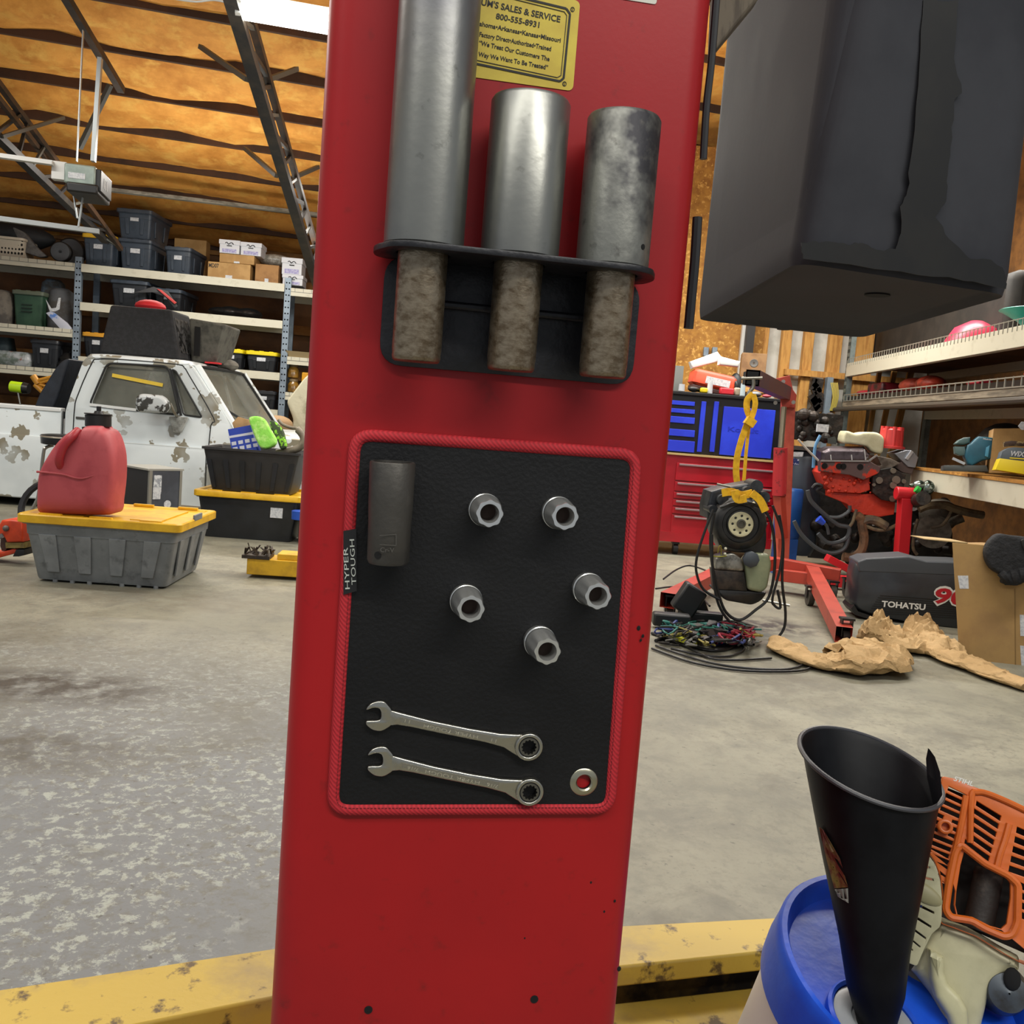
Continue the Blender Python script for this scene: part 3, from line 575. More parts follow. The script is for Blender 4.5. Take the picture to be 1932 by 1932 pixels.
MB(s_).loft([[p+V((0, 0, d)) for p in (D_+V((0, .02, 0)), C_+V((0, .02, 0)), C_+V((0, -.10, 0)), D_+V((0, -.10, 0)))] for d in (-.195, -.11)]).done('inner_beam', yel, o, bev=.004)
o, s_, A_, B_, C_, D_ = arm('swing_lift_beam', 'worn yellow steel lift arm right of the red column, running behind the bucket', (1130, 1748), (1760, 1715), (1130, 1828), (1760, 1762), z, .1)
MB(s_).loft([[p+V((0, 0, d)) for p in (A_, B_, C_, D_)] for d in (-.035, 0)]).done('outer_beam', yel, o, bev=.004)
MB(s_).loft([[p+V((0, 0, d)) for p in (A_, B_, B_.lerp(C_, .45), A_.lerp(D_, .3))] for d in (-.2, -.035)]).done('shaded_gap', mt('gap_shade_brown', '#241d14', .7, c2='#5e4a20', sc=18), o)  # dark slab fills the gap between beams, shade put in its colour
A2, B2, C2, D2 = (onz(*p, .13) for p in ((1120, 1896), (1760, 1822), (1760, 1990), (1120, 2060)))
MB(s_).loft([[p+V((0, 0, d)) for p in (A2, B2, C2, D2)] for d in (-.13, 0)]).done('inner_beam', yel, o, bev=.006)
tag(MB().cyl(onz(492, 1925, .1), onz(492, 1925, .1)+V((0, 0, .06)), .022, n=20).done('pivot_pin', yel, bev=.002), 'stubby yellow pin at the foot of the red column, left side', 'pin')
# ================================================================ LEFT SIDE
tote_blk = mt('tote_black', '#23262b', .42, c2='#1d2024', sc=9)
tote_blu = mt('tote_blue_black', '#3b444f', .42, c2='#323a44', sc=9)
tote_yel = mt('lid_yellow', '#dcae1e', .4, c2='#c99a17', sc=9)
tote_gry = mt('tote_grey', '#6c7072', .5, c2='#7f8384', sc=7, lo=.4, hi=.65, c3='#55585a', sc3=18, lo3=.55, hi3=.7)
lab_w = mt('paper_label', '#c9ccce', .6, c2='#a9aeb5', sc=60)
def tote(label, M, w, d, h, mat, lid=None, group=None, sticker=None, open_=False, feet=False, ribs=4, name='storage_tote', taper=.86, smat=None, lidh=.035):
    t = thing(name, label, 'tote', M, group); hb = h-(lidh if lid else 0); tb = taper
    S = lambda f, z, g=None: (rrect(w*f, d*(g or f), .03, 4), z)
    f1 = .94
    secs = [S(tb*.985, 0), S(tb, .012)]
    if ribs: secs += [S(f1, hb-.075), S(f1+.012, hb-.072)]
    secs += [S(f1+.02, hb-.02), S(1, hb-.018), S(1, hb), S(.96, hb)]
    if open_: secs += [S(.93, hb-.01), S(tb-.02, .03)]
    MB().zloft(secs).done('bin', mat, t, 35)
    mb = MB()
    if ribs:
        for k in range(ribs):
            u = -.5+(k+.5)/ribs
            for sgn in (-1, 1):
                x0, x1 = u*w*f1*.95, u*w*tb*.95; ww = w*.055
                y0, y1 = sgn*d*f1/2, sgn*d*(tb+.03)/2
                mb.loft([[(x0-ww, y0, hb-.07), (x0+ww, y0, hb-.07), (x0+ww, y0+sgn*.012, hb-.07), (x0-ww, y0+sgn*.012, hb-.07)], [(x1-ww*.7, y1, h*.13), (x1+ww*.7, y1, h*.13), (x1+ww*.7, y1+sgn*.010, h*.13), (x1-ww*.7, y1+sgn*.010, h*.13)]])
        for k in range(max(2, ribs-1)):
            u = -.5+(k+.5)/max(2, ribs-1)
            for sgn in (-1, 1):
                y0, y1 = u*d*f1*.95, u*d*tb*.95; ww = d*.05; x0, x1 = sgn*w*f1/2, sgn*w*(tb+.03)/2
                mb.loft([[(x0, y0-ww, hb-.07), (x0, y0+ww, hb-.07), (x0+sgn*.012, y0+ww, hb-.07), (x0+sgn*.012, y0-ww, hb-.07)], [(x1, y1-ww*.7, h*.13), (x1, y1+ww*.7, h*.13), (x1+sgn*.010, y1+ww*.7, h*.13), (x1+sgn*.010, y1-ww*.7, h*.13)]])
        mb.done('rib', mat, t, 0, bev=.003)
    if lid:
        mb = MB(); mb.zloft([(rrect(w*1.03, d*1.03, .035, 4), hb-.012), (rrect(w*1.045, d*1.045, .035, 4), hb-.008), (rrect(w*1.045, d*1.045, .035, 4), h-.006), (rrect(w*1.03, d*1.03, .035, 4), h), (rrect(w*.95, d*.93, .03, 4), h), (rrect(w*.92, d*.90, .03, 4), h-.012)])
        for sx in (-.25, .25):
            mb.box(sx*w-.10*w, sx*w+.10*w, -.36*d, .36*d, h-.013, h-.004)
        for k in range(3):
            x = (-.32+.32*k)*w; mb.box(x-.07*w, x+.07*w, .455*d, .49*d, h-.002, h+.010); mb.box(x-.07*w, x+.07*w, -.49*d, -.455*d, h-.002, h+.006)
        mb.done('lid', lid, t, 35)
    if feet:
        mb = MB()
        for x in (-.30, -.19, -.08, .13, .24, .35):
            mb.cyl((x*w, -tb*d/2+.01, -.012), (x*w, -tb*d/2+.01, .004), .013, n=12)
        mb.done('foot', mat, t)
    if sticker:
        sx, sz, sw, sh_ = sticker; k = sz; yy = -d*(tb+(f1-tb)*k)/2-.014
        MB().cbox((sx*w, yy, k*h), (sw, .003, sh_), Matrix.Rotation(R(-4), 3, 'X')).done('label', smat or lab_w, t, 0)
    return t
def rkspan(F, x0, x1, yt, yl, zb):
    a = F.q(x0, yt, yl); b = F.q(x1, yt, yl); return (a[0]+b[0])/2, abs(b[0]-a[0]), (a[1]+b[1])/2-zb
# ---- grey tote with yellow lid
GF = onz(60, 1100); GR = onz(312, 1112); ang = math.atan2(GR.y-GF.y, GR.x-GF.x); wv_ = (GR-GF).length
ang = .06; GC = (GF+GR)/2+V((-math.sin(ang), math.cos(ang), 0))*.33+V((.0, 0, 0))
gt = tote('scuffed grey storage tote with a yellow lid on the concrete, under the red fuel can', T(GC.x, GC.y, .012, ang), wv_/.83, .72, .352, tote_gry, tote_yel, feet=True, ribs=4, taper=.84)
gt.children[0]['label'] = 'scuffed grey ribbed bin'
MB().cbox((wv_/.83*.463, .02, .26), (.012, .06, .05)).done('label', mt('green_tape', '#58b545', .6), gt, 0, label='bright green tape label')
MB().cbox((wv_/.83*.517, -.04, .357), (.012, .15, .034)).done('latch', tote_gry, gt, bev=.003)
# ---- fuel can
GP = Pl(GC+V((.0, -.19, .364)), (math.sin(ang)*1, -math.cos(ang), 0))
gq0 = GP.q(600/3.22, 740+768/3.22).y; gq = lambda x, y: (GP.q(x/3.22, 740+y/3.22).x, GP.q(x/3.22, 740+y/3.22).y-gq0+.004)
can = mt('red_fuel_plastic', '#b04a50', .55, c2='#a03d44', sc=6, bump=.02, bsc=30)
gc = thing('fuel_can', 'translucent red plastic fuel jug with black cap standing on the yellow lid', 'fuel can', GP.M)
sil = [(272, 742), (268, 690), (274, 560), (286, 505), (318, 440), (380, 345), (450, 275), (515, 258), (548, 250), (560, 235), (640, 235), (655, 250), (690, 268), (716, 320), (738, 420), (738, 560), (722, 700), (715, 755), (660, 768), (440, 764), (300, 760)]
sp2 = [gq(*p) for p in catm(sil, 3)]
cxg = sum(p[0] for p in sp2)/len(sp2); cyg = sum(p[1] for p in sp2)/len(sp2)
def shr(k): return [(cxg+(x-cxg)*k, cyg+(y-cyg)*k-(.01 if k < 1 else 0)*0) for x, y in sp2]
MB().loft([[(x, y, z) for x, y in shr(k)] for k, z in ((.62, .135), (.86, .128), (.96, .105), (1, .07), (1, -.07), (.96, -.10), (.86, -.125), (.62, -.132))]).done('jug', can, gc, 60)
MB().tube([(*gq(520, 262), .10), (*gq(500, 300), .145), (*gq(455, 360), .155), (*gq(430, 430), .150), (*gq(425, 475), .12)], .022, 10, 5).done('handle', mt('red_fuel_handle', '#a12a33', .4), gc)
MB().tube([(*gq(290, 505), .135), (*gq(440, 520), .137), (*gq(560, 545), .137), (*gq(700, 500), .12)], .006, 8, 4).done('mould_line', can, gc)
c_ = gq(596, 240); e_ = gq(596, 168); capm = mt('cap_black', '#151515', .4)
cp_ = MB().cyl((*c_, 0), (e_[0], e_[1], 0), .066, n=36).done('cap', capm, gc, bev=.004)
MB().cyl((e_[0], e_[1], 0), (e_[0], e_[1]+.006, 0), .07, n=36).done('cap_flange', capm, cp_)
f_ = gq(600, 122); MB().cyl((f_[0], e_[1]+.004, 0), (f_[0], f_[1]+.004, 0), .012, n=16).cyl((f_[0], e_[1]+.004, 0), (f_[0], e_[1]+.02, 0), .026, .02, n=16).done('spout_nub', capm, cp_)
MB().cyl((*gq(530, 268), .02), (*gq(527, 240), .02), .018, n=16).done('vent_cap', capm, gc)
# ---- chainsaw behind the tote
cs = Pl(at(30, 1050, 5.45), (0, -1, 0)); sq = lambda x, y, z=0: (*cs.q(x/12.88, 930+y/12.88), z)
cw = thing('chainsaw', 'orange chainsaw on the concrete floor at the far left edge', 'chainsaw', cs.M)
orr = mt('saw_orange', '#d3461f', .45, c2='#b83a1a', sc=10)
MB().flat([[sq(*p)[:2] for p in [(260, 620), (480, 610), (760, 640), (760, 1140), (380, 1150), (330, 1040), (150, 960), (200, 720)]]], .2, .012, -.1, 2).done('engine_cover', orr, cw)
MB().flat([[sq(*p)[:2] for p in [(300, 1160), (760, 1160), (760, 1300), (310, 1300)]]], .16, .004, -.08).done('clutch_cover', mt('dirty_yellow', '#8f7f45', .6, c2='#6e5b35', sc=20), cw)
MB().flat([[sq(*p)[:2] for p in [(-500, 1440), (200, 1400), (460, 1320), (560, 1330), (540, 1420), (300, 1490), (100, 1545), (-500, 1560)]]], .14, .006, -.07).done('rear_handle', orr, cw)
MB().flat([[sq(*p)[:2] for p in [(560, 1330), (760, 1330), (760, 1470), (620, 1500), (480, 1500)]]], .16, .004, -.08).done('base', black, cw)
MB().bar(sq(320, 960, .11), sq(-400, 1420, .11), .02, .012).done('throttle_arm', mt('steel_bar', '#8d8f94', .35, .8), cw)
MB().ball(sq(380, 810, .105), .018).done('screw', mt('dull_grey', '#5d5550', .5), cw)
MB().flat([[sq(*p)[:2] for p in [(120, 1080), (330, 1000), (300, 1300), (230, 1390), (150, 1380), (110, 1260)]]], .1, .004, -.05).done('guard', mt('brown_guard', '#4b3630', .6), cw)
# ---- bar stool
SY = 6.9; s0 = at(128, 828, SY); sm = MB()
bs = thing('bar_stool', 'round black seated stool with chrome legs standing behind the red fuel can', 'stool', T(s0.x, s0.y, 0))
seat = .20; MB().lathe([(.16, s0.z-.045), (.176, s0.z-.04), (.18, s0.z+.01), (.178, s0.z+.022), (.14, s0.z+.028)], 40).done('seat', mt('vinyl_black', '#101112', .3), bs)
MB().lathe([(.181, s0.z+.006), (.184, s0.z+.012), (.181, s0.z+.018)], 40, None, False, False).done('seat_trim', chrome, bs)
stc = mt('dull_chrome', '#9d9a90', .3, .9)
for a in (45, 135, 225, 315):
    dx, dy = math.cos(R(a)), math.sin(R(a))
    MB().tube([(dx*.10, dy*.10, s0.z-.05), (dx*.15, dy*.15, s0.z-.07), (dx*.165, dy*.165, s0.z-.12), (dx*.185, dy*.185, .28), (dx*.21, dy*.21, .18), (dx*.30, dy*.30, .012)], .012, 8, 4).done('leg', stc, bs)
MB().tube([(math.cos(2*PI*k/24)*.178, math.sin(2*PI*k/24)*.178, .27) for k in range(24)], .009, 6, 1, True).done('foot_ring', stc, bs)
p = at(62, 985, 6.35); tag(MB(T(p.x+.12, p.y, 0)).tube([(math.cos(2*PI*k/28)*.2, math.sin(2*PI*k/28)*.05, .2+math.sin(2*PI*k/28)*.19) for k in range(28)], .022, 8, 1, True).done('rubber_hoop', black), 'small black tyre leaning behind the grey tote, left of the fuel can', 'tyre')
# ---- cabinet behind
cb = Up(at(277, 1000, 6.25)[:2], 52); zt = cb.q(275, 885)[1]; xr2 = cb.q(344, 880)[0]; xl2 = .0
cbt = thing('small_fridge', 'black and grey box shaped appliance with stickers behind the fuel can', 'appliance', cb.M)
dk = mt('appliance_black', '#1e1d1e', .4); 
zt -= .01
MB().box(0, xr2, .01, .34, 0, zt).done('cabinet', dk, cbt, 0, bev=.005)
MB().box(-.012, xr2+.012, -.004, .35, zt, zt+.012).done('top_panel', mt('appliance_top', '#8f9089', .5), cbt, 0)
for a in ((0, .022, 0, zt), (xr2-.018, xr2, 0, zt)): MB().box(a[0], a[1], -.006, .012, a[2], a[3]).done('front_trim', mt('trim_grey', '#8c8c84', .4, .4), cbt, 0)
MB().box(.022, xr2-.018, -.002, .012, 0, zt).done('front_panel', mt('slate_panel', '#464c55', .35, c2='#3b4048', sc=5), cbt, 0)
MB().cyl((xr2*.58, -.004, zt-.225), (xr2*.58, -.001, zt-.225), .026, n=24).done('round_sticker', lab_w, cbt)
MB().box(.032, .09, -.005, -.001, zt-.155, zt-.03).done('barcode_sticker', mt('barcode_label', '#8e949c', .5, c2='#c9ced1', sc=50, lo=.48, hi=.52), cbt, 0)
MB().box(.03, .085, -.006, -.001, zt-.19, zt-.11).done('label', lab_w, cbt, 0)
# ---- black tote stack by the column
l0, l1 = onz(385, 1008), onz(545, 1020); lc = (l0+l1)/2
WL = 7.1
zL = at(460, 930, 7.0).z; zU = at(460, 848, 7.0).z
lo_x = at(463, 950, 7.0).x; wl = at(565, 950, 7.0).x-at(360, 950, 7.0).x
lt = tote('black tote with yellow lid on the floor, under an open black tote', T(lo_x, 7.28, 0, R(2)), wl/1.045, .52, zL, tote_blk, tote_yel, ribs=0, taper=.84, sticker=(.28, .62, .09, .075))
wu = at(560, 860, 7.0).x-at(372, 860, 7.0).x
ut = tote('open black storage tote stacked on the yellow lidded tote by the column', T(at(466, 900, 7.0).x, 7.28, zL, R(2)), wu, .50, zU-zL, mt('tote_charcoal', '#2b2b2c', .5, c2='#242425', sc=8), None, open_=True, ribs=0, taper=.80)
mb = MB()
for k in range(6):
    x = (-.42+.168*k)*wu; mb.loft([[(x-.018, -.50*.47-.004, zU-zL-.09), (x+.018, -.235-.004, zU-zL-.09), (x+.018, -.215, zU-zL-.09), (x-.018, -.215, zU-zL-.09)], [(x*.87-.014, -.205-.004, .02), (x*.87+.014, -.209, .02), (x*.87+.014, -.19, .02), (x*.87-.014, -.19, .02)]])
mb.done('rib', tote_blk, ut, 0)
HB = Pl(at(465, 840, 7.2), (-.05, -1, .1)); hq = lambda x, y: tuple(HB.q(330+x/6.66, 660+y/6.66))
bb = thing('carton', 'blue and white printed carton leaning in the open black tote', 'carton', HB.M)
car_o = [hq(665, 1000), hq(950, 945), hq(1055, 1350), hq(740, 1390)]
MB().flat([car_o], .10, 0, -.10).done('box', mt('carton_blue', '#2440a8', .5), bb, 0)
mb = MB(); mb.flat([[hq(672, 1085), hq(985, 1030), hq(1000, 1060), hq(680, 1112)]], .001, 0, .0005)
for r_ in range(2):
    for k in range(4):
        x = 740+k*84+r_*18; y = 1180-k*16+r_*68; mb.flat([[hq(x-30, y-20), hq(x+28, y-30), hq(x+34, y+14), hq(x-22, y+24)]], .001, 0, .0005)
mb.done('print', mt('print_white', '#c9ccd8', .6), bb, 0)
gl = [hq(*p) for p in catm([(960, 880), (1010, 845), (1100, 850), (1170, 900), (1230, 1010), (1300, 1130), (1290, 1200), (1200, 1250), (1110, 1240), (1060, 1160), (1010, 1040)], 3)]
o = MB(HB.M).flat([gl], .05, .018, .02, 3).done('cleaning_mitt', mt('lime_fabric', '#8fdc55', .8, c2='#c2f08a', sc=18, bump=.6, bsc=45)); tag(o, 'lime green fabric mitt lying over the rim of the open black tote', 'mitt')
gl2 = [hq(*p) for p in catm([(1190, 900), (1260, 900), (1350, 1000), (1390, 1120), (1400, 1220), (1330, 1250), (1290, 1150), (1230, 1030)], 3)]
o = MB(HB.M).flat([gl2], .04, .012, -.03, 2).done('work_glove', mt('dark_green_glove', '#3d4a33', .8, c2='#8ccf3a', sc=22, lo=.52, hi=.56)); tag(o, 'black and green glove behind the lime green mitt', 'glove')
hp_ = [(1250, 1290), (1400, 1262), (1520, 1230), (1590, 1150), (1575, 1060), (1500, 980), (1440, 970), (1330, 930), (1270, 870)]
mb = MB(HB.M); mb.tube([(*hq(*p), -.06) for p in hp_], lambda t: .028 if t < .62 else .012, 12, 5); o = mb.done('radiator_hose', mt('dirty_hose', '#7c7463', .5, c2='#5d5648', sc=12)); tag(o, 'bent dirty tan hose sticking out of the open black tote', 'hose')
o = MB(HB.M).flat([[hq(*p) for p in [(655, 900), (730, 820), (900, 870), (960, 930), (760, 1010), (680, 980)]]], .05, .004, -.16).done('paper_scrap', mt('kraft_paper', '#b08d5e', .7, c2='#9c7a4c', sc=8)); tag(o, 'crumpled kraft paper behind the blue carton in the open tote', 'paper')
p = at(554, 995, 7.05); o = MB(T(p.x, p.y+.1, 0)).box(.03, .3, -.08, .2, 0, at(554, 955, 7.05).z).done('tool_case', tote_blk, bev=.01); tag(o, 'small black case on the floor right of the black tote stack', 'case')
p = at(566, 972, 6.95); o = MB(T(p.x, p.y, p.z)).lathe([(.04, -.035), (.06, -.03), (.062, .03), (.05, .035)], 20).done('blue_closure', mt('blue_cap', '#2450b0', .4)); tag(o, 'blue plastic cap sitting against the small black case', 'cap'); o.location.z = 0
# ---- yellow lift pad arm in the middle distance
PA = Up(at(515, 1088, 5.55)[:2], 4)
o = thing('swing_lift_beam', 'short yellow lift arm end with a dark greasy pad, left of the column', 'lift arm', PA.M)
xa, za = PA.q(466, 1058); xb = PA.q(700, 1060)[0]
MB().box(xa, xb, 0, .2, .02, .115).done('outer_beam', mt('clean_yellow', '#d9aa22', .45, c2='#b98f20', sc=8), o, bev=.004)
MB().box(xa+.17, xb, .02, .18, .115, .15).done('inner_beam', mt('clean_yellow', '#d9aa22', .45), o, bev=.004)
pd = MB().box(xa-.03, xa+.13, -.01, .15, .115, .135)
random.seed(5)
for k in range(26):
    a = V((xa+random.uniform(-.03, .13), random.uniform(-.01, .14), .14)); pd.bar(a, a+V((random.uniform(-.04, .04), random.uniform(-.03, .03), random.uniform(.01, .05))), .012, .006)
pd.done('rubber_pad', mt('greasy_black', '#2a221c', .6, c2='#463a2c', sc=30), o, 0)
# ================================================================ TRUCK
tp_ = mt('patchy_truck_paint', '#dbe3e5', .3, c2='#857f6c', sc=5.2, lo=.562, hi=.572, c3='#c6cfd2', sc3=2, lo3=.45, hi3=.7, coat=.3, det=3)
tseam = mt('truck_seam', '#1c1e1f', .6); tyre = mt('tyre', '#121212', .7)
glassm = mt('dusty_glass', '#6d6f66', .25, alpha=.62, c2='#8b8c80', sc=2.5, lo=.4, hi=.65)
tk = thing('pickup_truck', 'old white pickup truck with patchy worn paint and primer spots along the shelves', 'truck', TR.M)
def side(mb, outline, holes, y, th, M=None):
    S_ = Matrix.Translation((0, y, 0)) @ Matrix.Rotation(R(90), 4, 'X')
    mb2 = MB(mb.M @ S_); mb2.flat([outline]+holes, th, .004, -th/2); me = bpy.data.meshes.new('t'); mb2.b.to_mesh(me); mb2.b.free(); mb.b.from_mesh(me)
W_ = 1.62
cabo = rpoly([(-.56, .07), (-.565, .82), (-.53, .95), (-.43, 1.255), (-.375, 1.30), (.38, 1.30), (.47, 1.275), (.82, .79), (.83, .07)], .03, 4)
h1 = rpoly([(-.37, .885), (-.235, 1.245), (.265, 1.258), (.375, .865)], .05, 5); h2 = rpoly([(.41, .868), (.565, .858), (.33, 1.225), (.295, 1.235)], .025, 4)
for y_ in (0, W_): mb = MB(); side(mb, cabo, [h1, h2], y_, .05); mb.done('cab_side', tp_, tk, 40)
S_ = lambda y: Matrix.Translation((0, y, 0)) @ Matrix.Rotation(R(90), 4, 'X')
g = MB(S_(.012)).flat([rpoly([(-.39, .87), (-.245, 1.26), (.27, 1.27), (.39, .85)], .03)], .004); g.done('side_glass', glassm, tk, 0)
MB(S_(.012)).flat([rpoly([(.39, .85), (.59, .84), (.34, 1.24), (.28, 1.25)], .02)], .004).done('vent_glass', glassm, tk, 0)
MB(S_(W_-.012)).flat([rpoly([(-.39, .87), (-.245, 1.26), (.27, 1.27), (.59, .84)], .03)], .004).done('side_glass', glassm, tk, 0)
fr2 = MB(); fr2.tube([(x, -.026, z) for x, z in h1], .009, 6, 1, True); fr2.done('window_seal', tseam, tk)
MB().tube([(x, -.026, z) for x, z in h2], .008, 6, 1, True).done('window_seal', tseam, tk)
MB().bar((.39, -.015, .86), (.28, -.015, 1.24), .03, .02).done('vent_post', tseam, tk)
MB().bar((-.365, -.03, .893), (.02, -.03, .878), .012, .022).done('window_ledge', mt('white_bright', '#d8dcdc', .3), tk)
for nm, pts in (('door_seam', [(-.497, .12), (-.492, .8), (-.46, .98), (-.36, 1.235), (-.31, 1.272), (-.1, 1.285), (.33, 1.282), (.40, 1.255), (.44, 1.2), (.66, .86), (.64, .80), (.625, .5), (.62, .12)]), ('bed_seam', [(-.585, .1), (-.58, .82)])):
    MB().tube([(x, -.0255, z) for x, z in pts], .005, 6, 3).done(nm, tseam, tk)
# lower body bulge and body line
def prof(x0, x1, extra=0):
    mb = MB(); secs = []
    for x in (x0, x1):
        secs.append([(x, -.026, .60), (x, -.05, .595), (x, -.058, .56), (x, -.05, .30), (x, -.035, .08), (x, -.0, .07), (x, 0, .6)])
    return mb.loft(secs)
prof(-.49, .615).done('door_panel', tp_, tk, 30)
prof(.63, 2.3).done('fender_panel', tp_, tk, 30); prof(-3.2, -.60).done('bed_panel', tp_, tk, 30)
MB().bar((-.49, -.05, .60), (.615, -.05, .60), .006).done('body_line', mt('white_bright', '#d8dcdc', .3), tk)
# bed
for y_ in (0, W_): mb = MB(); side(mb, [(-3.2, .07), (-.6, .07), (-.595, .815), (-3.2, .80)], [], y_, .05); mb.done('bed_side', tp_, tk, 30)
MB().loft([[(-3.2, -.035, .80), (-3.2, .06, .80), (-3.2, .06, .835), (-3.2, -.035, .835)], [(-.6, -.035, .812), (-.6, .06, .812), (-.6, .06, .845), (-.6, -.035, .845)]]).done('bed_rail', mt('white_bright', '#d8dcdc', .3), tk, bev=.006)
MB().box(-3.2, -.6, .03, W_-.03, .35, .38).done('bed_floor', tseam, tk)
# cab rear, roof, floor, firewall
MB().loft([[(-.56, y, .1) for y in (0, W_)]+[(-.52, W_, .1), (-.52, 0, .1)], [(-.56, 0, .86), (-.56, W_, .86), (-.52, W_, .86), (-.52, 0, .86)]]).done('cab_rear', tp_, tk)
rfb = rrect(.88, W_+.03, .07, 5, .02, W_/2); MB().zloft([(rfb, 1.272), (rrect(.90, W_+.045, .08, 5, .02, W_/2), 1.285), (rrect(.86, W_+.01, .09, 5, .02, W_/2), 1.312), (rrect(.70, W_-.2, .1, 5, .02, W_/2), 1.325)]).done('roof', tp_, tk, 50)
MB().tube([(-.40, -.018, 1.262), (-.34, -.02, 1.285), (0, -.022, 1.292), (.38, -.02, 1.285), (.46, -.018, 1.262), (.70, -.018, .93)], .009, 6, 3).done('drip_rail', tp_, tk)
wsn = V((math.sin(math.atan2(.49, .35)), 0, .58))
A0, A1 = V((.835, .04, .775)), V((.835, W_-.04, .775)); B0, B1 = V((.475, .08, 1.28)), V((.475, W_-.08, 1.28))
def quadp(a, b, k=0): return A0.lerp(A1, a).lerp(B0.lerp(B1, a), b)
mb = MB(); N_ = 10; rows = []
for lay in (0, .012):
    for j in range(N_+1):
        t_ = j/N_; bow = .10*(1-(2*t_-1)**2); rows.append([quadp(t_, b)+V((bow*(1-.4*b)+lay, 0, 0)) for b in (0, 1)])
mb.loft([[r_[0], r_[1]] for r_ in rows[:N_+1]], False, False, False); mb.done('windshield', glassm, tk, 60)
fr3 = [quadp(j/N_, 0)+V((.10*(1-(2*j/N_-1)**2)+.012, 0, 0)) for j in range(N_+1)]+[quadp(j/N_, 1)+V((.06*(1-(2*j/N_-1)**2)+.012, 0, 0)) for j in range(N_, -1, -1)]
MB().tube(fr3, .014, 6, 1, True).done('windshield_seal', tseam, tk)
MB().tube([quadp(0, b)+V((.005, -.035, 0)) for b in (0, .5, 1)], .035, 8, 2).done('windshield_post', tp_, tk); MB().tube([quadp(1, b)+V((.005, .035, 0)) for b in (0, .5, 1)], .035, 8, 2).done('windshield_post', tp_, tk)
MB().zloft([(rpoly([(.82, 0), (2.3, .02), (2.3, W_-.02), (.82, W_)], .05), .60), (rpoly([(.82, .0), (2.3, .03), (2.3, W_-.03), (.82, W_)], .05), .73), (rpoly([(.84, .05), (2.3, .1), (2.3, W_-.1), (.84, W_-.05)], .08), .765)]).done('hood', tp_, tk, 50)
MB().box(.8, 2.25, .03, W_-.03, .1, .62).done('engine_bay', tseam, tk)
MB().box(-.5, .8, .03, W_-.03, .12, .2).done('cab_floor', tseam, tk)
st_ = mt('seat_grey', '#4c4a44', .8); MB().loft([[(-.45, .1, .35), (.15, .1, .35), (.12, .1, .62), (-.15, .1, .66), (-.28, .1, 1.08), (-.42, .1, 1.08)], [(x, W_-.1, z) for x, z in [(-.45, .35), (.15, .35), (.12, .62), (-.15, .66), (-.28, 1.08), (-.42, 1.08)]]]).done('bench_seat', st_, tk, bev=.02)
MB().box(.5, .8, .05, W_-.05, .6, .80).done('dashboard', mt('dash', '#3d3b36', .7), tk, bev=.02)
MB().tube([(.40+.02*math.cos(a), .45+.17*math.sin(a), .84+.15*math.cos(a)) for a in [2*PI*k/20 for k in range(20)]], .011, 6, 1, True).done('steering_wheel', tseam, tk)
MB().bar((-.20, -.0, 1.150), (.22, -.0, 1.10), .006, .030).done('yellow_strip', mt('yellow_streak', '#e0c040', .5), tk, label='yellow streak in the door glass, built as a strip')  # added strip standing in for a yellow streak seen in the glass
for x in (-2.2, 1.75):
    for y in (.10, W_-.10): MB().cyl((x, y-.08, .33), (x, y+.08, .33), .33, n=32).done('wheel', tyre, tk, bev=.02)
# mirror, wiper, handle
mq = lambda x, y: TR.q(80+x/7.43, 640+y/7.43, -.13)
def mbx(ps, y0, th, nm, m_, bv=.01): 
    mb = MB(Matrix.Translation((0, y0, 0)) @ Matrix.Rotation(R(90), 4, 'X')); mb.flat([rpoly(ps, .02, 4)], th, bv, 0, 2); return mb.done(nm, m_, tk, 50)
mirm = mt('chipped_mirror', '#b9bfc0', .35, c2='#3a3935', sc=14, lo=.5, hi=.53)
mbx([mq(*p) for p in [(1365, 800), (1440, 765), (1700, 785), (1790, 850), (1815, 960), (1760, 1040), (1400, 1025), (1350, 960)]], -.13, .10, 'mirror_housing', mirm, .03)
mbx([mq(*p) for p in [(1735, 1090), (1760, 1080), (2010, 1095), (1900, 1320), (1790, 1310)]], -.03, .04, 'mirror_base', mt('mirror_base', '#a3a6a2', .35, c2='#6d6d66', sc=12), .006)
a, b = mq(1810, 1045), mq(1900, 1090); MB().tube([(mq(1790, 900)[0], -.13, mq(1790, 900)[1]), (a[0]+.02, -.10, a[1]), (b[0]-.02, -.04, b[1])], .012, 8).done('mirror_arm', stc, tk)
a = TR.q(395, 752, .05); b = TR.q(468, 800, .15); MB().bar((a[0], -.01, a[1]), (b[0]+.02, .12, b[1]), .014, .02).done('wiper', tseam, tk)
a = TR.q(162, 787, 0); MB().box(a[0]-.07, a[0]+.05, -.034, -.026, a[1]-.02, a[1]).done('door_handle', mt('door_handle_grey', '#5a5a56', .3, .5), tk, bev=.003)
MB().tube([(-.62, -.05, .115), (.7, -.05, .10), (1.0, -.05, .10)], .012, 6).done('rocker_trim', stc, tk)
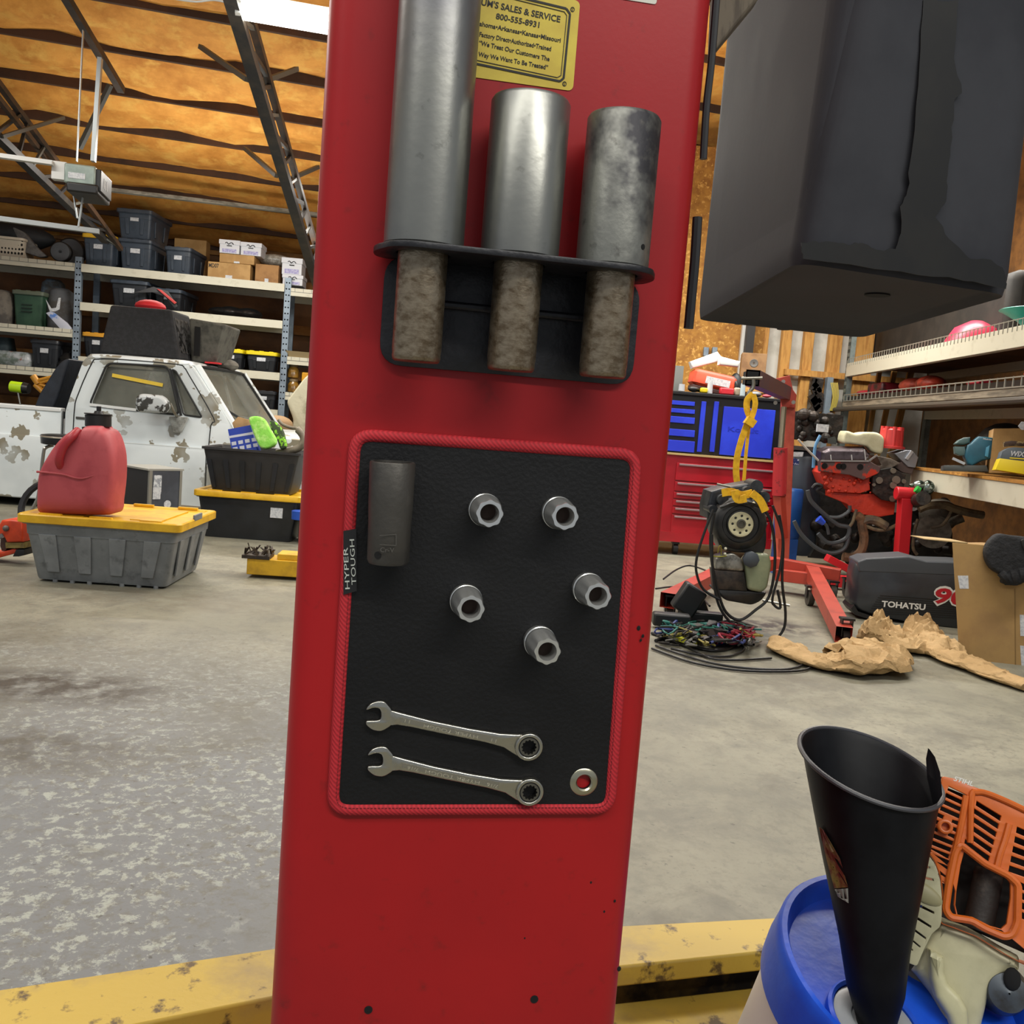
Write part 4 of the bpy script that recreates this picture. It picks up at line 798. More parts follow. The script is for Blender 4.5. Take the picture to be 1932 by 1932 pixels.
# cargo on the roof and in the bed
def roofx(px, py, y): return TR.q(px, py, y)
sb = mt('carpet_black', '#1b1c1e', .9, c2='#232427', sc=30, bump=.3, bsc=150)
a0 = TR.q(212, 650, .35); a1 = TR.q(322, 650, .35); zt = TR.q(265, 582, .35)[1]; a2 = TR.q(356, 660, .35); zb_ = 1.327
t = thing('speaker_box', 'black carpeted speaker enclosure on the truck roof, left of two', 'speaker', TR.M @ T(0, 0, zb_))
x0, x1, h_ = a0[0]-.04, a2[0]-.02, zt-zb_
x0_, x1_ = x0, x1; MB().loft([[(x0, .16, 0), (x1, .16, 0), (x1, .75, 0), (x0, .75, 0)], [(x0+.06, .22, h_), (x1-.10, .22, h_), (x1-.10, .72, h_), (x0+.06, .72, h_)]]).done('enclosure', sb, t, bev=.02)
n_ = V((h_, 0, .10)).normalized(); cx_ = x1-.05
MB().loft([[(x1-.012-.1*k_, y, h_*k_) for y, k_ in ((.26, .15), (.62, .15), (.62, .85), (.26, .85))], [(x1+.004-.1*k_, y, h_*k_) for y, k_ in ((.26, .15), (.62, .15), (.62, .85), (.26, .85))]]).done('grille', mt('speaker_metal', '#6b6b6b', .4, .7, c2='#141414', sc=25, lo=.48, hi=.54), t)
b0 = TR.q(357, 665, .55); b1 = TR.q(430, 690, .55); zt2 = TR.q(395, 605, .55)[1]
t = thing('speaker_box', 'dusty grey carpeted speaker enclosure on the truck roof, right of the black one', 'speaker', TR.M @ T(0, 0, zb_))
hh = zt2-zb_; MB().loft([[(b0[0]+.04, .48, 0), (b1[0]-.09, .48, 0), (b1[0]-.09, .95, 0), (b0[0]+.04, .95, 0)], [(b0[0]+.02, .42, hh), (b1[0]+.0, .42, hh-.03), (b1[0]+.0, .95, hh-.03), (b0[0]+.02, .95, hh)]]).done('enclosure', mt('carpet_grey', '#57564e', .9, c2='#3f3e39', sc=14), t, bev=.02)
MB().cbox((b0[0]+.10, .44, hh*.5), (.05, .02, hh*.72)).done('dark_port', hole, t)
a = TR.q(284, 578, .45); o = MB(TR.M).ball((a[0], .45, zt+.03), (.13, .13, .06), 20).done('baseball_hat', mt('red_cloth', '#c8232b', .7)); tag(o, 'red cap lying on top of the black speaker box', 'cap')
o = MB(TR.M).cbox((.50, .45, 1.33), (.12, .1, .014)).done('rag', mt('red_cloth', '#c8232b', .7)); tag(o, 'small red rag scrap on the truck roof front edge', 'rag')
o = MB(TR.M).ball((TR.q(425, 693, .9)[0], .9, 1.335), (.12, .16, .06)).done('cloth_bundle', mt('grey_cloth', '#6a675e', .8, c2='#55524b', sc=12, bump=.5, bsc=20)); tag(o, 'grey cloth bundle on the truck roof beside the speakers', 'cloth')
bed_q = lambda x, y, yl=.8: TR.q(x, y, yl)
ps = [bed_q(*p) for p in ((95, 790), (112, 745), (140, 700), (152, 685), (168, 680), (150, 740), (130, 790))]
mb = MB(TR.M @ Matrix.Translation((0, 1.3, 0)) @ Matrix.Rotation(R(90), 4, 'X')); mb.flat([rpoly(ps, .04, 3)], .9, .02, 0, 2); o = mb.done('tarp', mt('navy_tarp', '#262d38', .6, c2='#1c222b', sc=6, bump=.5, bsc=8)); tag(o, 'dark navy tarp bundle leaning behind the truck cab', 'tarp')
p = [TR.w(-1.35, .6, bed_q(22, 733, .6)[1]), TR.w(bed_q(44, 732, .6)[0], .6, bed_q(44, 732, .6)[1])]; t = thing('cylinder_lamp', 'neon yellow drum with black end cap behind the truck bed, far left', 'drum', Matrix.Translation(p[1]))
d0 = p[1]; s_ = Matrix.Translation(-d0); a = TR.w(bed_q(21, 729, .6)[0], .6, bed_q(21, 729, .6)[1])
MB(s_).cyl(a, d0, .048, n=24).done('drum', mt('neon_yellow', '#b9e01a', .4), t); MB(s_).cyl(d0, d0+(d0-a).normalized()*.05, .052, .045, n=24).done('end_cap', capm, t)
zz = TR.q(30, 750, .6)[1]; q0 = TR.w(bed_q(34, 740, .6)[0], .6, bed_q(34, 740, .6)[1]); MB(s_).cyl(q0, TR.w(bed_q(58, 768, .6)[0], .6, .40), .008, n=8).done('stem', stc, t)
fr4 = mt('yellow_frame', '#d0922a', .4); bq = lambda x, y: TR.w(TR.q(x/9.66, 560+y/9.66, 1.1)[0], 1.1, TR.q(x/9.66, 560+y/9.66, 1.1)[1])
o0 = bq(700, 1600); t = thing('tubular_stand', 'yellow orange tubular frame stored behind the truck bed', 'frame', Matrix.Translation(o0)); s_ = Matrix.Translation(-o0)
for a, b, r_ in (((600, 1440), (700, 1590), .03), ((640, 1540), (1050, 1440), .018), ((700, 1580), (1040, 1480), .014), ((640, 1600), (790, 1740), .025), ((790, 1700), (1000, 1500), .016), ((790, 1745), (960, 1740), .02), ((700, 1590), (1000, 1680), .014), ((790, 1740), (720, 1650), .02)): MB(s_).cyl(bq(*a), bq(*b), r_, n=10).done('frame_tube', fr4, t)
mb = MB(); wq_ = lambda x, y: TR.w(TR.q(x/9.66, 560+y/9.66, 1.05)[0], 1.05, TR.q(x/9.66, 560+y/9.66, 1.05)[1])
for k in range(14):
    f_ = k/13; a = wq_(1080+170*f_, 1280-80*f_); b = wq_(960+160*f_+60*f_*f_, 1600-220*f_); mb.tube([a, (a+b)/2+V((0, -.03, 0)), b], .004, 5, 2)
mb.tube([wq_(960, 1590), wq_(1100, 1480), wq_(1220, 1330)], .006, 6, 2); tag(mb.done('wire_basket', stc), 'silver wire basket leaning beside the yellow frame behind the truck', 'basket')
# ================================================================ LEFT STORAGE RACK
galv = mt('galvanised', '#8694a0', .45, .4, c2='#76838f', sc=9)
rkt = thing('storage_rack', 'long galvanised storage rack with cream beams along the back wall, full of totes', 'rack', RK.M)
for ux in (-2.44, 0, 2.44, 4.88):
    for yy in (0, .85):
        mb = MB(Matrix.Translation((ux, yy+.03, 0)) @ Matrix.Rotation(R(90), 4, 'X'))
        hs = [list(reversed(circ(.010, 8, sx, z_))) for z_ in [1.0+.075*k for k in range(21)] for sx in (-.017, .017)] if yy == 0 and ux in (0, 2.44) else []
        mb.flat([[(-.04, 0), (.04, 0), (.04, 2.56), (-.04, 2.56)]]+hs, .004, 0, .026)
        mb.box(-.04, -.036, 0, 2.56, -.03, .03).box(.036, .04, 0, 2.56, -.03, .03)
        o = mb.done('upright', galv, rkt, 0)
        if hs: MB(T(ux, 0, 0)).box(-.03, .03, .02, .024, 0, 2.55).done('upright_back', hole, o, 0)
lev = {0: (2.48, 1.70, 1.215, .68), 1: (2.48, 2.03, 1.39, .93), 2: (2.44, 1.60, 1.16, .7)}
deck = mt('wire_deck', '#6a6a66', .5, .3)
for b_, zs in lev.items():
    X0 = -2.44+2.44*b_+.04; X1 = X0+2.36
    for z_ in zs:
        bm_ = MB().box(X0, X1, -.03, .0, z_-.095, z_).box(X0, X1, .85, .88, z_-.095, z_).box(X0, X1, -.015, .02, z_-.03, z_-.0).done('beam', beige, rkt, 0)
        mb = MB().box(X0, X1, .01, .84, z_-.012, z_-.004)
        if b_ != 1:
            for k in range(24): xx = X0+.05+k*.1; mb.box(xx-.002, xx+.002, -.033, -.03, z_-.045, z_); 
            mb.box(X0, X1, -.034, -.030, z_-.047, z_-.043)
        mb.done('shelf_deck', deck if b_ != 1 else mt('deck_board', '#554b40', .8), rkt, 0)
def rt_(label, x0, x1, yt, z, mat, lid=None, d=.62, yl=.04, dr=-8, st=True, group='totes on the storage rack', x=None, **k):
    xc, w_, h_ = rkspan(RK, x0, x1, yt, yl, z); return tote(label, RK.M @ T(xc, yl+d/2, z+.002, R(dr)), w_*.96, d, h_, mat, lid, group=group, sticker=(0, .62, w_*.28, .055) if st else None, ribs=2, **k)
Z = 2.48
rt_('black tote with yellow lid on the top shelf, left of the stacked blue-black totes', 160, 224, 443, Z, tote_blu, tote_yel)
xc, w_, h_ = rkspan(RK, 229, 297, 450, .04, Z)
rt_('blue-black tote on the top shelf, lower of the stacked pair', 229, 297, 452, Z, tote_blu, tote_blu, d=.75, lidh=.03)
h2_ = rkspan(RK, 228, 296, 396, .04, Z+h_)[2]
tote('blue-black tote on the top shelf, upper of the stacked pair, nearest the roof', RK.M @ T(xc-.02, .04+.375, Z+h_+.004, R(-8)), w_, .75, h2_, tote_blu, tote_blu, 'totes on the storage rack', sticker=(0, .68, .10, .06), ribs=2)
rt_('blue-black tote on the top shelf, between the stacked pair and the cartons', 316, 370, 467, Z, tote_blu, tote_blu, d=.65, lidh=.03)
kraft = mt('kraft_carton', '#b08b55', .7, c2='#a07b47', sc=6); bankm = mt('banker_white', '#c9cbd0', .6)
def carton(label, x0, x1, yt, z, mat, d=.4, yl=.05, dr=-6, name='carton', kind=0, zb_=None, group='cartons on the top shelf'):
    xc, w_, h_ = rkspan(RK, x0, x1, yt, yl, z); t = thing(name, label, 'carton', RK.M @ T(xc, yl+d/2, z+.003, R(dr)), group)
    MB().box(-w_/2, w_/2, -d/2, d/2, 0, h_).done('box', mat, t, 0, bev=.004)
    if kind == 1:   # file box with print
        MB().box(-w_/2-.008, w_/2+.008, -d/2-.008, d/2+.008, h_*.68, h_+.004).done('lid', mat, t, 0, bev=.003)
        MB().box(-.03, .03, -d/2-.012, -d/2-.008, h_*.55, h_*.60).done('hand_hole', hole, t, 0)
        mb = MB(Matrix.Translation((0, -d/2-.0085, h_*.76)) @ Matrix.Rotation(R(90), 4, 'X')); mb.tube([(-.05+.02*k, .012*math.sin(k*2.2), .001) for k in range(6)], .005, 6, 3); mb.done('print', mt('file_ink', '#1b1b22', .6), t)
        MB().box(-w_*.36, w_*.36, -d/2-.003, -d/2, h_*.06, h_*.34).done('print', mt('purple_print', '#8d88b8', .6, c2='#bdbdd0', sc=60), t, 0)
    else:
        MB().box(-w_*.08, w_*.08, -d/2-.002, -d/2, h_*.02, h_*.22).done('label', lab_w, t, 0)
    return t, h_, w_, d
t, h_, w_, d_ = carton('large kraft carton marked MD07 on the top shelf', 395, 477, 497, Z, kraft)
mb = MB(Matrix.Translation((0, -d_/2-.001, 0)) @ Matrix.Rotation(R(90), 4, 'X')); mb.text('MD07', (-w_/2+.01, h_-.07), (-w_/2+.13, h_-.07), .05, bold=.02); mb.done('lettering', mt('marker', '#2b2520', .7), t)
zt_ = Z+h_+.004; carton('low kraft carton with a white label on top of the large marked carton', 417, 484, 481, zt_, kraft)
h3 = rkspan(RK, 417, 484, 481, .05, zt_)[2]
carton('white file box on the top shelf cartons, left of two side by side', 417, 455, 454, zt_+h3+.004, bankm, .3, kind=1, group='white file boxes')
carton('white file box on the top shelf cartons, right of two side by side', 457, 496, 459, zt_+h3+.004, bankm, .3, kind=1, group='white file boxes')
carton('brown kraft carton on the top shelf between the marked carton and the file boxes', 485, 530, 500, Z, mt('brown_carton', '#9a7140', .7, c2='#876035', sc=8))
t, h4, _, _ = carton('white file box at the right end of the top shelf, lower of two', 536, 574, 520, Z, bankm, .3, kind=1, group='white file boxes')
carton('white file box at the right end of the top shelf, upper of two', 535, 573, 488, Z+h4+.005, bankm, .3, kind=1, group='white file boxes')
for k, (a, b, yt, lb) in enumerate(((330, 392, 452, 'kraft carton behind the totes on the top shelf, left'), (498, 560, 486, 'kraft carton behind the file boxes on the top shelf, right'))):
    carton(lb, a, b, yt, Z, kraft, .2, .84)
o = MB(RK.M).ball((RK.q(520, 490, .4)[0], .4, RK.q(520, 492, .4)[1]), (.22, .15, .08)).done('plastic_bag', mt('clear_bag', '#7d7a72', .3, c2='#a8a59c', sc=20, bump=.8, bsc=20)); tag(o, 'crumpled clear plastic bag between the file boxes on the top shelf', 'bag')
# top left bay: basket, seat part, fans
xc, w_, h_ = rkspan(RK, -30, 46, 446, .05, Z)
t = thing('laundry_basket', 'beige perforated laundry basket at the far left of the top shelf', 'basket', RK.M @ T(xc, .3, Z))
MB().zloft([(rrect(w_*.88, .4, .06), 0), (rrect(w_*.98, .5, .06), h_-.03), (rrect(w_*1.03, .54, .06), h_-.028), (rrect(w_*1.03, .54, .06), h_), (rrect(w_*.96, .48, .06), h_), (rrect(w_*.86, .38, .05), .02)]).done('basket', mt('beige_plastic', '#b8ae9c', .5), t)
mb = MB()
for r_ in range(4):
    for k in range(11): mb.ball(((-.45+.09*k+.02*(r_ % 2))*w_*.95, -.205-.045*(r_+1)/5, .06+.05*r_), (.012, .006, .016), 8)
mb.done('hand_hole', hole, t)
pts = [RK.q(*p, .25) for p in ((28, 430), (50, 440), (75, 470), (94, 486), (80, 488), (50, 478))]
mb = MB(RK.M @ Matrix.Translation((0, .25, 0)) @ Matrix.Rotation(R(90), 4, 'X')); mb.flat([rpoly(pts, .03, 3)], .1, .01, 0); o = mb.done('car_seat_part', mt('grey_mesh', '#5c5a58', .8, c2='#4b4948', sc=25)); tag(o, 'curved grey mesh seat part on the top shelf beside the laundry basket', 'seat part')
for cx_, cy_, rad, lb in ((116, 480, .12, 'round black fan on the top shelf, front left of two'), (135, 462, .17, 'round black fan on the top shelf, behind the first')):
    a = RK.q(cx_, cy_, .15 if rad < .15 else .45); yl = .15 if rad < .15 else .45
    t = thing('fan', lb, 'fan', RK.M @ T(a[0], yl, Z+.002), 'fans on the top shelf')
    MB(Matrix.Translation((0, 0, rad+.01)) @ Matrix.Rotation(R(90), 4, 'X')).lathe([(rad*.9, -.05), (rad, -.04), (rad, .04), (rad*.92, .05)], 28, None, False, True).done('housing', capm, t)
    MB(Matrix.Translation((0, -.055, rad+.01)) @ Matrix.Rotation(R(90), 4, 'X')).lathe([(.02, 0), (rad*.5, .004), (rad*.88, 0)], 28).done('grille', mt('fan_grey', '#3e4043', .5), t)
o = MB(RK.M).ball((RK.q(25, 415, .6)[0], .6, Z+.32), (.5, .2, .16)).done('tarp', mt('dark_tarp', '#1d2023', .7, bump=1, bsc=12)); tag(o, 'heap of dark tarps behind the laundry basket on the top shelf', 'tarp')
# second levels
rt_('black tote with grey lid on the second shelf, left of two', 212, 288, 530, 2.03, tote_blk, tote_blu, lidh=.03)
rt_('black tote with grey lid on the second shelf, right of two', 296, 352, 546, 2.03, tote_blk, tote_blu, d=.7, lidh=.03)
pts = [RK.q(*p, .02) for p in ((250, 570), (262, 552), (290, 540), (312, 548), (335, 572))]
mb = MB(RK.M @ Matrix.Translation((0, -.02, 0)) @ Matrix.Rotation(R(90), 4, 'X')); mb.flat([[RK.q(*p, -.02) for p in ((250, 553), (290, 541), (318, 550), (336, 578), (330, 582), (312, 560), (288, 552))]], .02, .003); tag(mb.done('plastic_cover', mt('dark_grey_cover', '#2d2e30', .5)), 'dark grey curved cover above the red cap, on the second shelf', 'cover')
mb = MB(RK.M @ Matrix.Translation((0, -.045, 0)) @ Matrix.Rotation(R(90), 4, 'X')); mb.flat([[RK.q(*p, -.045) for p in ((296, 545), (305, 547), (334, 571), (330, 574))]], .02, .003); tag(mb.done('red_strap', mt('red_strap', '#c0403c', .5)), 'thin red strip lying on the dark cover on the second shelf', 'strap')
mb = MB(RK.M)
for k in range(4): mb.ball((RK.q(418+k*17, 600, .2)[0], .2, 2.09), (.17, .16, .055+.02*(k % 2)), 12)
o = mb.done('garbage_bag', mt('bag_black', '#121314', .25, bump=1, bsc=25)); tag(o, 'black garbage bag slumped on the second shelf above the right windscreen', 'bag')
rt_('black tote with bright yellow lid on the third shelf, left of two', 418, 466, 659, 1.39, tote_blk, mt('lid_bright', '#e0cc1a', .4), d=.6)
rt_('black tote with bright yellow lid on the third shelf, beside the post', 469, 530, 664, 1.39, tote_blk, mt('lid_bright', '#e0cc1a', .4), d=.6)
rt_('black tote with orange lid on the third shelf, behind the truck cab', 160, 215, 629, 1.39, tote_blk, mt('lid_orange', '#cf9426', .4), d=.6)
rt_('black tote on the lowest visible shelf above the truck hood', 478, 528, 738, .93, tote_blk, tote_blk, d=.6, lidh=.03)
rt_('black tote on the lower left shelf with an oval white label', 60, 118, 642, 1.215, tote_blk, tote_blk, d=.5, lidh=.03)
a = rkspan(RK, 25, 86, 549, .05, 1.70)
t = tote('dark green storage bin on the left bay shelf', RK.M @ T(a[0], .32, 1.703, R(-6)), a[1], .5, a[2], mt('green_bin', '#2c4a38', .5, c2='#35543f', sc=8), mt('green_lid', '#5d6656', .5), ribs=0, name='storage_bin', group=None)
mb = MB()
for z_ in (.16, .20, .24): mb.box(-.07, .05, -.247, -.228, z_, z_+.012)
mb.done('moulded_handle', mt('green_dark', '#16291e', .6), t, 0)
for (x0, x1, yt, lb, c_, yl) in ((-20, 28, 548, 'tan fabric seat cushion at the far left of the shelf beside the green bin', '#6d675e', .2), (92, 142, 545, 'grey moulded car seat shell right of the green bin', '#5a5c5f', .3), (78, 125, 528, 'pale blue grey folded seat cover on top behind the green bin', '#5d6b76', .5)):
    a = rkspan(RK, x0, x1, yt, yl, 1.70); mb = MB(RK.M @ T(a[0], yl, 1.70)); mb.zloft([(rrect(a[1]*.9, .3, .1), 0), (rrect(a[1], .34, .12), a[2]*.5), (rrect(a[1]*.85, .3, .12), a[2]*.92), (rrect(a[1]*.5, .2, .08), a[2])]); tag(mb.done('seat_cushion', mt('cush'+c_, c_, .8, c2='#4a4743', sc=8, bump=.5, bsc=12), None, 60), lb, 'cushion')
o0 = RK.w(*[RK.q(112, 610, -.0)[0], .0, RK.q(112, 610, 0)[1]]); pts = [RK.q(x/9.66, 560+y/9.66, .02) for x, y in ((855, 300), (930, 275), (1000, 290), (1240, 480), (1325, 585), (1270, 620), (1130, 605))]
mb = MB(RK.M @ Matrix.Translation((0, .02, 0)) @ Matrix.Rotation(R(90), 4, 'X')); mb.flat([pts], .04, .004); tag(mb.done('product_carton', mt('white_blue_print', '#b8bcc9', .5, c2='#4d7bc4', sc=5, lo=.55, hi=.6)), 'white and blue printed carton leaning right of the green bin', 'carton')
pts = [RK.q(x/9.66, 560+y/9.66, -.0) for x, y in ((840, 50), (940, 215), (1030, 200), (1070, 20), (1110, 20), (1090, 230), (1010, 270), (915, 275))]
mb = MB(RK.M @ Matrix.Translation((0, .0, 0)) @ Matrix.Rotation(R(90), 4, 'X')); mb.flat([pts], .015, .002); tag(mb.done('paper_flap', lab_w), 'white folded paper flap standing above the leaning printed carton', 'paper')
a = rkspan(RK, -20, 60, 663, .1, 1.215); mb = MB(RK.M @ T(a[0], .28, 1.22)); mb.zloft([(rrect(a[1]*.96, .34, .06), 0), (rrect(a[1], .4, .08), .06), (rrect(a[1]*.96, .36, .08), a[2]*.8), (rrect(a[1]*.8, .28, .06), a[2])]); tag(mb.done('packaged_part', mt('clear_pack', '#a8adb0', .3, c2='#5f6b62', sc=9, c3='#85584c', sc3=13, bump=.5, bsc=20), None, 60), 'clear wrapped package with coloured print on the lower left shelf', 'package')
a = rkspan(RK, -20, 22, 636, .3, 1.215); mb = MB(RK.M @ T(a[0], .5, 1.22)); mb.zloft([(rrect(a[1], .3, .06), 0), (rrect(a[1]*.6, .2, .06), a[2])]); tag(mb.done('dark_bundle', mt('teal_grey', '#2c3a3d', .5, c2='#3d4d50', sc=7), None, 60), 'dark teal plastic bundle behind the wrapped package, far left', 'bundle')
a = RK.q(127, 670, .1); tag(MB(RK.M @ T(a[0], .12, 1.22)).lathe([(.10, 0), (.12, .05), (.09, .10), (.1, .13), (.04, .2)], 20).done('small_speaker', capm), 'small round black speaker right of the oval labelled tote', 'speaker')
rt_('dark tote in the shade below the second shelf, behind the left truck speaker', 170, 214, 590, 1.39, mt('shade_tote', '#2a2622', .6), tote_blk, yl=.3, st=False, d=.45) if 0 else None
# right bay behind the column edge: jars, crate
for i, (x, y, lb, c_) in enumerate(((553, 706, 'glass jar with amber contents on the right bay shelf, upper of two stacked', '#8d6a2c'), (553, 735, 'glass jar with amber contents on the right bay shelf, lower of two stacked', '#a87c24'))):
    a = RK.q(x, y, .1); h_ = .17; z0 = 1.16 if i else 1.34
    t = thing('jar', lb, 'jar', RK.M @ T(a[0], .1, z0), 'amber jars in the right bay'); MB().lathe([(.05, 0), (.07, .01), (.07, .10), (.055, .125), (.05, .14)], 20).done('glass', mt('amber', c_, .2, c2='#5e4212', sc=10), t); MB().lathe([(.058, .14), (.058, .168), (.05, .17)], 20).done('lid', mt('jar_lid', '#7d6c50', .5, .4), t)
a = RK.q(575, 730, .1); o = MB(RK.M @ T(a[0]+.1, .12, 1.163)).box(-.14, .2, -.1, .1, 0, .26).done('yellow_case', mt('case_yellow', '#c98f12', .4), bev=.01); tag(o, 'yellow plastic case on the right bay shelf next to the jars', 'case')
a = RK.q(560, 665, .1); tag(MB(RK.M @ T(a[0]+.05, .12, 1.603)).zloft([(rrect(.3, .2, .02), 0), (rrect(.38, .28, .03), .07)]).done('tray', mt('tan_tray', '#9c8a66', .6)), 'shallow tan tray on the right bay shelf above the jars', 'tray')
pts = [TR.q(x, y, 2.4) for x, y in ((549, 758), (582, 715), (600, 700), (640, 720), (640, 940), (566, 940), (556, 830), (562, 792))]
mb = MB(TR.M @ Matrix.Translation((0, 2.4, 0)) @ Matrix.Rotation(R(90), 4, 'X')); mb.flat([rpoly(pts, .04, 3)], .25, .02); tag(mb.done('covered_bundle', mt('white_cloth', '#c9c5ac', .7, c2='#8f8a70', sc=5, bump=.8, bsc=6), None, 50), 'off-white cloth covered bundle beyond the truck hood beside the column', 'cloth bundle')
a = RK.q(520, 800, .1); tag(MB(TR.M).ball((TR.q(525, 798, 2.1)[0], 2.1, TR.q(525, 798, 2.1)[1]-.02), (.16, .1, .10)).done('paper_bundle', mt('tan_paper', '#a58763', .7, bump=.6, bsc=20)), 'tan paper bundle behind the far edge of the windscreen', 'paper')
# ================================================================ OVERHEAD
truss_m = mt('truss_steel', '#26272a', .5, .3, c2='#3f3a34', sc=6)
def truss(label, A, B, U0, U1, n, nm='roof_truss', mat=None, r=.045):
    mat = mat or truss_m; o = thing(nm, label, 'truss', Matrix.Translation(B)); s_ = Matrix.Translation(-B)
    MB(s_).bar(A, B, r*1.6, r*1.2).done('bottom_chord', mat, o); MB(s_).bar(U0, U1, r, r).done('top_chord', mt('truss_brown', '#4a3524', .6, c2='#2a241f', sc=5), o)
    for k in range(n):
        a = A.lerp(B, k/n); b = U0.lerp(U1, (k+.9)/n if k % 2 else (k+.15)/n); MB(s_).bar(a, b, r*.6, r*.6).done('web', mat, o)
        if k % 2 == 0:
            b = U0.lerp(U1, (k+.9)/n); MB(s_).bar(A.lerp(B, (k+.6)/n), b, r*.5, r*.5).done('web', mt('truss_grey', '#55554f', .5), o)
truss('dark open web roof truss running down just left of the red column', at(425, -40, 5.6), at(600, 545, 10.4), at(452, -40, 6.0), at(606, 500, 11.2), 9, r=.05)
truss('dark open web roof truss crossing the far left, behind the door opener', at(-60, 205, 8.0), at(200, 455, 11.2), at(-60, 80, 8.2), at(228, 470, 11.4), 7, r=.05)
def strut(lab, a, b, w_=.035, m_=None, nm='brace'): tag(MB().bar(a, b, w_).done(nm, m_ or mt('truss_grey', '#55554f', .5)), lab, 'brace')
strut('thin roof brace rising left from the middle of the near truss', at(466, 150, 7.2), at(378, 88, 7.9)); strut('thin roof brace rising right from the middle of the near truss', at(484, 158, 7.2), at(560, 130, 7.9))
strut('thin roof brace rising left from the lower part of the near truss', at(522, 332, 8.8), at(462, 280, 9.4)); strut('thin roof brace rising right from the lower part of the near truss', at(538, 342, 8.8), at(600, 315, 9.4))
strut('brown roof rafter angling down behind the opener hangers', at(112, -25, 7.5), at(229, 170, 8.9), .06, mt('truss_brown', '#4a3524', .6)); strut('thin brown rafter crossing behind the door opener rail', at(-20, 165, 8.2), at(92, 305, 9.8), .045, mt('truss_brown', '#4a3524', .6))
strut('short diagonal brace at the left truss', at(4, 258, 8.5), at(120, 222, 9.3), .03)
strut('long diagonal brace below the rafter behind the hangers', at(208, 160, 8.9), at(150, 280, 9.0), .04)
# door opener with rails and hangers
OY = 7.2; ob = at(160, 330, OY)
opn = thing('garage_door_opener', 'grey and black garage door opener unit hanging from metal straps under the roof', 'garage door opener', Up(ob[:2], 12).M @ T(0, 0, at(160, 345, OY).z))
UO = Up(ob[:2], 12); oz = at(160, 345, OY).z
def oq(x, y, yl=0): a = UO.q(x, y, yl); return (a[0], yl, a[1]-oz)
x0, _, zt_ = oq(121, 306); x1, _, zb2 = oq(180, 330)
zb3 = oq(150, 350)[2]
MB().box(x0, x1, 0, .42, zb3+.01, zt_).done('motor_housing', mt('opener_grey', '#8f9c94', .35, .3, c2='#7d8a83', sc=5), opn, bev=.012)
MB().box(x0+.02, x1+.02, -.006, .43, zb3-.05, zb3+.02).done('lower_case', capm, opn, bev=.012)
MB().box(x1-.004, x1+.035, .02, .40, zb3-.02, zt_-.015).done('end_panel', mt('opener_black', '#1d1e20', .4), opn, bev=.006)
for k in (.12, .17, .22): MB().box(x1+.035, x1+.037, k, k+.018, zb3+.02, zt_-.06).done('vent', mt('vent_white', '#b9bcbc', .5), opn, 0)
MB().box(x0+.03, x1-.07, -.003, 0, (zt_+zb3)/2-.03, (zt_+zb3)/2+.012).done('label', lab_w, opn, 0)
pw = mt('opener_white', '#c8c9c6', .4)
a, b = oq(-60, 286), oq(100, 308); MB().bar(a, b, .06, .03).done('rail', pw, opn)
a, b = oq(98, 320), oq(121, 320); MB().cbox(((a[0]+b[0])/2, .06, (a[2]+b[2])/2), (b[0]-a[0]+.02, .08, .13)).done('rail_bracket', pw, opn, bev=.004)
hm = mt('hanger_galv', '#a9afb0', .4, .6)
a, b = oq(145, 305, .05), oq(157, 58, .05); MB().bar(a, b, .035, .006).done('hanger', hm, opn); a, b = oq(176, 305, .35), oq(189, 110, .35); MB().bar(a, b, .06, .03).done('hanger', hm, opn)
a, b = oq(136, 352, .2), oq(146, 412, .2); MB().bar(a, b, .03, .008).done('lower_brace', hm, opn); a, b = oq(158, 360, .2), oq(148, 428, .2); MB().bar(a, b, .03, .008).done('lower_brace', hm, opn)
tag(MB().bar(at(-60, 405, 8.2), at(187, 437, 8.5), .06, .04).done('door_track', mt('track_galv', '#a3a8a8', .4, .5)), 'long pale galvanised door track below the opener in front of the top shelf', 'door track')
# fluorescent fixture
FX = Up(at(445, 22, 5.9)[:2], 14); fz = at(445, 22, 5.9).z
ft_ = thing('shop_light', 'bright fluorescent shop light at the top edge beside the red column', 'light', FX.M @ T(0, 0, fz))
MB().loft([[(x, y, z) for y, z in ((-.10, .03), (.10, .03), (.07, .09), (-.07, .09))] for x in (0, 2.4)]).done('housing', pw, ft_)
for yy in (-.05, .05): MB().cyl((.03, yy, .0), (2.37, yy, .0), .022, n=16).done('tube', mt('lit_tube', '#fffdf2', .5, emit=14), ft_)
for x in (0, 2.38): MB().box(x, x+.03, -.09, .09, -.035, .04).done('end_cap', pw, ft_)
tag(MB().tube([at(330, -2, 6), at(370, 3, 6), at(405, 0, 6), at(440, 8, 5.95)], .006, 6).done('power_cable', pw), 'white cord running to the fluorescent shop light', 'cord')
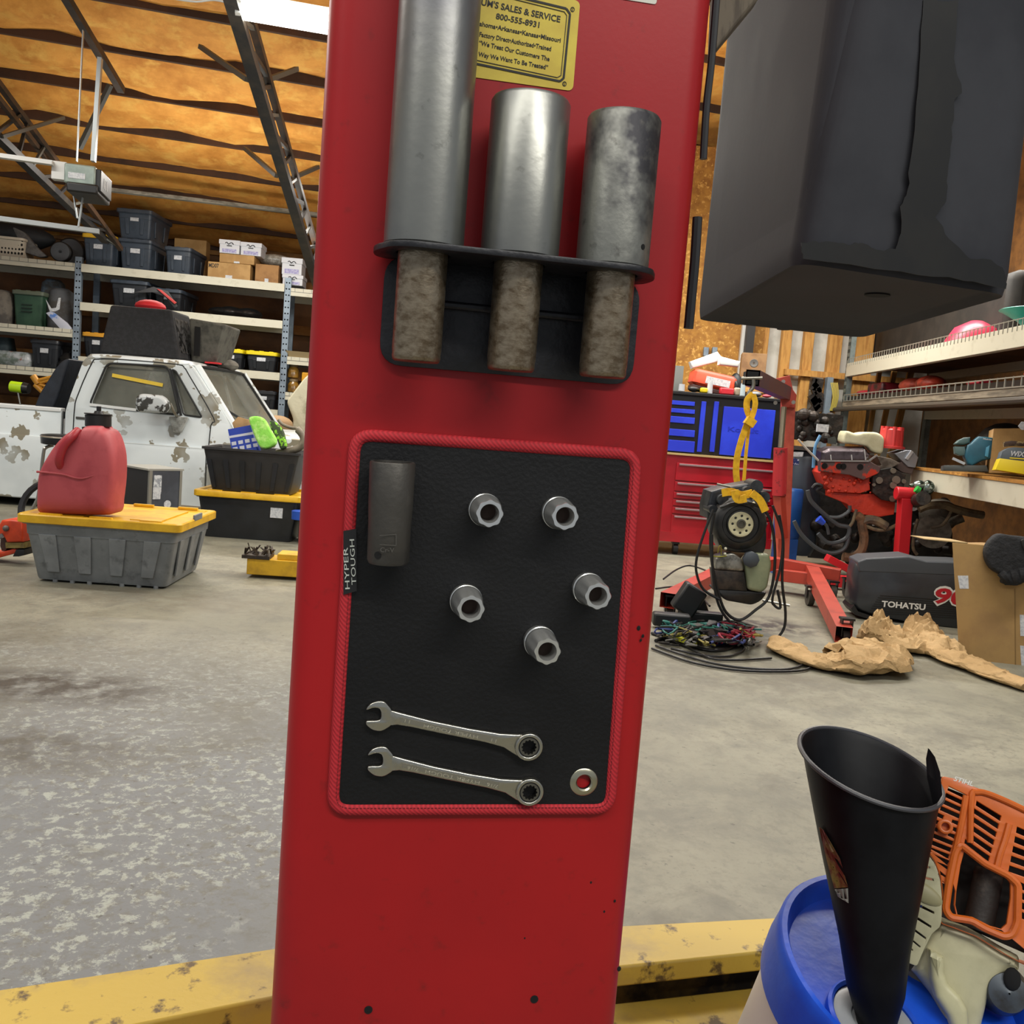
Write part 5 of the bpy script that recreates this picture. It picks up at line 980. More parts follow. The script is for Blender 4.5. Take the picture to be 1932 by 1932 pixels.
# ================================================================ RIGHT SIDE
TX = Up((at(1370, 1045, 8.1).x, 8.1), 0); tq = lambda x, y, yl=0: TX.q(x, y, yl)
redt = mt('tool_red', '#a81222', .3, c2='#98101e', sc=4, coat=.3); bx_b = mt('chest_black', '#141416', .4); blu = mt('chest_blue', '#2436c4', .35, c2='#2a42d8', sc=3)
xr = tq(1468, 900)[0]; xl = -.95
lo_ = thing('tool_cabinet', 'red rolling tool cabinet with long drawers against the far board wall', 'tool cabinet', TX.M)
MB().box(xl, xr, .02, .55, .11, .855).done('cabinet', redt, lo_, 0, bev=.006)
MB().box(xl-.01, xr+.01, -.01, .57, .855, .872).done('worktop', mt('top_wood', '#b29a68', .5), lo_, 0)
for y in (887, 913, 927, 940, 953, 966, 986):
    pass
dr = [(872, 908), (908, 928), (928, 942), (942, 956), (956, 971), (971, 1008)]
for k, (a, b) in enumerate(dr):
    z1 = tq(1320, a+3)[1]; z0 = tq(1320, b+2)[1]; z1 = min(z1, .845)
    for xa, xb in ((tq(1270, 950)[0], xr-.03),):
        d_ = MB().box(xa, xb, 0, .022, z0+.004, z1-.004).done('drawer', redt, lo_, 0, bev=.003)
        MB().box(xa+.02, xb-.02, -.018, -.002, z1-.026, z1-.010).done('handle', mt('drawer_rail', '#a78f92', .3, .6), d_, 0, bev=.003)
for x in (tq(1275, 1050)[0], xr-.08): MB().cyl((x-.02, .08, .05), (x+.02, .08, .05), .05, n=20).box(x-.03, x+.03, .05, .12, .09, .12).done('caster', bx_b, lo_)
MB().box(xl, xr, -.004, .02, .115, .20).done('kick_panel', redt, lo_, 0)
up_ = thing('tool_chest', 'black and blue top tool chest standing on the red rolling cabinet', 'tool chest', TX.M @ T(0, 0, .874))
o = lambda z_: z_-.874
zt = tq(1465, 752)[1]
MB().box(xl, xr-.01, .03, .50, 0, o(zt)).done('case', bx_b, up_, 0, bev=.006)
MB().box(xl-.01, xr, .0, .51, o(zt)-.03, o(zt)).done('top_rim', bx_b, up_, 0, bev=.006)
for a, b in ((757, 765), (772, 780), (787, 799), (811, 824), (832, 853)):
    xa, xb = tq(1240, a)[0], tq(1312, a)[0]; z1, z0 = o(tq(1295, a)[1]), o(tq(1295, b)[1]); MB().box(xa, xb, .012, .034, z0, z1).done('drawer', blu, up_, 0, bev=.003)
for (a, b) in ((1323, 1333), (1347, 1357)):
    z1, z0 = o(tq(a, 757)[1]), o(tq(a, 853)[1]); p0, p1 = tq(a-3, 805)[0], tq(b-4, 805)[0]
    MB().box(p0, p1, .012, .034, z0, z1).done('door', blu, up_, 0, bev=.003)
p0, p1 = tq(1362, 815)[0], tq(1460, 815)[0]; z1, z0 = o(tq(1410, 770)[1]), o(tq(1410, 862)[1])
dd = MB().box(p0, p1, .010, .034, z0, z1).done('door', blu, up_, 0, bev=.003)
MB(Matrix.Translation((0, .010, 0)) @ Matrix.Rotation(R(90), 4, 'X')).text('Kobalt', (tq(1374, 810)[0], (z0+z1)/2+.0), (tq(1432, 810)[0], (z0+z1)/2+.0), .04, ext=.002).done('lettering', mt('chest_emboss', '#2030b0', .3), dd)
TZ = zt+.002
def tops(yl, x0, x1, yt, d, mat, name, lab, cat, rz=0, shp=None, bev=.01):
    a = tq(x0, yt, yl); b = tq(x1, yt, yl); w_ = b[0]-a[0]; h_ = a[1]-TZ
    t = MB(TX.M @ T((a[0]+b[0])/2, yl+d/2, TZ, rz)); 
    if shp == 'ball': t.ball((0, 0, h_/2), (w_/2, d/2, h_/2))
    elif shp == 'cyl': t.cyl((0, 0, 0), (0, 0, h_), w_/2, w_/2*.9, 18)
    else: t.box(-w_/2, w_/2, -d/2, d/2, 0, h_)
    return tag(t.done(name, mat, None, 40, bev if not shp else 0), lab, cat)
pc = thing('power_tool_case', 'orange red plastic tool case tilted on top of the blue tool chest', 'case', TX.M @ T(tq(1345, 720, .2)[0], .28, TZ+.05) @ Matrix.Rotation(R(8), 4, 'Y'))
MB().zloft([(rrect(.34, .22, .03), 0), (rrect(.38, .26, .03), .02), (rrect(.38, .26, .03), .11), (rrect(.34, .22, .03), .135)]).done('case', mt('case_orange_red', '#cf4a2c', .4, c2='#bf4228', sc=9), pc)
MB().box(-.08, .13, -.134, -.130, .03, .09).done('label', lab_w, pc, 0)
MB().box(-.18, .16, -.12, .1, -.045, .0).done('tray', mt('dark_tray', '#3a1a16', .6), pc, 0, bev=.01)
MB().tube([(.15, -.10, .12), (.19, -.12, .06), (.19, -.12, .0)], .02, 8).done('latch', bx_b, pc)
pw_ = mt('crumpled_white', '#cfcfcd', .7)
for k, (ps, lb) in enumerate((([(1300, 683), (1352, 664), (1364, 680), (1304, 696)], 'crumpled white paper on the orange red tool case, left piece'), ([(1352, 674), (1390, 684), (1386, 694), (1350, 690)], 'crumpled white paper on the orange red tool case, right piece'))):
    pp = [tq(x, y, .3) for x, y in ps]; mb = MB(TX.M @ Matrix.Translation((0, .35-.1*k, 0)) @ Matrix.Rotation(R(90), 4, 'X')); mb.flat([pp], .1, .012, 0, 2); tag(mb.done('paper', pw_), lb, 'paper')
tops(.03, 1336, 1347, 722, .05, mt('white_lidm', '#b9bcc2', .35), 'round_tin', 'small silver white lid standing beside the yellow tape measure', 'lid', shp='cyl')
tops(.0, 1323, 1336, 731, .06, mt('tape_yellow', '#d9c31c', .4), 'tape_measure', 'small yellow and black tape measure on the blue tool chest edge', 'tape measure')
tops(.02, 1300, 1322, 727, .08, capm, 'black_case', 'small black pouch on the blue tool chest at its left end', 'pouch', shp='ball')
tops(.0, 1282, 1294, 724, .06, mt('white_bottle', '#aeb2b8', .4), 'bottle', 'small white container at the left end of the tool chest top', 'bottle', shp='cyl')
tops(.03, 1360, 1386, 731, .07, mt('red_tin', '#c02632', .4), 'red_packet', 'red packet lying in the middle of the tool chest top', 'packet')
tops(.06, 1387, 1398, 731, .06, mt('cream_box', '#a89a84', .5), 'small_box', 'small cream box right of the red packet on the chest', 'box')
tops(.0, 1399, 1409, 723, .05, mt('clear_bottle', '#a6b6bd', .2), 'spray_bottle', 'pale clear bottle on the tool chest beside the yellow strap', 'bottle', shp='cyl')
tops(.16, 1380, 1404, 702, .1, mt('bag_dkgrey', '#2d3034', .5), 'camera_bag', 'dark grey bag right of the orange red case on the chest', 'bag', shp='ball')
tops(.02, 1440, 1458, 743, .06, mt('pink_red', '#c4404e', .5), 'rag', 'pink red rag at the right end of the tool chest top', 'rag', shp='ball')
tops(.05, 1418, 1440, 737, .08, mt('grey_tool', '#85888c', .3, .5), 'pliers_pile', 'grey metal hand tool under the hoist boom on the chest', 'hand tool', shp='ball')
# monitor + wall bits
a = tq(1280, 690, .5); tag(MB(TX.M @ T(a[0], .5, TZ)).box(-.1, .05, 0, .03, 0, a[1]-TZ).done('plastic_box', mt('grey_box', '#6f7470', .4)), 'grey plastic box at the left end behind the tool case', 'box')
for k, x in enumerate((1330, 1346)):
    a = at(x, 663, 9.85); tag(MB().box(a.x-.02, a.x+.03, 9.80, 9.85, a.z-.05, a.z+.04).done('wall_outlet', galv, bev=.004), ('left', 'right')[k]+' of two small metal fittings screwed to the board wall above the tool chest', 'wall fitting')
# wooden speaker
a, b = tq(1407, 664, .62), tq(1457, 664, .62); zb = tq(1430, 712, .62)[1]
t = thing('wooden_speaker', 'brown wooden bookshelf speaker standing behind the tool chest by the black post', 'speaker', TX.M @ T((a[0]+b[0])/2-.0, .80, zb-.10, R(-10)))
h_ = a[1]-zb+.10; w_ = (b[0]-a[0])*.93
MB().box(-w_/2, w_/2, -.13, .13, 0, h_).done('cabinet', mt('speaker_wood', '#8b6a45', .5, c2='#765636', sc=9), t, 0, bev=.003)
Mx = Matrix.Rotation(R(90), 4, 'X')
for cx_, cz_, r_, mm, nm in ((-.0, h_-.09, .038, mt('tweeter', '#5c5a56', .4), 'tweeter'), (.06, h_-.17, .02, hole, 'port'), (-.0, .10, .07, mt('cone_dark', '#26262c', .5), 'woofer')): MB(Matrix.Translation((cx_, -.131, cz_)) @ Mx).lathe([(r_, 0), (r_*.9, .004), (r_*.3, -.001)], 24, None, False).done(nm, mm, t)
tag(MB(TX.M).box(a[0]-.05, b[0]+.1, .62, .98, zb-.14, zb-.10).done('wall_shelf', stud, bev=.004), 'narrow wooden shelf under the wooden speaker', 'shelf')
# ---- engine hoist
hr_ = mt('hoist_red', '#a83c2c', .45, c2='#8c2f22', sc=8, lo=.5, hi=.7); hr2 = mt('hoist_light_red', '#b8503c', .45, c2='#9c3e2e', sc=6)
HM = at(1498, 1062, 6.85); 
ho = thing('engine_hoist', 'red folding engine hoist with boom, hydraulic ram and splayed legs', 'engine hoist', Matrix.Translation((HM.x, 6.85, 0))); hs = Matrix.Translation((-HM.x, -6.85, 0))
mt0, mb0 = at(1487, 755, 6.85), at(1474, 1072, 6.85)
MB(hs).bar(mb0, mt0, .085, .085).done('mast', hr2, ho, 0, bev=.004)
br = at(1478, 735, 6.82); be = at(1420, 713, 5.45)
MB(hs).loft([[c+V((sx*.04, 0, sz*.045)) for sx, sz in ((-1, -1), (1, -1), (1, 1), (-1, 1))] for c in (at(1482, 742, 6.8), be)], True, False).done('boom', mt('boom_dark_red', '#4e1f1c', .4, c2='#3c2030', sc=7), ho, 0)
MB(hs).loft([[c+V((sx*.032, 0, sz*.036)) for sx, sz in ((-1, -1), (1, -1), (1, 1), (-1, 1))] for c in (be-V((0, .002, 0)), be+V((0, .1, 0)))]).done('boom_bore', hole, ho, 0)
pv = [(1464, 714), (1490, 708), (1496, 735), (1503, 745), (1500, 770), (1476, 768), (1468, 740)]
mb = MB(hs); mb.loft([[at(x, y, Y) for x, y in pv] for Y in (6.78, 6.92)]); mb.done('pivot_bracket', hr_, ho, 0, bev=.004)
r0, r1, r2 = at(1470, 935, 6.70), at(1473, 845, 6.70), at(1479, 768, 6.74)
MB(hs).cyl(r0, r1, .048, n=20).done('ram_body', mt('ram_red', '#b02a30', .4, c2='#2c2420', sc=9, lo=.55, hi=.6), ho)
MB(hs).cyl(r1, r2, .020, n=14).done('ram_rod', mt('ram_rod', '#8a806c', .3, .7), ho)
MB(hs).bar(r0, at(1475, 1015, 6.74), .07, .05).done('ram_mount', hr_, ho)
mb = MB(hs)
for p_ in ((1497, 759), (1463, 760), (1478, 720)): mb.cyl(at(p_[0], p_[1], 6.74), at(p_[0], p_[1], 6.70), .014, n=10)
mb.done('bolt', mt('bolt_steel', '#a9a9a0', .3, .8), ho)
ce_ = at(1530, 1068, 6.55); c0, c1 = at(1462, 1062, 6.62), at(1585, 1085, 6.45)
MB(hs).bar(c0, c1, .10, .08).done('cross_beam', hr_, ho, 0, bev=.004)
MB(hs).bar(c0+V((0, -.08, -.07)), at(1530, 1092, 6.4), .07, .08).done('lower_beam', hr_, ho, 0, bev=.004)
def leg(a, b, w_=.085, nm='leg'):
    n0, n1 = a, b; d = (b-a).normalized(); sd = V((0, 0, 1)).cross(d).normalized()*w_/2; uv_ = V((0, 0, w_/2))
    l_ = MB(hs).loft([[c-sd-uv_, c+sd-uv_, c+sd+uv_, c-sd+uv_] for c in (a, b)], True, False).done(nm, hr_, ho, 0)
    MB(hs).loft([[c-sd*.8-uv_*.8, c+sd*.8-uv_*.8, c+sd*.8+uv_*.8, c-sd*.8+uv_*.8] for c in (b-d*.12, b-d*.115)], True, True).done('leg_bore', hole, l_, 0); return l_
leg(at(1531, 1078, 6.5), at(1592, 1198, 4.98))
leg(at(1352, 1085, 6.3), at(1259, 1133, 5.30))
MB(hs).bar(at(1352, 1085, 6.3), c0, .08).done('leg_root', hr_, ho, 0)
ro = at(1604, 1070, 6.6); MB(hs).bar(at(1560, 1052, 6.6), ro+V((0, 0, -.02)), .09, .05).done('rear_leg', mt('bright_red_leg', '#c02026', .4), ho, 0, bev=.004)
def caster(px, py, Y, r_=.05, wd=None):
    p = at(px, py, Y); z_ = r_+.002; c = V((p.x, p.y, z_)); f = MB(hs).cyl(c-V((.018, 0, 0)), c+V((.018, 0, 0)), r_, n=20).done('caster', mt('caster_rubber', '#39352f', .6), ho); 
    top = .12; MB(hs).box(c.x-.03, c.x-.024, c.y-.02, c.y+.02, z_, top).box(c.x+.024, c.x+.03, c.y-.02, c.y+.02, z_, top).box(c.x-.035, c.x+.035, c.y-.03, c.y+.03, top, top+.012).done('fork', bx_b, f, 0)
caster(1572, 1100, 6.4); caster(1529, 1120, 6.1); caster(1601, 1085, 6.6); caster(1592, 1222, 5.05, .03); caster(1262, 1165, 5.35, .03)
# hook, strap, small engine
hk = at(1417, 728, 5.45); tag(MB().tube([at(1421, 716, 5.45), at(1421, 730, 5.45), at(1415, 738, 5.45), at(1412, 746, 5.45), at(1419, 750, 5.45), at(1424, 744, 5.45)], .012, 8).cyl(at(1398, 714, 5.45), at(1438, 713, 5.45), .010, n=10).done('lifting_hook', mt('hook_steel', '#8f8d84', .35, .8)), 'steel hook and pin on the end of the hoist boom', 'hook')
ys = mt('strap_yellow', '#d9a90f', .7, c2='#c29208', sc=30)
def strap(mb, pts, w_, Y):
    P_ = [at(x, y, Y+(0 if len(q_) < 1 else 0)) for x, y, *q_ in pts]; out_ = []
    n_ = len(P_); dense = []
    for i in range(n_-1):
        p0, p1, p2, p3 = P_[max(i-1, 0)], P_[i], P_[i+1], P_[min(i+2, n_-1)]
        for k in range(5):
            t = k/5; dense.append(.5*((2*p1)+(p2-p0)*t+(2*p0-5*p1+4*p2-p3)*t*t+(3*p1-p0-3*p2+p3)*t**3))
    dense.append(P_[-1]); secs = []
    for i, p in enumerate(dense):
        d = (dense[min(i+1, len(dense)-1)]-dense[max(i-1, 0)]).normalized(); s_ = d.cross(V((0, 1, 0))).normalized()*w_/2; f = V((0, .004, 0)); secs.append([p-s_-f, p+s_-f, p+s_+f, p-s_+f])
    return mb.loft(secs)
mb = MB(); strap(mb, [(1421, 743), (1410, 755), (1410, 775), (1420, 796)], .035, 5.43); strap(mb, [(1421, 745), (1425, 760), (1421, 780), (1413, 798)], .03, 5.41)
mb.cbox(at(1415, 796, 5.40), (.055, .05, .045), Matrix.Rotation(.5, 3, 'Y')); strap(mb, [(1411, 796), (1399, 830), (1390, 868), (1390, 905), (1400, 935)], .035, 5.40); strap(mb, [(1414, 798), (1408, 850), (1404, 900), (1400, 935)], .018, 5.42)
strap(mb, [(1362, 930), (1380, 928), (1400, 934), (1420, 930)], .04, 4.99); strap(mb, [(1418, 930), (1434, 944), (1444, 965)], .04, 4.97); strap(mb, [(1386, 925), (1391, 942), (1408, 940)], .04, 4.96)
tag(mb.done('lifting_strap', ys), 'knotted yellow webbing strap hanging from the hoist hook and around the engine', 'strap')
EP = Pl(at(1400, 1040, 5.05), (.04, -1, .0)); eq = lambda x, y, z_=0: (*EP.q(1230+x/2.752, 860+y/2.752), z_)
e2 = lambda x, y: eq(x, y)[:2]
eg = thing('small_engine', 'small black petrol engine with pale fuel tank hanging from the yellow strap', 'engine', EP.M)
eb = mt('engine_black', '#1b1b1c', .4, c2='#2a2a29', sc=12)
fc = e2(455, 352); MB(Matrix.Translation((*fc, 0))).lathe([(.148, -.12), (.150, -.03), (.146, .0), (.130, .022), (.100, .028), (.095, .020), (.078, .020), (.074, .032), (.05, .036)], 48).done('fan_cover', eb, eg, 50)
MB().flat([[e2(*p) for p in catm([(330, 400), (360, 480), (430, 500), (500, 505), (560, 520), (590, 470), (590, 370), (560, 300), (450, 240), (340, 300)], 3)]], .14, .01, -.13, 2).done('blower_housing', eb, eg)
cg = mt('cream_gear', '#c9c4a0', .5); pl_ = MB(Matrix.Translation((*e2(452, 352), .030))).flat([circ(.066, 40)]+[list(reversed(circ(.007, 12, .045*math.cos(2*PI*k/8), .045*math.sin(2*PI*k/8)))) for k in range(8)], .012, .002).done('starter_plate', cg, eg, 40)
MB(Matrix.Translation((*e2(452, 348), .042))).lathe([(.024, 0), (.024, .008), (.016, .009), (.014, .003)], 24).done('hub', mt('hub_steel', '#5d5a50', .4, .6), pl_)
mb = MB(); mb.flat([[e2(*p) for p in [(300, 270), (320, 190), (390, 170), (560, 140), (600, 200), (620, 260), (600, 330), (300, 330)]]], .2, .012, -.25, 2)
for x, y, r_ in ((370, 230, .03), (545, 160, .035), (585, 215, .03), (320, 280, .024), (500, 190, .03)): mb.cyl(eq(x, y, -.14), eq(x, y, .0), r_, n=14)
mb.done('crankcase', mt('crank_grey', '#3d4044', .4, .5, c2='#22252b', sc=10), eg)
MB().cyl(eq(350, 150, -.05), eq(420, 165, -.05), .006, n=8).done('linkage', stc, eg)
MB().flat([[e2(*p) for p in rpoly([(330, 520), (420, 500), (470, 540), (475, 600), (320, 590)], 20, 3)]], .1, .012, -.08, 2).done('carburettor', mt('alloy', '#9a9890', .35, .7, c2='#5e5c55', sc=14), eg)
MB().flat([[e2(*p) for p in [(320, 590), (475, 600), (490, 700), (330, 690)]]], .12, .006, -.10).done('air_filter', mt('soot', '#131211', .5, c2='#3c322a', sc=14), eg)
tk2 = MB().flat([[e2(*p) for p in rpoly([(478, 560), (530, 500), (600, 505), (612, 560), (590, 680), (560, 705), (490, 690)], 16, 4)]], .16, .016, -.12, 3).done('fuel_tank', mt('tank_green', '#7d8568', .4, c2='#8f9474', sc=7), eg, 50)
c_ = e2(500, 530); MB(Matrix.Translation((*c_, .03))).lathe([(.042, 0), (.044, .03), (.036, .036)], 8).done('fuel_cap', mt('cap_grey', '#3f464d', .5), tk2)
MB().flat([[e2(*p) for p in rpoly([(320, 690), (600, 705), (570, 750), (520, 775), (380, 750)], 20, 3)]], .16, .01, -.15).done('base_pan', eb, eg)
mb = MB()
for x, y in ((375, 478), (562, 510), (520, 243), (372, 505)): mb.ball(eq(x, y, .03), .008)
mb.done('screw', mt('screw_white', '#c9c9b4', .4), eg)
mb = MB(); mb.tube([eq(*p, .03) for p in ((295, 515), (340, 520), (380, 515))], .004, 6); mb.tube([eq(*p, .03) for p in ((335, 500), (340, 470), (352, 465), (352, 510))], .003, 6); mb.done('linkage', mt('brass', '#8f8a3c', .4, .6), eg)
MB().cyl(eq(580, 755, -.02), eq(715, 778, .0), .006, n=8).done('rod', stc, eg)
# hanging cables
cbk = mt('cable_black', '#141517', .45)
for i, (pts, r_, lb) in enumerate((([(310, 290), (290, 420), (300, 560), (330, 700), (370, 800), (440, 840), (520, 790), (590, 720), (620, 560), (610, 380), (560, 270), (440, 238), (340, 262)], .008, 'black cable looped closely around the hanging engine'),
        ([(640, 300), (660, 440), (655, 640), (672, 800), (660, 890), (600, 945), (500, 930), (400, 860), (330, 760), (300, 600), (295, 400)], .0075, 'long black cable loop hanging lowest under the small engine, right side'),
        ([(300, 270), (250, 400), (215, 520), (215, 600), (250, 680), (330, 730)], .007, 'black cable hanging in a bow at the left of the hanging engine'),
        ([(600, 250), (650, 400), (640, 560), (600, 720), (610, 760), (640, 770), (625, 680)], .007, 'short black cable hanging down the right flank of the engine'))):
    tag(MB(EP.M).tube([eq(x, y, .06+.01*i) for x, y in pts], r_, 8, 5).done('cable', cbk), lb, 'cable', None)
# cable pile on the floor
random.seed(11)
fq = lambda x, y, z_=0: onz(1230+x/2.752, 860+y/2.752, z_)
for i, (pts, lb) in enumerate((([(0, 920), (120, 960), (300, 1010), (420, 990), (430, 930), (330, 900), (180, 905), (20, 960)], 'thick black cable loop on the floor at the left of the wiring pile'),
        ([(20, 985), (150, 1030), (330, 1080), (520, 1105), (700, 1108), (790, 1080), (810, 1040), (760, 1010)], 'longest thin black cable curving right to the brown paper'),
        ([(0, 1000), (200, 1070), (420, 1110), (640, 1120), (800, 1110), (850, 1070)], 'outermost thin black cable on the floor, nearest the camera'),
        ([(40, 940), (180, 990), (300, 1050), (440, 1060), (620, 1050)], 'thin black cable between the pile and the paper'),
        ([(100, 1000), (260, 1035), (400, 1040), (480, 1000), (420, 960)], 'short looped black cable in front of the wiring pile'),
        ([(60, 640), (130, 590), (200, 570), (290, 600)], 'thin black cable running from the column to the hoist leg'),
        ([(20, 690), (110, 680), (150, 700), (200, 640), (230, 700), (300, 780)], 'black cable draped over the left hoist leg'))):
    z_ = .012 if i < 5 else .0
    P_ = [fq(x, y, .009 if i < 5 else .08) for x, y in pts]; tag(MB().tube(P_, .009 if i == 0 else .006, 8, 5).done('cable', cbk), lb, 'cable')
cols = ['#256457', '#8c2a3c', '#2d3a70', '#8f8544', '#151516', '#161514', '#6a6a66', '#35766e', '#1a1a1a', '#1b1818']
mbs = [MB() for _ in cols]
for k in range(70):
    x, y = random.uniform(30, 520), random.uniform(860, 975); j = k % len(cols); y = y if j not in (0, 7) else random.uniform(862, 905); x = x if j != 1 else random.uniform(330, 520)
    pts = [fq(x, y, random.uniform(.01, .07))]
    for s in range(5): pts.append(fq(x+random.uniform(-75, 75), min(985, max(858, y+random.uniform(-26, 26))), random.uniform(.008, .08)))
    mbs[j].tube(pts, random.choice((.004, .005, .007)), 5, 3)
wp = thing('wiring_harness', 'tangled pile of coloured wiring and connectors on the floor under the hoist', 'wiring', Matrix.Translation(fq(260, 930)))
for c_, mb in zip(cols, mbs):
    me = mb.done('wire_bundle', mt('wire'+c_, c_, .5), wp); me.matrix_parent_inverse = wp.matrix_world.inverted()
for x, y, s_ in ((240, 900, .03), (290, 930, .034), (310, 880, .025), (350, 920, .03), (270, 960, .024), (215, 940, .024)):
    o = MB().cbox(fq(x, y, .05), (s_*1.7, s_*1.3, .05), Matrix.Rotation(x*.1, 3, 'Z') @ Matrix.Rotation(y*.07, 3, 'X')).done('connector', mt('connector_dark', '#1a1818', .5, c2='#2b2020', sc=25), wp); o.matrix_parent_inverse = wp.matrix_world.inverted()
tag(MB().bar(fq(95, 935, .03), fq(225, 975, .03), .03, .02).done('yellow_tube', mt('neon_tube', '#cfd23a', .5)), 'yellow plastic sleeve lying across the cable pile', 'sleeve')
tag(MB().tube([fq(320+k*14, 965-k*2+(10 if k % 2 else -10), .035+(.014 if k % 2 else -.01)) for k in range(16)], .006, 6, 3).done('coiled_cable', mt('cord_red', '#a3222c', .5)), 'coiled red cord at the right of the wiring pile', 'cord')
mb = MB(); 
p = fq(190, 745, .14); mb.cbox(p, (.13, .10, .16), Matrix.Rotation(.5, 3, 'Y')); p2 = fq(240, 800, .06); mb.cbox(p2, (.1, .09, .12), Matrix.Rotation(-.4, 3, 'Y')); mb.cbox(fq(100, 850, .05), (.20, .08, .07)); mb.cbox(fq(250, 840, .04), (.24, .08, .07))
tag(mb.done('electrical_box', cbk, bev=.012), 'black electrical boxes resting against the left hoist leg', 'electrical part')
# crumpled brown paper
krp = mt('crumpled_kraft', '#b49669', .8, c2='#a08458', sc=7, lo=.4, hi=.65, bump=.6, bsc=45)
def crumple(name, lab, path):   # path: (px, py, halfwidth m, height m)
    secs = []; n_ = len(path); dense = []
    for i in range(n_-1):
        for k in range(16):
            t = k/16; a, b = path[i], path[i+1]; dense.append([a[j]+(b[j]-a[j])*t for j in range(4)])
    dense.append(path[-1]); pts = [fq(d[0], d[1]) for d in dense]; N = 44
    for i, d in enumerate(dense):
        dr = (pts[min(i+1, len(pts)-1)]-pts[max(i-1, 0)]).normalized(); sd = V((0, 0, 1)).cross(dr).normalized(); sec = []
        for k in range(N):
            a = 2*PI*k/N; rx = d[2]*math.cos(a); up_ = max(0, .5+.5*math.sin(a)); P = pts[i]+sd*rx; Q = V((P.x, P.y, up_*d[3]*2+(.3 if math.sin(a) < 0 else 0)))
            f = noise.noise(Q*7)*.6; c = 1-abs(noise.noise(Q*13+V((3, 1, 2))))*2; c2 = 1-abs(noise.noise(Q*31))*2
            sec.append(P+V((0, 0, .004+up_*max(.05, d[3]*(.55+.7*f+.30*c+.10*c2))))+(sd*(f*.45+c*.12)+dr*noise.noise(Q*17)*.4)*d[2]*.6)
        secs.append(sec)
    return tag(MB().loft(secs).done(name, krp, None, 14), lab, 'paper')
crumple('packing_paper', 'crumpled brown packing paper spreading left from the hoist leg', [(640, 985, .04, .04), (700, 1030, .10, .08), (800, 1090, .05, .05), (900, 1110, .09, .08), (1020, 1125, .15, .12), (1130, 1115, .18, .13), (1195, 1070, .14, .11), (1230, 1030, .06, .06)])
crumple('packing_paper', 'crumpled brown packing paper in the middle, behind the hoist leg end', [(1080, 960, .05, .10), (1150, 975, .12, .20), (1230, 990, .12, .14), (1330, 1020, .12, .10), (1430, 1030, .06, .08)])
crumple('packing_paper', 'twisted strip of brown packing paper trailing right past the cardboard box', [(1310, 970, .04, .14), (1370, 985, .10, .20), (1450, 1020, .10, .12), (1560, 1075, .11, .08), (1700, 1130, .09, .07), (1820, 1180, .07, .06), (1960, 1230, .05, .04)])
# ---- outboard cowl
OP = Pl(at(1720, 1130, 5.75), (-.10, -1, .0)); o2 = lambda x, y: tuple(OP.q(1230+x/2.752, 860+y/2.752))
ob_ = thing('outboard_cowling', 'dark grey outboard motor cowling lying on the floor, TOHATSU 90 lettering', 'engine cover', OP.M)
cw_ = mt('cowl_grey', '#2f3338', .35, c2='#272a2f', sc=7, coat=.2)
side_o = [(1065, 545), (1580, 600), (2060, 640), (2080, 920), (1585, 902), (1330, 868), (1180, 840), (1060, 800), (1030, 770), (1040, 680), (1045, 610)]
def cwl(k, dz): dz = dz*.6 if dz < -.05 else dz; cxx = sum(o2(*p)[0] for p in side_o)/len(side_o); cyy = sum(o2(*p)[1] for p in side_o)/len(side_o); return [(cxx+(x-cxx)*k, cyy+(y-cyy)*k, dz) for x, y in rpoly([o2(*p) for p in side_o], .05, 5)]
MB().loft([cwl(.86, -.40), cwl(.97, -.34), cwl(1, -.25), cwl(1, -.05), cwl(.985, -.01), cwl(.95, .012), cwl(.90, .02)]).done('hood', cw_, ob_, 50)
MB().loft([[(*o2(x, y), z_) for x, y in ((1070, 600), (1065, 548), (1110, 530), (1330, 520), (1420, 545), (1590, 550), (2060, 590), (2060, 640))] for z_ in (-.22, .022)]).done('top_cover', mt('cowl_top', '#40454b', .45), ob_, 20, bev=.008)
mb = MB(Matrix.Translation((0, 0, .021)))
for k in range(9):
    y = 722+k*11; x = 1175-k*7 if k > 0 else 1180; a = o2(x, y); b = o2(2060, y+62); 
    if k < 2 or k > 6 or 1: mb.bar((*a, 0), (*b, 0), .003)
mb.done('groove_stripes', mt('stripe_black', '#141517', .5), ob_, 0)
MB(Matrix.Translation((0, 0, .0235))).text('TOHATSU', o2(1186, 778), o2(1412, 797), .036, bold=.03, ext=.001).done('lettering', mt('logo_white', '#d8d8d2', .5), ob_)
w90 = MB(Matrix.Translation((0, 0, .023))).text('90', o2(1452, 762), o2(1640, 776), .105, bold=.07, ext=.0008, shear=.15).done('number_outline', mt('logo_white', '#d8d8d2', .5), ob_)
MB(Matrix.Translation((0, 0, .0245))).text('90', o2(1460, 758), o2(1632, 771), .092, bold=.03, ext=.0008, shear=.15).done('number', mt('logo_red', '#b01c2a', .5), w90)
MB().loft([[(*o2(x, y), z_) for x, y in ((1045, 770), (1065, 805), (1190, 845), (1400, 885), (2080, 925), (2080, 935), (1400, 895), (1180, 862), (1050, 822), (1028, 790))] for z_ in (-.2, .026)]).done('rubber_lip', cbk, ob_, 0)
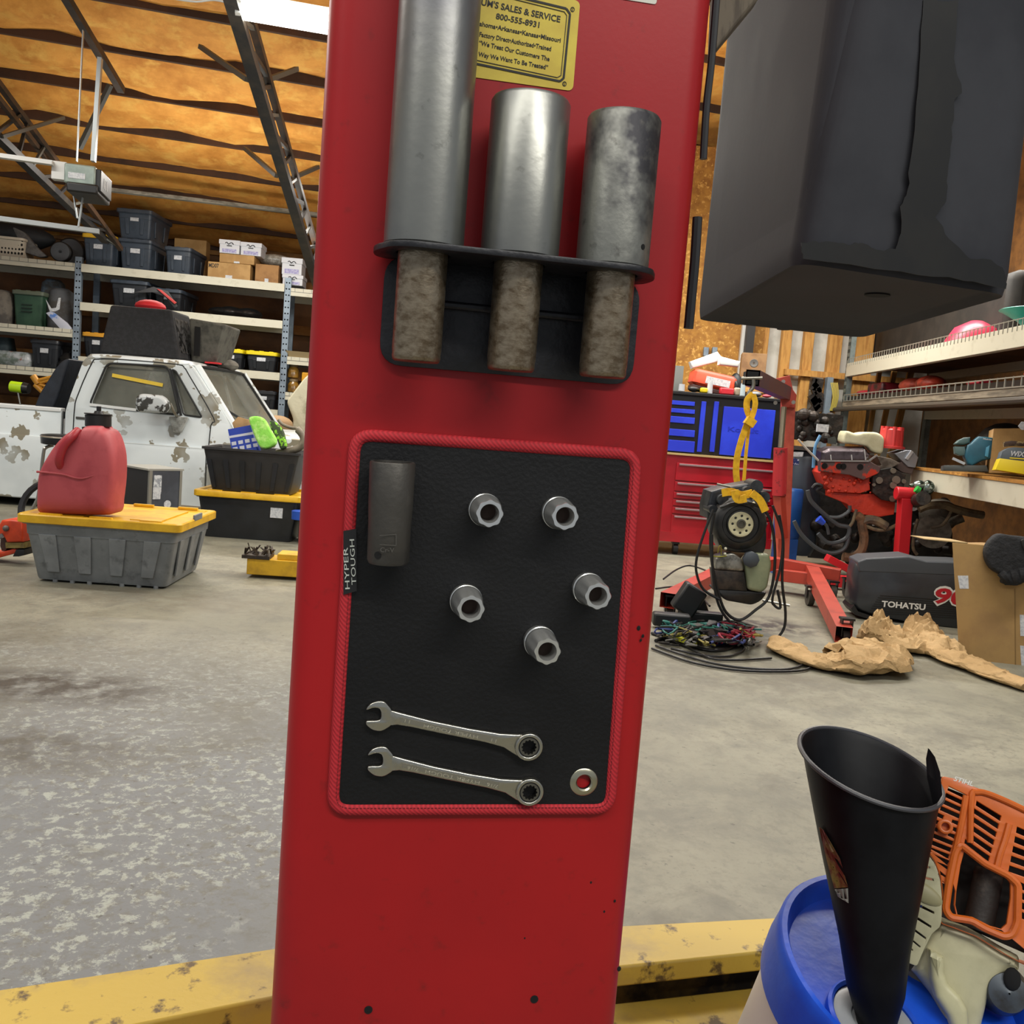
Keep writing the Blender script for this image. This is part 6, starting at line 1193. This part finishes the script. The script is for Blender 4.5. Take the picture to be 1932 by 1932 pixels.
# ---- cardboard box with gloves
KB = Pl(at(1870, 1150, 4.85), (-.16, -1, .05)); k2 = lambda x, y: tuple(KB.q(1230+x/2.752, 860+y/2.752))
kb = thing('cardboard_box', 'tall open cardboard carton at the right edge with black gloves on it', 'cardboard box', KB.M)
kbm = mt('cardboard', '#a1814f', .75, c2='#94754a', sc=5)
MB().loft([[(*k2(x, y), z_) for x, y in ((1558, 450), (1640, 455), (2200, 500), (2200, 1230), (1888, 1160), (1592, 1012))] for z_ in (0,)]+[[(k2(x, y)[0]+.26, k2(x, y)[1], -.40) for x, y in ((1558, 450), (1640, 455), (2200, 500), (2200, 1230), (1888, 1160), (1592, 1012))]]).done('carton', kbm, kb, 0, bev=.004)
MB().loft([[(*k2(x, y), z_) for x, y in ((1418, 434), (1560, 448), (1640, 455), (1640, 450), (1560, 442), (1418, 430))] for z_ in (-.30, 0)]).done('top_flap', mt('cardboard_light', '#b39a6c', .75), kb, 0)
MB().flat([[k2(*p) for p in ((1588, 622), (1642, 622), (1645, 690), (1598, 690))]], .001, 0, .0).done('label', lab_w, kb, 0)
MB().flat([[k2(*p) for p in ((1910, 825), (2000, 830), (2000, 940), (1913, 935))]], .001, 0, .0).done('label', lab_w, kb, 0); MB().flat([[k2(*p) for p in ((1912, 985), (2000, 995), (2000, 1105), (1918, 1090))]], .001, 0, .0).done('label', lab_w, kb, 0)
MB().bar((*k2(1884, 690), .001), (*k2(1888, 1160), .001), .004, .002).done('seam', mt('seam_brown', '#7d6238', .8), kb, 0)
glv = mt('black_knit', '#17181a', .85, c2='#222326', sc=25, bump=.6, bsc=60)
gv = thing('work_glove', 'pair of black knit work gloves with yellow trim draped on the carton', 'gloves', KB.M)
MB().flat([[k2(*p) for p in catm([(1740, 430), (1780, 402), (1850, 410), (1932, 420), (2000, 450), (2000, 560), (1925, 590), (1910, 650), (1860, 668), (1800, 655), (1800, 620), (1740, 580), (1712, 520), (1715, 470)], 3)]], .07, .02, .004, 3).done('glove_body', glv, gv, 60)
for p0, p1 in (((1790, 600), (1830, 650)), ((1850, 590), (1868, 655)), ((1895, 580), (1905, 640))): MB().tube([(*k2(*p0), .06), (*k2((p0[0]+p1[0])/2, (p0[1]+p1[1])/2), .066), (*k2(*p1), .05)], .022, 8, 3).done('finger', glv, gv)
MB().flat([[k2(*p) for p in catm([(1885, 435), (1930, 430), (1980, 470), (1960, 510), (1915, 500)], 3)]], .02, .006, .065).done('yellow_trim', mt('glove_trim', '#1b1b18', .8, c2='#c9b628', sc=22, lo=.5, hi=.55), gv)
# ---- red V8 engine on stand
VP_ = 7.15; VQ = Pl(at(1650, 900, VP_), (-.12, -1, 0)); v2 = lambda x, y: tuple(VQ.q(1500+x/5.52, 780+y/5.52))
v8 = thing('car_engine', 'red V8 engine block with grey valve covers mounted on a stand', 'engine', VQ.M)
ve = mt('engine_red', '#c8371f', .45, c2='#a62c19', sc=9, lo=.5, hi=.7, bump=.3, bsc=30); vg = mt('valve_grey', '#5b5359', .35, .5, c2='#3b3135', sc=9, bump=.3, bsc=25); vs = mt('valve_edge', '#a39f9c', .35, .6)
def vx(ps, z0, z1, nm, m_, k=1, bv=.004): 
    return MB().loft([[(*v2(*p), z_) for p in ps] for z_ in (z0, z1)]).done(nm, m_, v8, 20, bev=bv)
vx([(262, 620), (300, 560), (580, 555), (780, 640), (790, 800), (680, 835), (400, 820), (310, 740)], -.35, -.02, 'block', ve)
vx([(390, 820), (750, 845), (1000, 835), (1070, 870), (1050, 1060), (900, 1085), (650, 1050), (560, 950), (390, 880)], -.28, -.05, 'oil_pan', ve)
vx([(258, 490), (760, 495), (880, 560), (860, 620), (700, 690), (560, 640), (262, 600)], -.10, .04, 'cylinder_head', mt('head_mix', '#5e4a48', .45, .3, c2='#c8371f', sc=6, lo=.52, hi=.56))
vc = MB().loft([[(*v2(*p), z_) for p in q_] for q_, z_ in (([(250, 480), (255, 380), (350, 345), (760, 345), (830, 430), (750, 492)], -.14), ([(258, 488), (262, 400), (345, 362), (700, 375), (760, 440), (735, 490)], .03), ([(300, 480), (300, 410), (360, 385), (690, 395), (712, 440), (700, 480)], .06))]).done('valve_cover', vg, v8, 20, bev=.005)
for x in (350, 565, 705): MB().bar((*v2(x, 372), .05), (*v2(x+8, 484), .062), .008).done('cover_rib', vs, vc)
MB().bar((*v2(255, 490), .05), (*v2(750, 494), .05), .012).done('cover_flange', vs, vc); MB().bar((*v2(750, 494), .05), (*v2(860, 435), -.02), .012).done('cover_flange', vs, vc)
for x, y in ((295, 545), (445, 548), (490, 550), (665, 555)): MB().cyl((*v2(x, y), .035), (*v2(x, y), .048), .022, n=16).done('exhaust_port', hole, v8)
mb = MB()
random.seed(9)
for k in range(46):
    x, y = random.uniform(270, 790), random.uniform(590, 825); p = v2(x, y); mb.ball((*p, -.01), random.uniform(.006, .018), 7)
mb.done('bolt', ve, v8)
vx([(850, 440), (1000, 470), (1100, 520), (900, 620), (740, 690), (760, 600), (900, 540)], -.30, .0, 'intake_plate', mt('dirty_plate', '#6e665c', .5, .3, c2='#4a4138', sc=12))
vx([(1060, 420), (1180, 385), (1240, 385), (1310, 460), (1280, 570), (1200, 560)], -.30, -.06, 'far_valve_cover', mt('cover_silver', '#8f949c', .35, .6))
MB().bar((*v2(1240, 395), -.05), (*v2(1180, 480), -.05), .02).done('cover_edge', mt('bright_edge', '#c9cdd2', .3, .6), v8)
vx([(1060, 560), (1200, 470), (1280, 560), (1250, 640), (1150, 620)], -.25, -.08, 'far_head', mt('brown_head', '#51403b', .6))
dkm = mt('dark_mech', '#1d1a18', .5, .4, c2='#3a322c', sc=18, bump=.5, bsc=30)
vx([(800, 600), (1000, 560), (1150, 640), (1120, 800), (1060, 930), (900, 900), (800, 820)], -.22, .02, 'timing_cover', dkm)
for x, y, r_ in ((865, 695, .025), (1040, 690, .03), (1010, 745, .025), (1000, 885, .022), (810, 740, .012), (1120, 705, .016), (1010, 595, .02)): MB().cyl((*v2(x, y), .02), (*v2(x, y), .04), r_, n=16).done('pulley_bolt', mt('bolt_light', '#7d786c', .4, .7), v8)
MB().flat([[v2(*p) for p in catm([(515, 260), (545, 182), (650, 210), (740, 195), (870, 200), (940, 250), (945, 320), (920, 420), (820, 400), (760, 345), (600, 320), (525, 310)], 3)]], .22, .02, -.26, 2).done('intake_cover', mt('cream_cloth', '#c6c3a4', .6, c2='#b5b190', sc=6, bump=.4, bsc=20), v8, 50, label='pale cream cover on the intake')
mb = MB(); c_ = v2(1050, 370); mb.lathe([(.105, 0), (.105, .018), (.088, .02), (.082, .14), (.07, .15)], 20, Matrix.Translation((*c_, -.16)) @ Matrix.Rotation(R(-90), 4, 'X')); dc = mb.done('distributor_cap', mt('cap_red', '#c43a38', .4), v8, 20)
for k in range(8):
    a = 2*PI*k/8; MB(Matrix.Translation((*c_, -.16)) @ Matrix.Rotation(R(-90), 4, 'X')).cyl((.074*math.cos(a), .074*math.sin(a), .02), (.068*math.cos(a), .068*math.sin(a), .165), .017, n=10).done('terminal', mt('cap_red', '#c43a38', .4), dc)
# engine stand post
g0, g1 = at(1708, 940, 6.9), at(1697, 1075, 6.9)
es = thing('engine_stand', 'bright red steel engine stand post with rounded top beside the V8', 'engine stand', Matrix.Translation((g1.x, g1.y, 0))); es_ = Matrix.Translation((-g1.x, -g1.y, 0))
er = mt('stand_red', '#bf1c26', .4)
MB(es_).bar(V((g1.x+.01, g1.y, .02)), g0, .095, .08).done('post', er, es, 0, bev=.004)
gt_ = at(1712, 932, 6.9); MB(es_).cyl(gt_-V((.085, 0, 0)), gt_+V((.07, 0, 0)), .048, n=24).done('swivel_head', er, es, bev=.006)
MB(es_).bar(V((g1.x-.5, g1.y, .06)), V((g1.x+.3, g1.y, .06)), .08).done('base_leg', er, es, 0)
gl_s = mt('glass_shiny', '#9aa39f', .2, .7, c2='#2c3a30', sc=30, lo=.48, hi=.55)
t = tag(MB().ball(at(1750, 920, 6.85), (.05, .05, .055)).ball(at(1735, 915, 6.85), (.05, .04, .035)).cyl(at(1716, 916, 6.85), at(1730, 914, 6.85), .012, n=10).done('bracket_fitting', gl_s), 'shiny metal fitting with a green cap just right of the red stand head', 'fitting')
tag(MB().cyl(at(1728, 922, 6.78), at(1734, 926, 6.78), .025, n=12).done('green_plug', mt('green_cap', '#2c9a3c', .4)), 'small green cap on the fitting beside the stand head', 'cap')
tag(MB().cyl(at(1728, 945, 6.9), at(1742, 940, 6.7), .05, n=16).ball(at(1745, 940, 6.85), .045).done('crank_handle', dkm), 'black round mechanism right of the red stand head', 'mechanism')
# ---- dark clutter: another engine beneath with brown hoses
ck = thing('gearbox', 'dark greasy engine and gearbox assembly on the floor behind the red stand', 'engine', Matrix.Translation((3.0, 7.6, 0))); cs_ = Matrix.Translation((-3.0, -7.6, 0))
c5 = lambda x, y, Y=7.4: at(1500+x/5.52, 780+y/5.52, Y)
mb = MB(cs_); mb.loft([[c5(x, y, Y) for x, y in ((150, 700), (560, 760), (900, 1040), (1560, 1000), (1640, 1250), (1640, 1500), (620, 1540), (130, 1500))] for Y in (7.98, 8.15)]); mb.done('casting', mt('black_grease', '#0e0d0d', .6, c2='#24211e', sc=9, bump=.6, bsc=12), ck, 0)
mb = MB(cs_)
random.seed(21)
for k in range(60):
    x, y = random.uniform(180, 1600), random.uniform(900, 1480)
    if 1000 < x < 1250 or y < 1000+(x-1500)*.2: pass
    p = c5(x, y, random.uniform(7.55, 7.75)); 
    if k % 3: mb.ball(p, random.uniform(.02, .06), 9)
    else: mb.cyl(p, p+V((random.uniform(-.08, .08), -.05, random.uniform(-.05, .05))), random.uniform(.02, .05), n=12)
mb.done('casting_parts', dkm, ck)
mb = MB(cs_); mb.cyl(c5(1440, 1230, 7.3), c5(1440, 1230, 7.45), .13, n=24); mb.ball(c5(1500, 1060, 7.45), (.16, .1, .13)); mb.cyl(c5(1520, 1170, 7.35), c5(1750, 1085, 7.3), .035, n=14); mb.done('alternator', mt('dusty_metal', '#6b655a', .6, .3, c2='#4d483f', sc=14, bump=.4, bsc=25), ck)
rust = mt('rusty_hose', '#6e5138', .7, c2='#4d3a28', sc=14, bump=.3, bsc=40); dh = mt('dusty_hose', '#77694f', .7, c2='#51463a', sc=14)
for i, (pts, r_, m_, lb) in enumerate((([(500, 1490), (600, 1500), (690, 1430), (720, 1300), (700, 1180), (690, 1100), (640, 1060)], .034, rust, 'thick rusty brown pipe bending down to the floor under the red V8'),
        ([(700, 1130), (760, 1105), (850, 1120), (950, 1180)], .034, dh, 'dusty tan hose running right from the rusty pipe'),
        ([(700, 1150), (780, 1190), (880, 1215), (980, 1200), (1080, 1150), (1200, 1100)], .014, dh, 'thin dusty hose sagging beneath the V8 oil pan'),
        ([(640, 1000), (620, 1060), (600, 1130), (560, 1190)], .012, dh, 'thin tan wires hanging beside the rusty pipe'),
        ([(1290, 1000), (1400, 960), (1560, 955), (1640, 985), (1800, 1030), (1960, 1060)], .03, dh, 'thick dusty hose loom stretching right under the bench'),
        ([(1300, 960), (1500, 940), (1610, 960), (1625, 1020), (1580, 1110), (1520, 1170), (1420, 1190)], .012, dh, 'thin dusty cable looping over the alternator'),
        ([(1280, 1100), (1240, 1250), (1230, 1400), (1270, 1470)], .012, dh, 'thin grey cable beside the red stand post'),
        ([(130, 800), (160, 900), (230, 980), (330, 1070), (450, 1160), (560, 1190), (540, 1290), (430, 1345), (330, 1340), (240, 1250)], .016, mt('grey_hose', '#3f4549', .5), 'dark grey hose curving in front of the blue barrel'),
        ([(-10, 1120), (60, 1250), (180, 1370), (300, 1440), (420, 1450), (520, 1400), (560, 1280)], .015, mt('grey_hose', '#3f4549', .5), 'lowest grey hose arcing across the dark machinery'),
        ([(180, 780), (220, 740), (280, 760), (230, 800), (300, 850)], .013, cbk, 'small black hose loop above the grey hoses'),
        ([(340, 1080), (460, 1080), (560, 1020), (570, 960)], .014, mt('grey_hose', '#3f4549', .5), 'grey hose loop under the engine block left side'),
        ([(260, 1090), (280, 1130), (330, 1170), (350, 1260)], .012, mt('grey_hose', '#3f4549', .5), 'short hose with a blue tip in the dark machinery'))):
    tag(MB().tube([c5(x, y, 7.1) for x, y in pts], r_, 8, 5).done('hose', m_), lb, 'hose')
tag(MB().cyl(c5(240, 1095, 7.05), c5(300, 1145, 7.05), .03, .02, n=12).done('plug', mt('plug_blue', '#2c50c9', .4)), 'bright blue plug on the hoses left of the rusty pipe', 'plug')
# ---- compressor: blue barrel, grey tank, black engine on top
cm = thing('air_compressor', 'upright dark grey tank with a black pump on top, left of the red V8', 'compressor', Matrix.Translation((at(1520, 900, 7.6).x, 7.7, 0))); cx0 = at(1520, 900, 7.6).x; cs2 = Matrix.Translation((-cx0, -7.7, 0))
tkq = lambda x, y, Y=7.5: at(1230+x/5.222, 580+y/5.222, Y)
xa, xb = at(1497, 900, 7.5).x, at(1566, 900, 7.5).x; rT = (xb-xa)/2; zt_ = at(1525, 848, 7.5).z
MB(T((xb-xa)/2+xa-cx0, .0, 0)).lathe([(rT*.8, .14), (rT, .2), (rT, zt_-.08), (rT*.85, zt_-.02), (rT*.4, zt_)], 36).done('tank', mt('tank_slate', '#333b45', .35, c2='#2a3038', sc=5), cm)
mb = MB(cs2)
random.seed(31)
for k in range(34):
    x, y = random.uniform(1440, 1760), random.uniform(1040, 1290); p = tkq(x, y, random.uniform(7.5, 7.7)); mb.ball(p, random.uniform(.02, .05), 9)
mb.cbox(tkq(1600, 1180, 7.65), (.38, .2, .22)); mb.done('pump', dkm, cm, 20)
MB(cs2).cbox(tkq(1680, 1190, 7.45), (.09, .02, .06)).done('label', lab_w, cm, 0)
MB(cs2).box(tkq(1400, 1300)[0], tkq(1780, 1300)[0], 7.5, 7.9, zt_-.01, zt_+.02).done('platform', mt('platform_grey', '#3d3b38', .6), cm, 0)
MB(cs2).loft([[tkq(x, y, Y) for x, y in ((1730, 1290), (1800, 1270), (1820, 1310), (1815, 1350), (1730, 1340))] for Y in (7.35, 7.5)]).done('motor_cap', mt('grey_cap', '#3e4240', .5), cm, 0)
tagq = [tkq(*p, 7.30) for p in ((1385, 1425), (1495, 1425), (1485, 1470), (1385, 1470))]
MB(cs2).loft([tagq, [p+V((0, .004, 0)) for p in tagq]]).done('label', lab_w, cm, 0)
tq2 = [tkq(*p, 7.30) for p in ((1380, 1475), (1450, 1500), (1445, 1555), (1380, 1556))]
MB(cs2).loft([tq2, [p+V((0, .004, 0)) for p in tq2]]).done('label', mt('label_navy', '#1c2c66', .5, c2='#c9cde0', sc=60, lo=.55, hi=.6), cm, 0)
tag(MB().tube([tkq(1660, 1260, 7.15), tkq(1620, 1340, 7.15), tkq(1600, 1430, 7.15), tkq(1590, 1580, 7.15)], .012, 8).done('air_line', mt('line_blue', '#5f92bf', .4)), 'light blue air line hanging down from the compressor pump', 'air line')
tag(MB().tube([tkq(1440, 1300, 7.1), tkq(1530, 1400, 7.1), tkq(1640, 1510, 7.1)], .008, 8).done('air_line', mt('line_white', '#a9a6a0', .4)), 'thin whitish line slanting from the compressor to the V8', 'air line')
b0_, b1_ = at(1486, 965, 7.25), at(1527, 965, 7.25); rB = (b1_.x-b0_.x)*.62
tag(MB(T(b1_.x-rB, 7.25+.2, 0)).lathe([(rB*.9, .28), (rB, .30), (rB, at(1505, 925, 7.25).z-.02), (rB*.9, at(1505, 925, 7.25).z)], 30).box(-rB*.7, rB*.7, -.1, .1, 0, .29).done('blue_barrel', mt('barrel_blue', '#174a8c', .35, c2='#123d78', sc=5)), 'dark blue drum standing between the hoist mast and the grey tank', 'drum')
# ---- tools hanging between studs
a = at(1548, 740, 9.7); mb = MB()
random.seed(4)
for k in range(14): p = at(random.uniform(1532, 1556), random.uniform(722, 772), 9.76); mb.cbox(p, (random.uniform(.03, .09), .04, random.uniform(.04, .14)), Matrix.Rotation(random.uniform(-1, 1), 3, 'Y'))
tag(mb.done('hanging_parts', dkm), 'cluster of dark parts hanging on the stud wall above the compressor', 'hanging parts')
mb = MB()
for k in range(5): mb.tube([at(1568+k*3, 722, 9.7), at(1572+k*2.4, 750, 9.68), at(1566+k*2, 775, 9.7)], .006, 5, 3)
tag(mb.done('hanging_rope', mt('cord_pale_yellow', '#b8a94e', .6)), 'bunch of pale yellow cord hanging on the studs', 'cord')
x_ = at(1562, 735, 9.75); tag(MB().box(x_.x-.03, x_.x+.03, 9.70, 9.78, .6, at(1562, 712, 9.75).z).done('metal_strip', galv), 'galvanised metal strip standing against the studs by the right rack', 'strip')
# ================================================================ RIGHT RACK
rr_ = thing('storage_rack', 'storage rack with cream beams and wire decks along the right wall', 'rack', RR.M)
RQ = lambda x, y, yl=0: RR.q(x, y, yl)
for ux, zt_ in ((-.52, 2.35), (4.4, 2.35)):
    for yy in (0, .80):
        mb = MB(T(ux, yy, 0)); mb.box(-.045, .045, 0, .004, 0, zt_).box(-.045, -.041, 0, .05, 0, zt_).box(.041, .045, 0, .05, 0, zt_).done('upright', mt('galv_dark', '#77827f', .45, .4, c2='#5f6a68', sc=9), rr_, 0)
        if ux < 0 and yy == 0:
            mb = MB(T(ux, -.001, 0))
            for k in range(30):
                for sx in (-.02, .02): mb.box(sx-.008, sx+.008, -.001, .001, .2+.07*k, .235+.07*k)
            mb.done('slot_holes', hole, rr_, 0)
XF = .0
def beam(z_, x0=-.5, x1=4.4, h_=.11, m_=beige, yl=0.0): return MB().box(x0, x1, yl-.012, yl+.04, z_-h_, z_).done('beam', m_, rr_, 0, bev=.003)
zA = 1.845; beam(zA, h_=.13); beam(zA, yl=.80)
zB2 = 1.47; beam(zB2, h_=.05, m_=mt('plank_edge', '#8c8270', .7, c2='#5f574a', sc=9, stretch=(.4, 4, 4))); beam(zB2, yl=.80); 
zC = .905; beam(zC, x0=1.62, h_=.14); beam(zC, x0=1.62, yl=.80)
MB().box(1.60, 4.4, -.02, .84, zC, zC+.02).done('shelf_board', osb, rr_, 0)
MB().box(-.5, 4.4, 0, .82, zB2-.03, zB2-.01).done('shelf_board', ply, rr_, 0); MB().box(-.5, 4.4, 0, .82, zA-.04, zA-.02).done('shelf_board', ply, rr_, 0)
wire = mt('deck_wire', '#9a9a90', .4, .5); mb = MB()
for k in range(76): x = -.45+.064*k; mb.box(x-.003, x+.003, .013, .018, zA-.10 if k % 2 else zA-.02, zA+.004) if 0 else mb.box(x-.0025, x+.0025, -.016, -.012, zA-.03, zA+.045)
mb.box(-.45, 4.4, -.014, -.010, zA+.038, zA+.043); mb.done('deck_wires', wire, rr_, 0)
mb = MB()
for k in range(44): x = -.45+.11*k; mb.box(x-.005, x+.004, -.02, -.013, zB2, zB2+.07)
mb.box(-.45, 4.4, -.02, -.013, zB2+.06, zB2+.068).box(-.45, 4.4, -.02, -.013, zB2, zB2+.008); mb.done('deck_wires', wire, rr_, 0)
MB().box(-.45, 4.4, -.01, .03, zB2+.0, zB2+.004).box(-.45, 4.4, .02, .10, zB2+.0, zB2+.052).done('deck_rail', capm, rr_, 0)
mb = MB(); mb.tube([(-.9, -.03, zB2-.075), (.5, -.03, zB2-.075), (2, -.03, zB2-.08), (4.4, -.03, zB2-.075)], .022, 8); mb.done('conduit', mt('dark_pipe', '#3a352d', .5), rr_)
# items on right rack
def ritem(px0, px1, yt, yl, zb, nm, lab, cat, m_, shp='box', d=.3, bev=.02):
    a = RQ(px0, yt, yl); b = RQ(px1, yt, yl); w_ = min(abs(b[0]-a[0]), .42 if shp != 'box' or d < .35 else 9); h_ = max(.03, (a[1]+b[1])/2-zb); mb = MB(RR.M @ T((a[0]+b[0])/2, yl+d/2, zb))
    if shp == 'ball': mb.ball((0, 0, h_*.5), (w_/2, d/2, h_*.55))
    elif shp == 'dome': mb.lathe([(w_/2, 0), (w_/2, .02), (w_*.35, h_*.7), (w_*.1, h_)], 24)
    else: mb.box(-w_/2, w_/2, -d/2, d/2, 0, h_)
    return tag(mb.done(nm, m_, None, 40, bev if shp == 'box' else 0), lab, cat)
ritem(1652, 1905, 560, .35, zA+.002, 'dark_bag', 'long dark bundle on the upper right shelf partly behind the hanging bin', 'bundle', mt('dark_bundle', '#1d1b18', .7, c2='#2b2722', sc=6), 'box', .4, .08)
ritem(1770, 1842, 603, .10, zA+.002, 'red_basin', 'pink red plastic lid resting on the upper right shelf beside the turquoise bowl', 'lid', mt('pink_red_plastic', '#c02a48', .4), 'dome', .3)
o = MB(RR.M @ T(RQ(1885, 590, .05)[0]+.10, .30, zA+.02)).lathe([(.10, 0), (.16, .06), (.26, .12), (.275, .125), (.265, .13), (.15, .07), (.05, .02)], 36).done('plastic_bowl', mt('turquoise_plastic', '#2cc4b8', .4)); tag(o, 'turquoise plastic bowl on the upper right shelf at the frame edge', 'bowl')
zD = zB2+.06
ritem(1600, 1640, 735, .06, zD, 'red_jack', 'low red tool at the far end of the second right shelf', 'tool', mt('shelf_red', '#b02436', .4), 'ball', .2)
ritem(1630, 1672, 722, .1, zD, 'red_case', 'dark red case with black handle at the far end of the second right shelf', 'case', mt('shelf_dark_red', '#7d1624', .5, c2='#1a1210', sc=9), 'box', .2)
ritem(1685, 1716, 712, .12, zD, 'jack_stand', 'rusty red machine part on the second right shelf, left of centre', 'machine part', mt('rust_red', '#a8402c', .6, c2='#3c1c16', sc=8, bump=.6, bsc=20), 'ball', .25)
ritem(1716, 1748, 708, .12, zD, 'red_machine_part', 'orange red machine part on the second right shelf, right of the rusty one', 'machine part', mt('shelf_orange', '#b8402a', .5, c2='#6c2418', sc=8), 'ball', .22)
ritem(1822, 1848, 718, .1, zD, 'red_tin', 'flat red tin on the second right shelf below the bin corner', 'tin', mt('shelf_red', '#b02436', .4), 'box', .1)
ritem(1915, 1975, 692, .06, zD, 'orange_tool', 'orange red tool at the frame edge on the second right shelf', 'tool', mt('shelf_orange2', '#d0442a', .5), 'ball', .2)
for i, (x0, x1, lb) in enumerate(((1632, 1640, 'leftmost of three wood boards standing behind the right rack'), (1647, 1656, 'middle of three wood boards standing behind the right rack'), (1664, 1676, 'rightmost of three wood boards standing behind the right rack'))):
    a = at(x0, 760, 9.5); b = at(x1, 760, 9.5); tag(MB(Matrix.Translation((a.x, 9.5, 0)) @ Matrix.Rotation(R(3+2*i), 4, 'Y')).box(0, b.x-a.x, 0, .04, 0, 1.85).done('wood_board', mt('board_wood', '#b08a4e', .7, c2='#8f6c38', sc=6, stretch=(5, 5, .6)), bev=.003), lb, 'board', 'boards behind the right rack')
zE = zC+.022
ritem(1650, 1735, 835, -.35, zE, 'dark_machine', 'dark greasy machine in the shade at the back of the workbench', 'machine', dkm, 'ball', .4) if 0 else None
def bench(px0, px1, yt, yl, nm, lab, cat, m_, shp='box', d=.3, bev=.02): return ritem(px0, px1, yt, yl, zE, nm, lab, cat, m_, shp, d, bev)
p0 = RQ(1765, 850, .4)
o = MB(RR.M @ T(2.1, .45, zE+.03)).ball((0, 0, .16), (.22, .2, .18)).ball((.2, 0, .1), (.16, .2, .12)).cyl((-.15, 0, .1), (.25, .1, .22), .06).done('dark_machine', mt('dark_machine', '#262420', .6, c2='#45423c', sc=9, bump=.5, bsc=15), None, 30); tag(o, 'dark dusty machine at the back of the workbench behind the V8', 'machine')
teal = mt('teal_tool', '#1f5c70', .4, c2='#184a5c', sc=6); BQ = Pl(RR.w(2.95, .18, 1.05), (-.35, -1, .05)); b2 = lambda x, y: tuple(BQ.q(1700+x/8.05, 720+y/8.05))
tl = thing('mitre_saw', 'teal blue power saw on the workbench left of the small carton', 'power tool', BQ.M)
MB().flat([[b2(*p) for p in ((1010, 960), (1060, 940), (1180, 830), (1400, 850), (1395, 1170), (1240, 1200), (1080, 1280), (1010, 1240), (970, 1120))]], .16, .014, -.16, 2).done('blade_guard', teal, tl)
MB().flat([[b2(*p) for p in ((820, 940), (880, 880), (960, 845), (1060, 840), (1050, 930), (960, 960), (850, 955))]], .12, .012, -.14, 2).done('handle', mt('teal_grey_handle', '#3f5a5a', .5), tl)
MB().flat([[b2(*p) for p in ((820, 980), (980, 980), (1010, 1120), (900, 1120), (830, 1090))]], .1, .01, -.13).done('motor', mt('grey_teal_motor', '#48605f', .5), tl)
MB().flat([[b2(*p) for p in ((650, 1270), (1300, 1270), (1330, 1370), (640, 1345))]], .2, .004, -.2).done('base', mt('saw_base', '#4d504e', .5, .4), tl)
MB().bar((*b2(780, 1165), .01), (*b2(965, 1250), .01), .016).done('clamp_screw', mt('clamp_silver', '#b0b3b5', .35, .7), tl)
MB().flat([[b2(*p) for p in ((1290, 1000), (1345, 970), (1320, 1150), (1270, 1130))]], .01, .002, .0).done('painted_highlight', mt('teal_highlight', '#4d93b0', .4), tl)  # lighter teal patch painted on the guard as a highlight
MB(Matrix.Translation((0, 0, .001))).text('Makita', b2(1245, 880), b2(1375, 895), .012, ext=.001).done('lettering', lab_w, tl)
o = MB(BQ.M).flat([[b2(*p) for p in ((1410, 715), (2300, 700), (2300, 1400), (1335, 1385))]], .22, 0, -.22).done('carton', kraft, None, 0); tag(o, 'kraft carton on the workbench behind the yellow and grey box', 'carton')
BB = Pl(RR.w(3.25, .0, 1.0), (-.35, -1, .05)); b3 = lambda x, y: tuple(BB.q(1700+x/8.05, 720+y/8.05))
wx = thing('filter_box', 'yellow and grey WIX display box on the front edge of the workbench', 'box', BB.M)
MB().flat([[b3(*p) for p in ((1505, 1165), (2300, 1260), (2300, 1480), (1435, 1335))]], .16, .003, -.16).done('tray', mt('wix_yellow', '#dcc41a', .45), wx)
MB().flat([[b3(*p) for p in ((1505, 1165), (1540, 1060), (1630, 1005), (1720, 995), (2300, 1040), (2300, 1270))]], .14, .003, -.15).done('header', mt('wix_grey', '#4f5860', .5), wx)
MB(Matrix.Translation((0, 0, -.004))).text('WIX', b3(1665, 1125), b3(1880, 1140), .030, bold=.03, ext=.001, shear=.2).done('lettering', lab_w, wx)
MB().flat([[b3(*p) for p in ((1650, 1150), (2300, 1195), (2300, 1212), (1655, 1166))]], .002, 0, -.006).done('underline', mt('wix_yellow', '#dcc41a', .45), wx)
mb = MB(BB.M); mb.flat([[b3(*p) for p in ((1580, 910), (1700, 890), (1900, 910), (1900, 970), (1720, 965), (1590, 985))]], .05, .004, -.1); tag(mb.done('small_parts', mt('brown_parts', '#3a2414', .6, c2='#a08a5c', sc=16, lo=.5, hi=.55)), 'small brown and tan parts sticking up behind the yellow and grey box', 'parts')
p = RR.w(3.35, .82, 0); o = MB(RR.M).box(2.75, 4.4, 1.0, 1.02, zC+.3, zB2-.02).done('metal_sheet', mt('grey_panel', '#5a5d60', .5)); tag(o, 'grey sheet panel on the wall above the workbench at the frame edge', 'panel')
tag(MB(BB.M).flat([[b3(*p) for p in ((1815, 660), (1870, 590), (1990, 610), (1990, 720), (1870, 720))]], .02, .002, -.1).done('white_bracket', lab_w), 'small white angled sheet at the frame edge above the kraft carton', 'sheet')
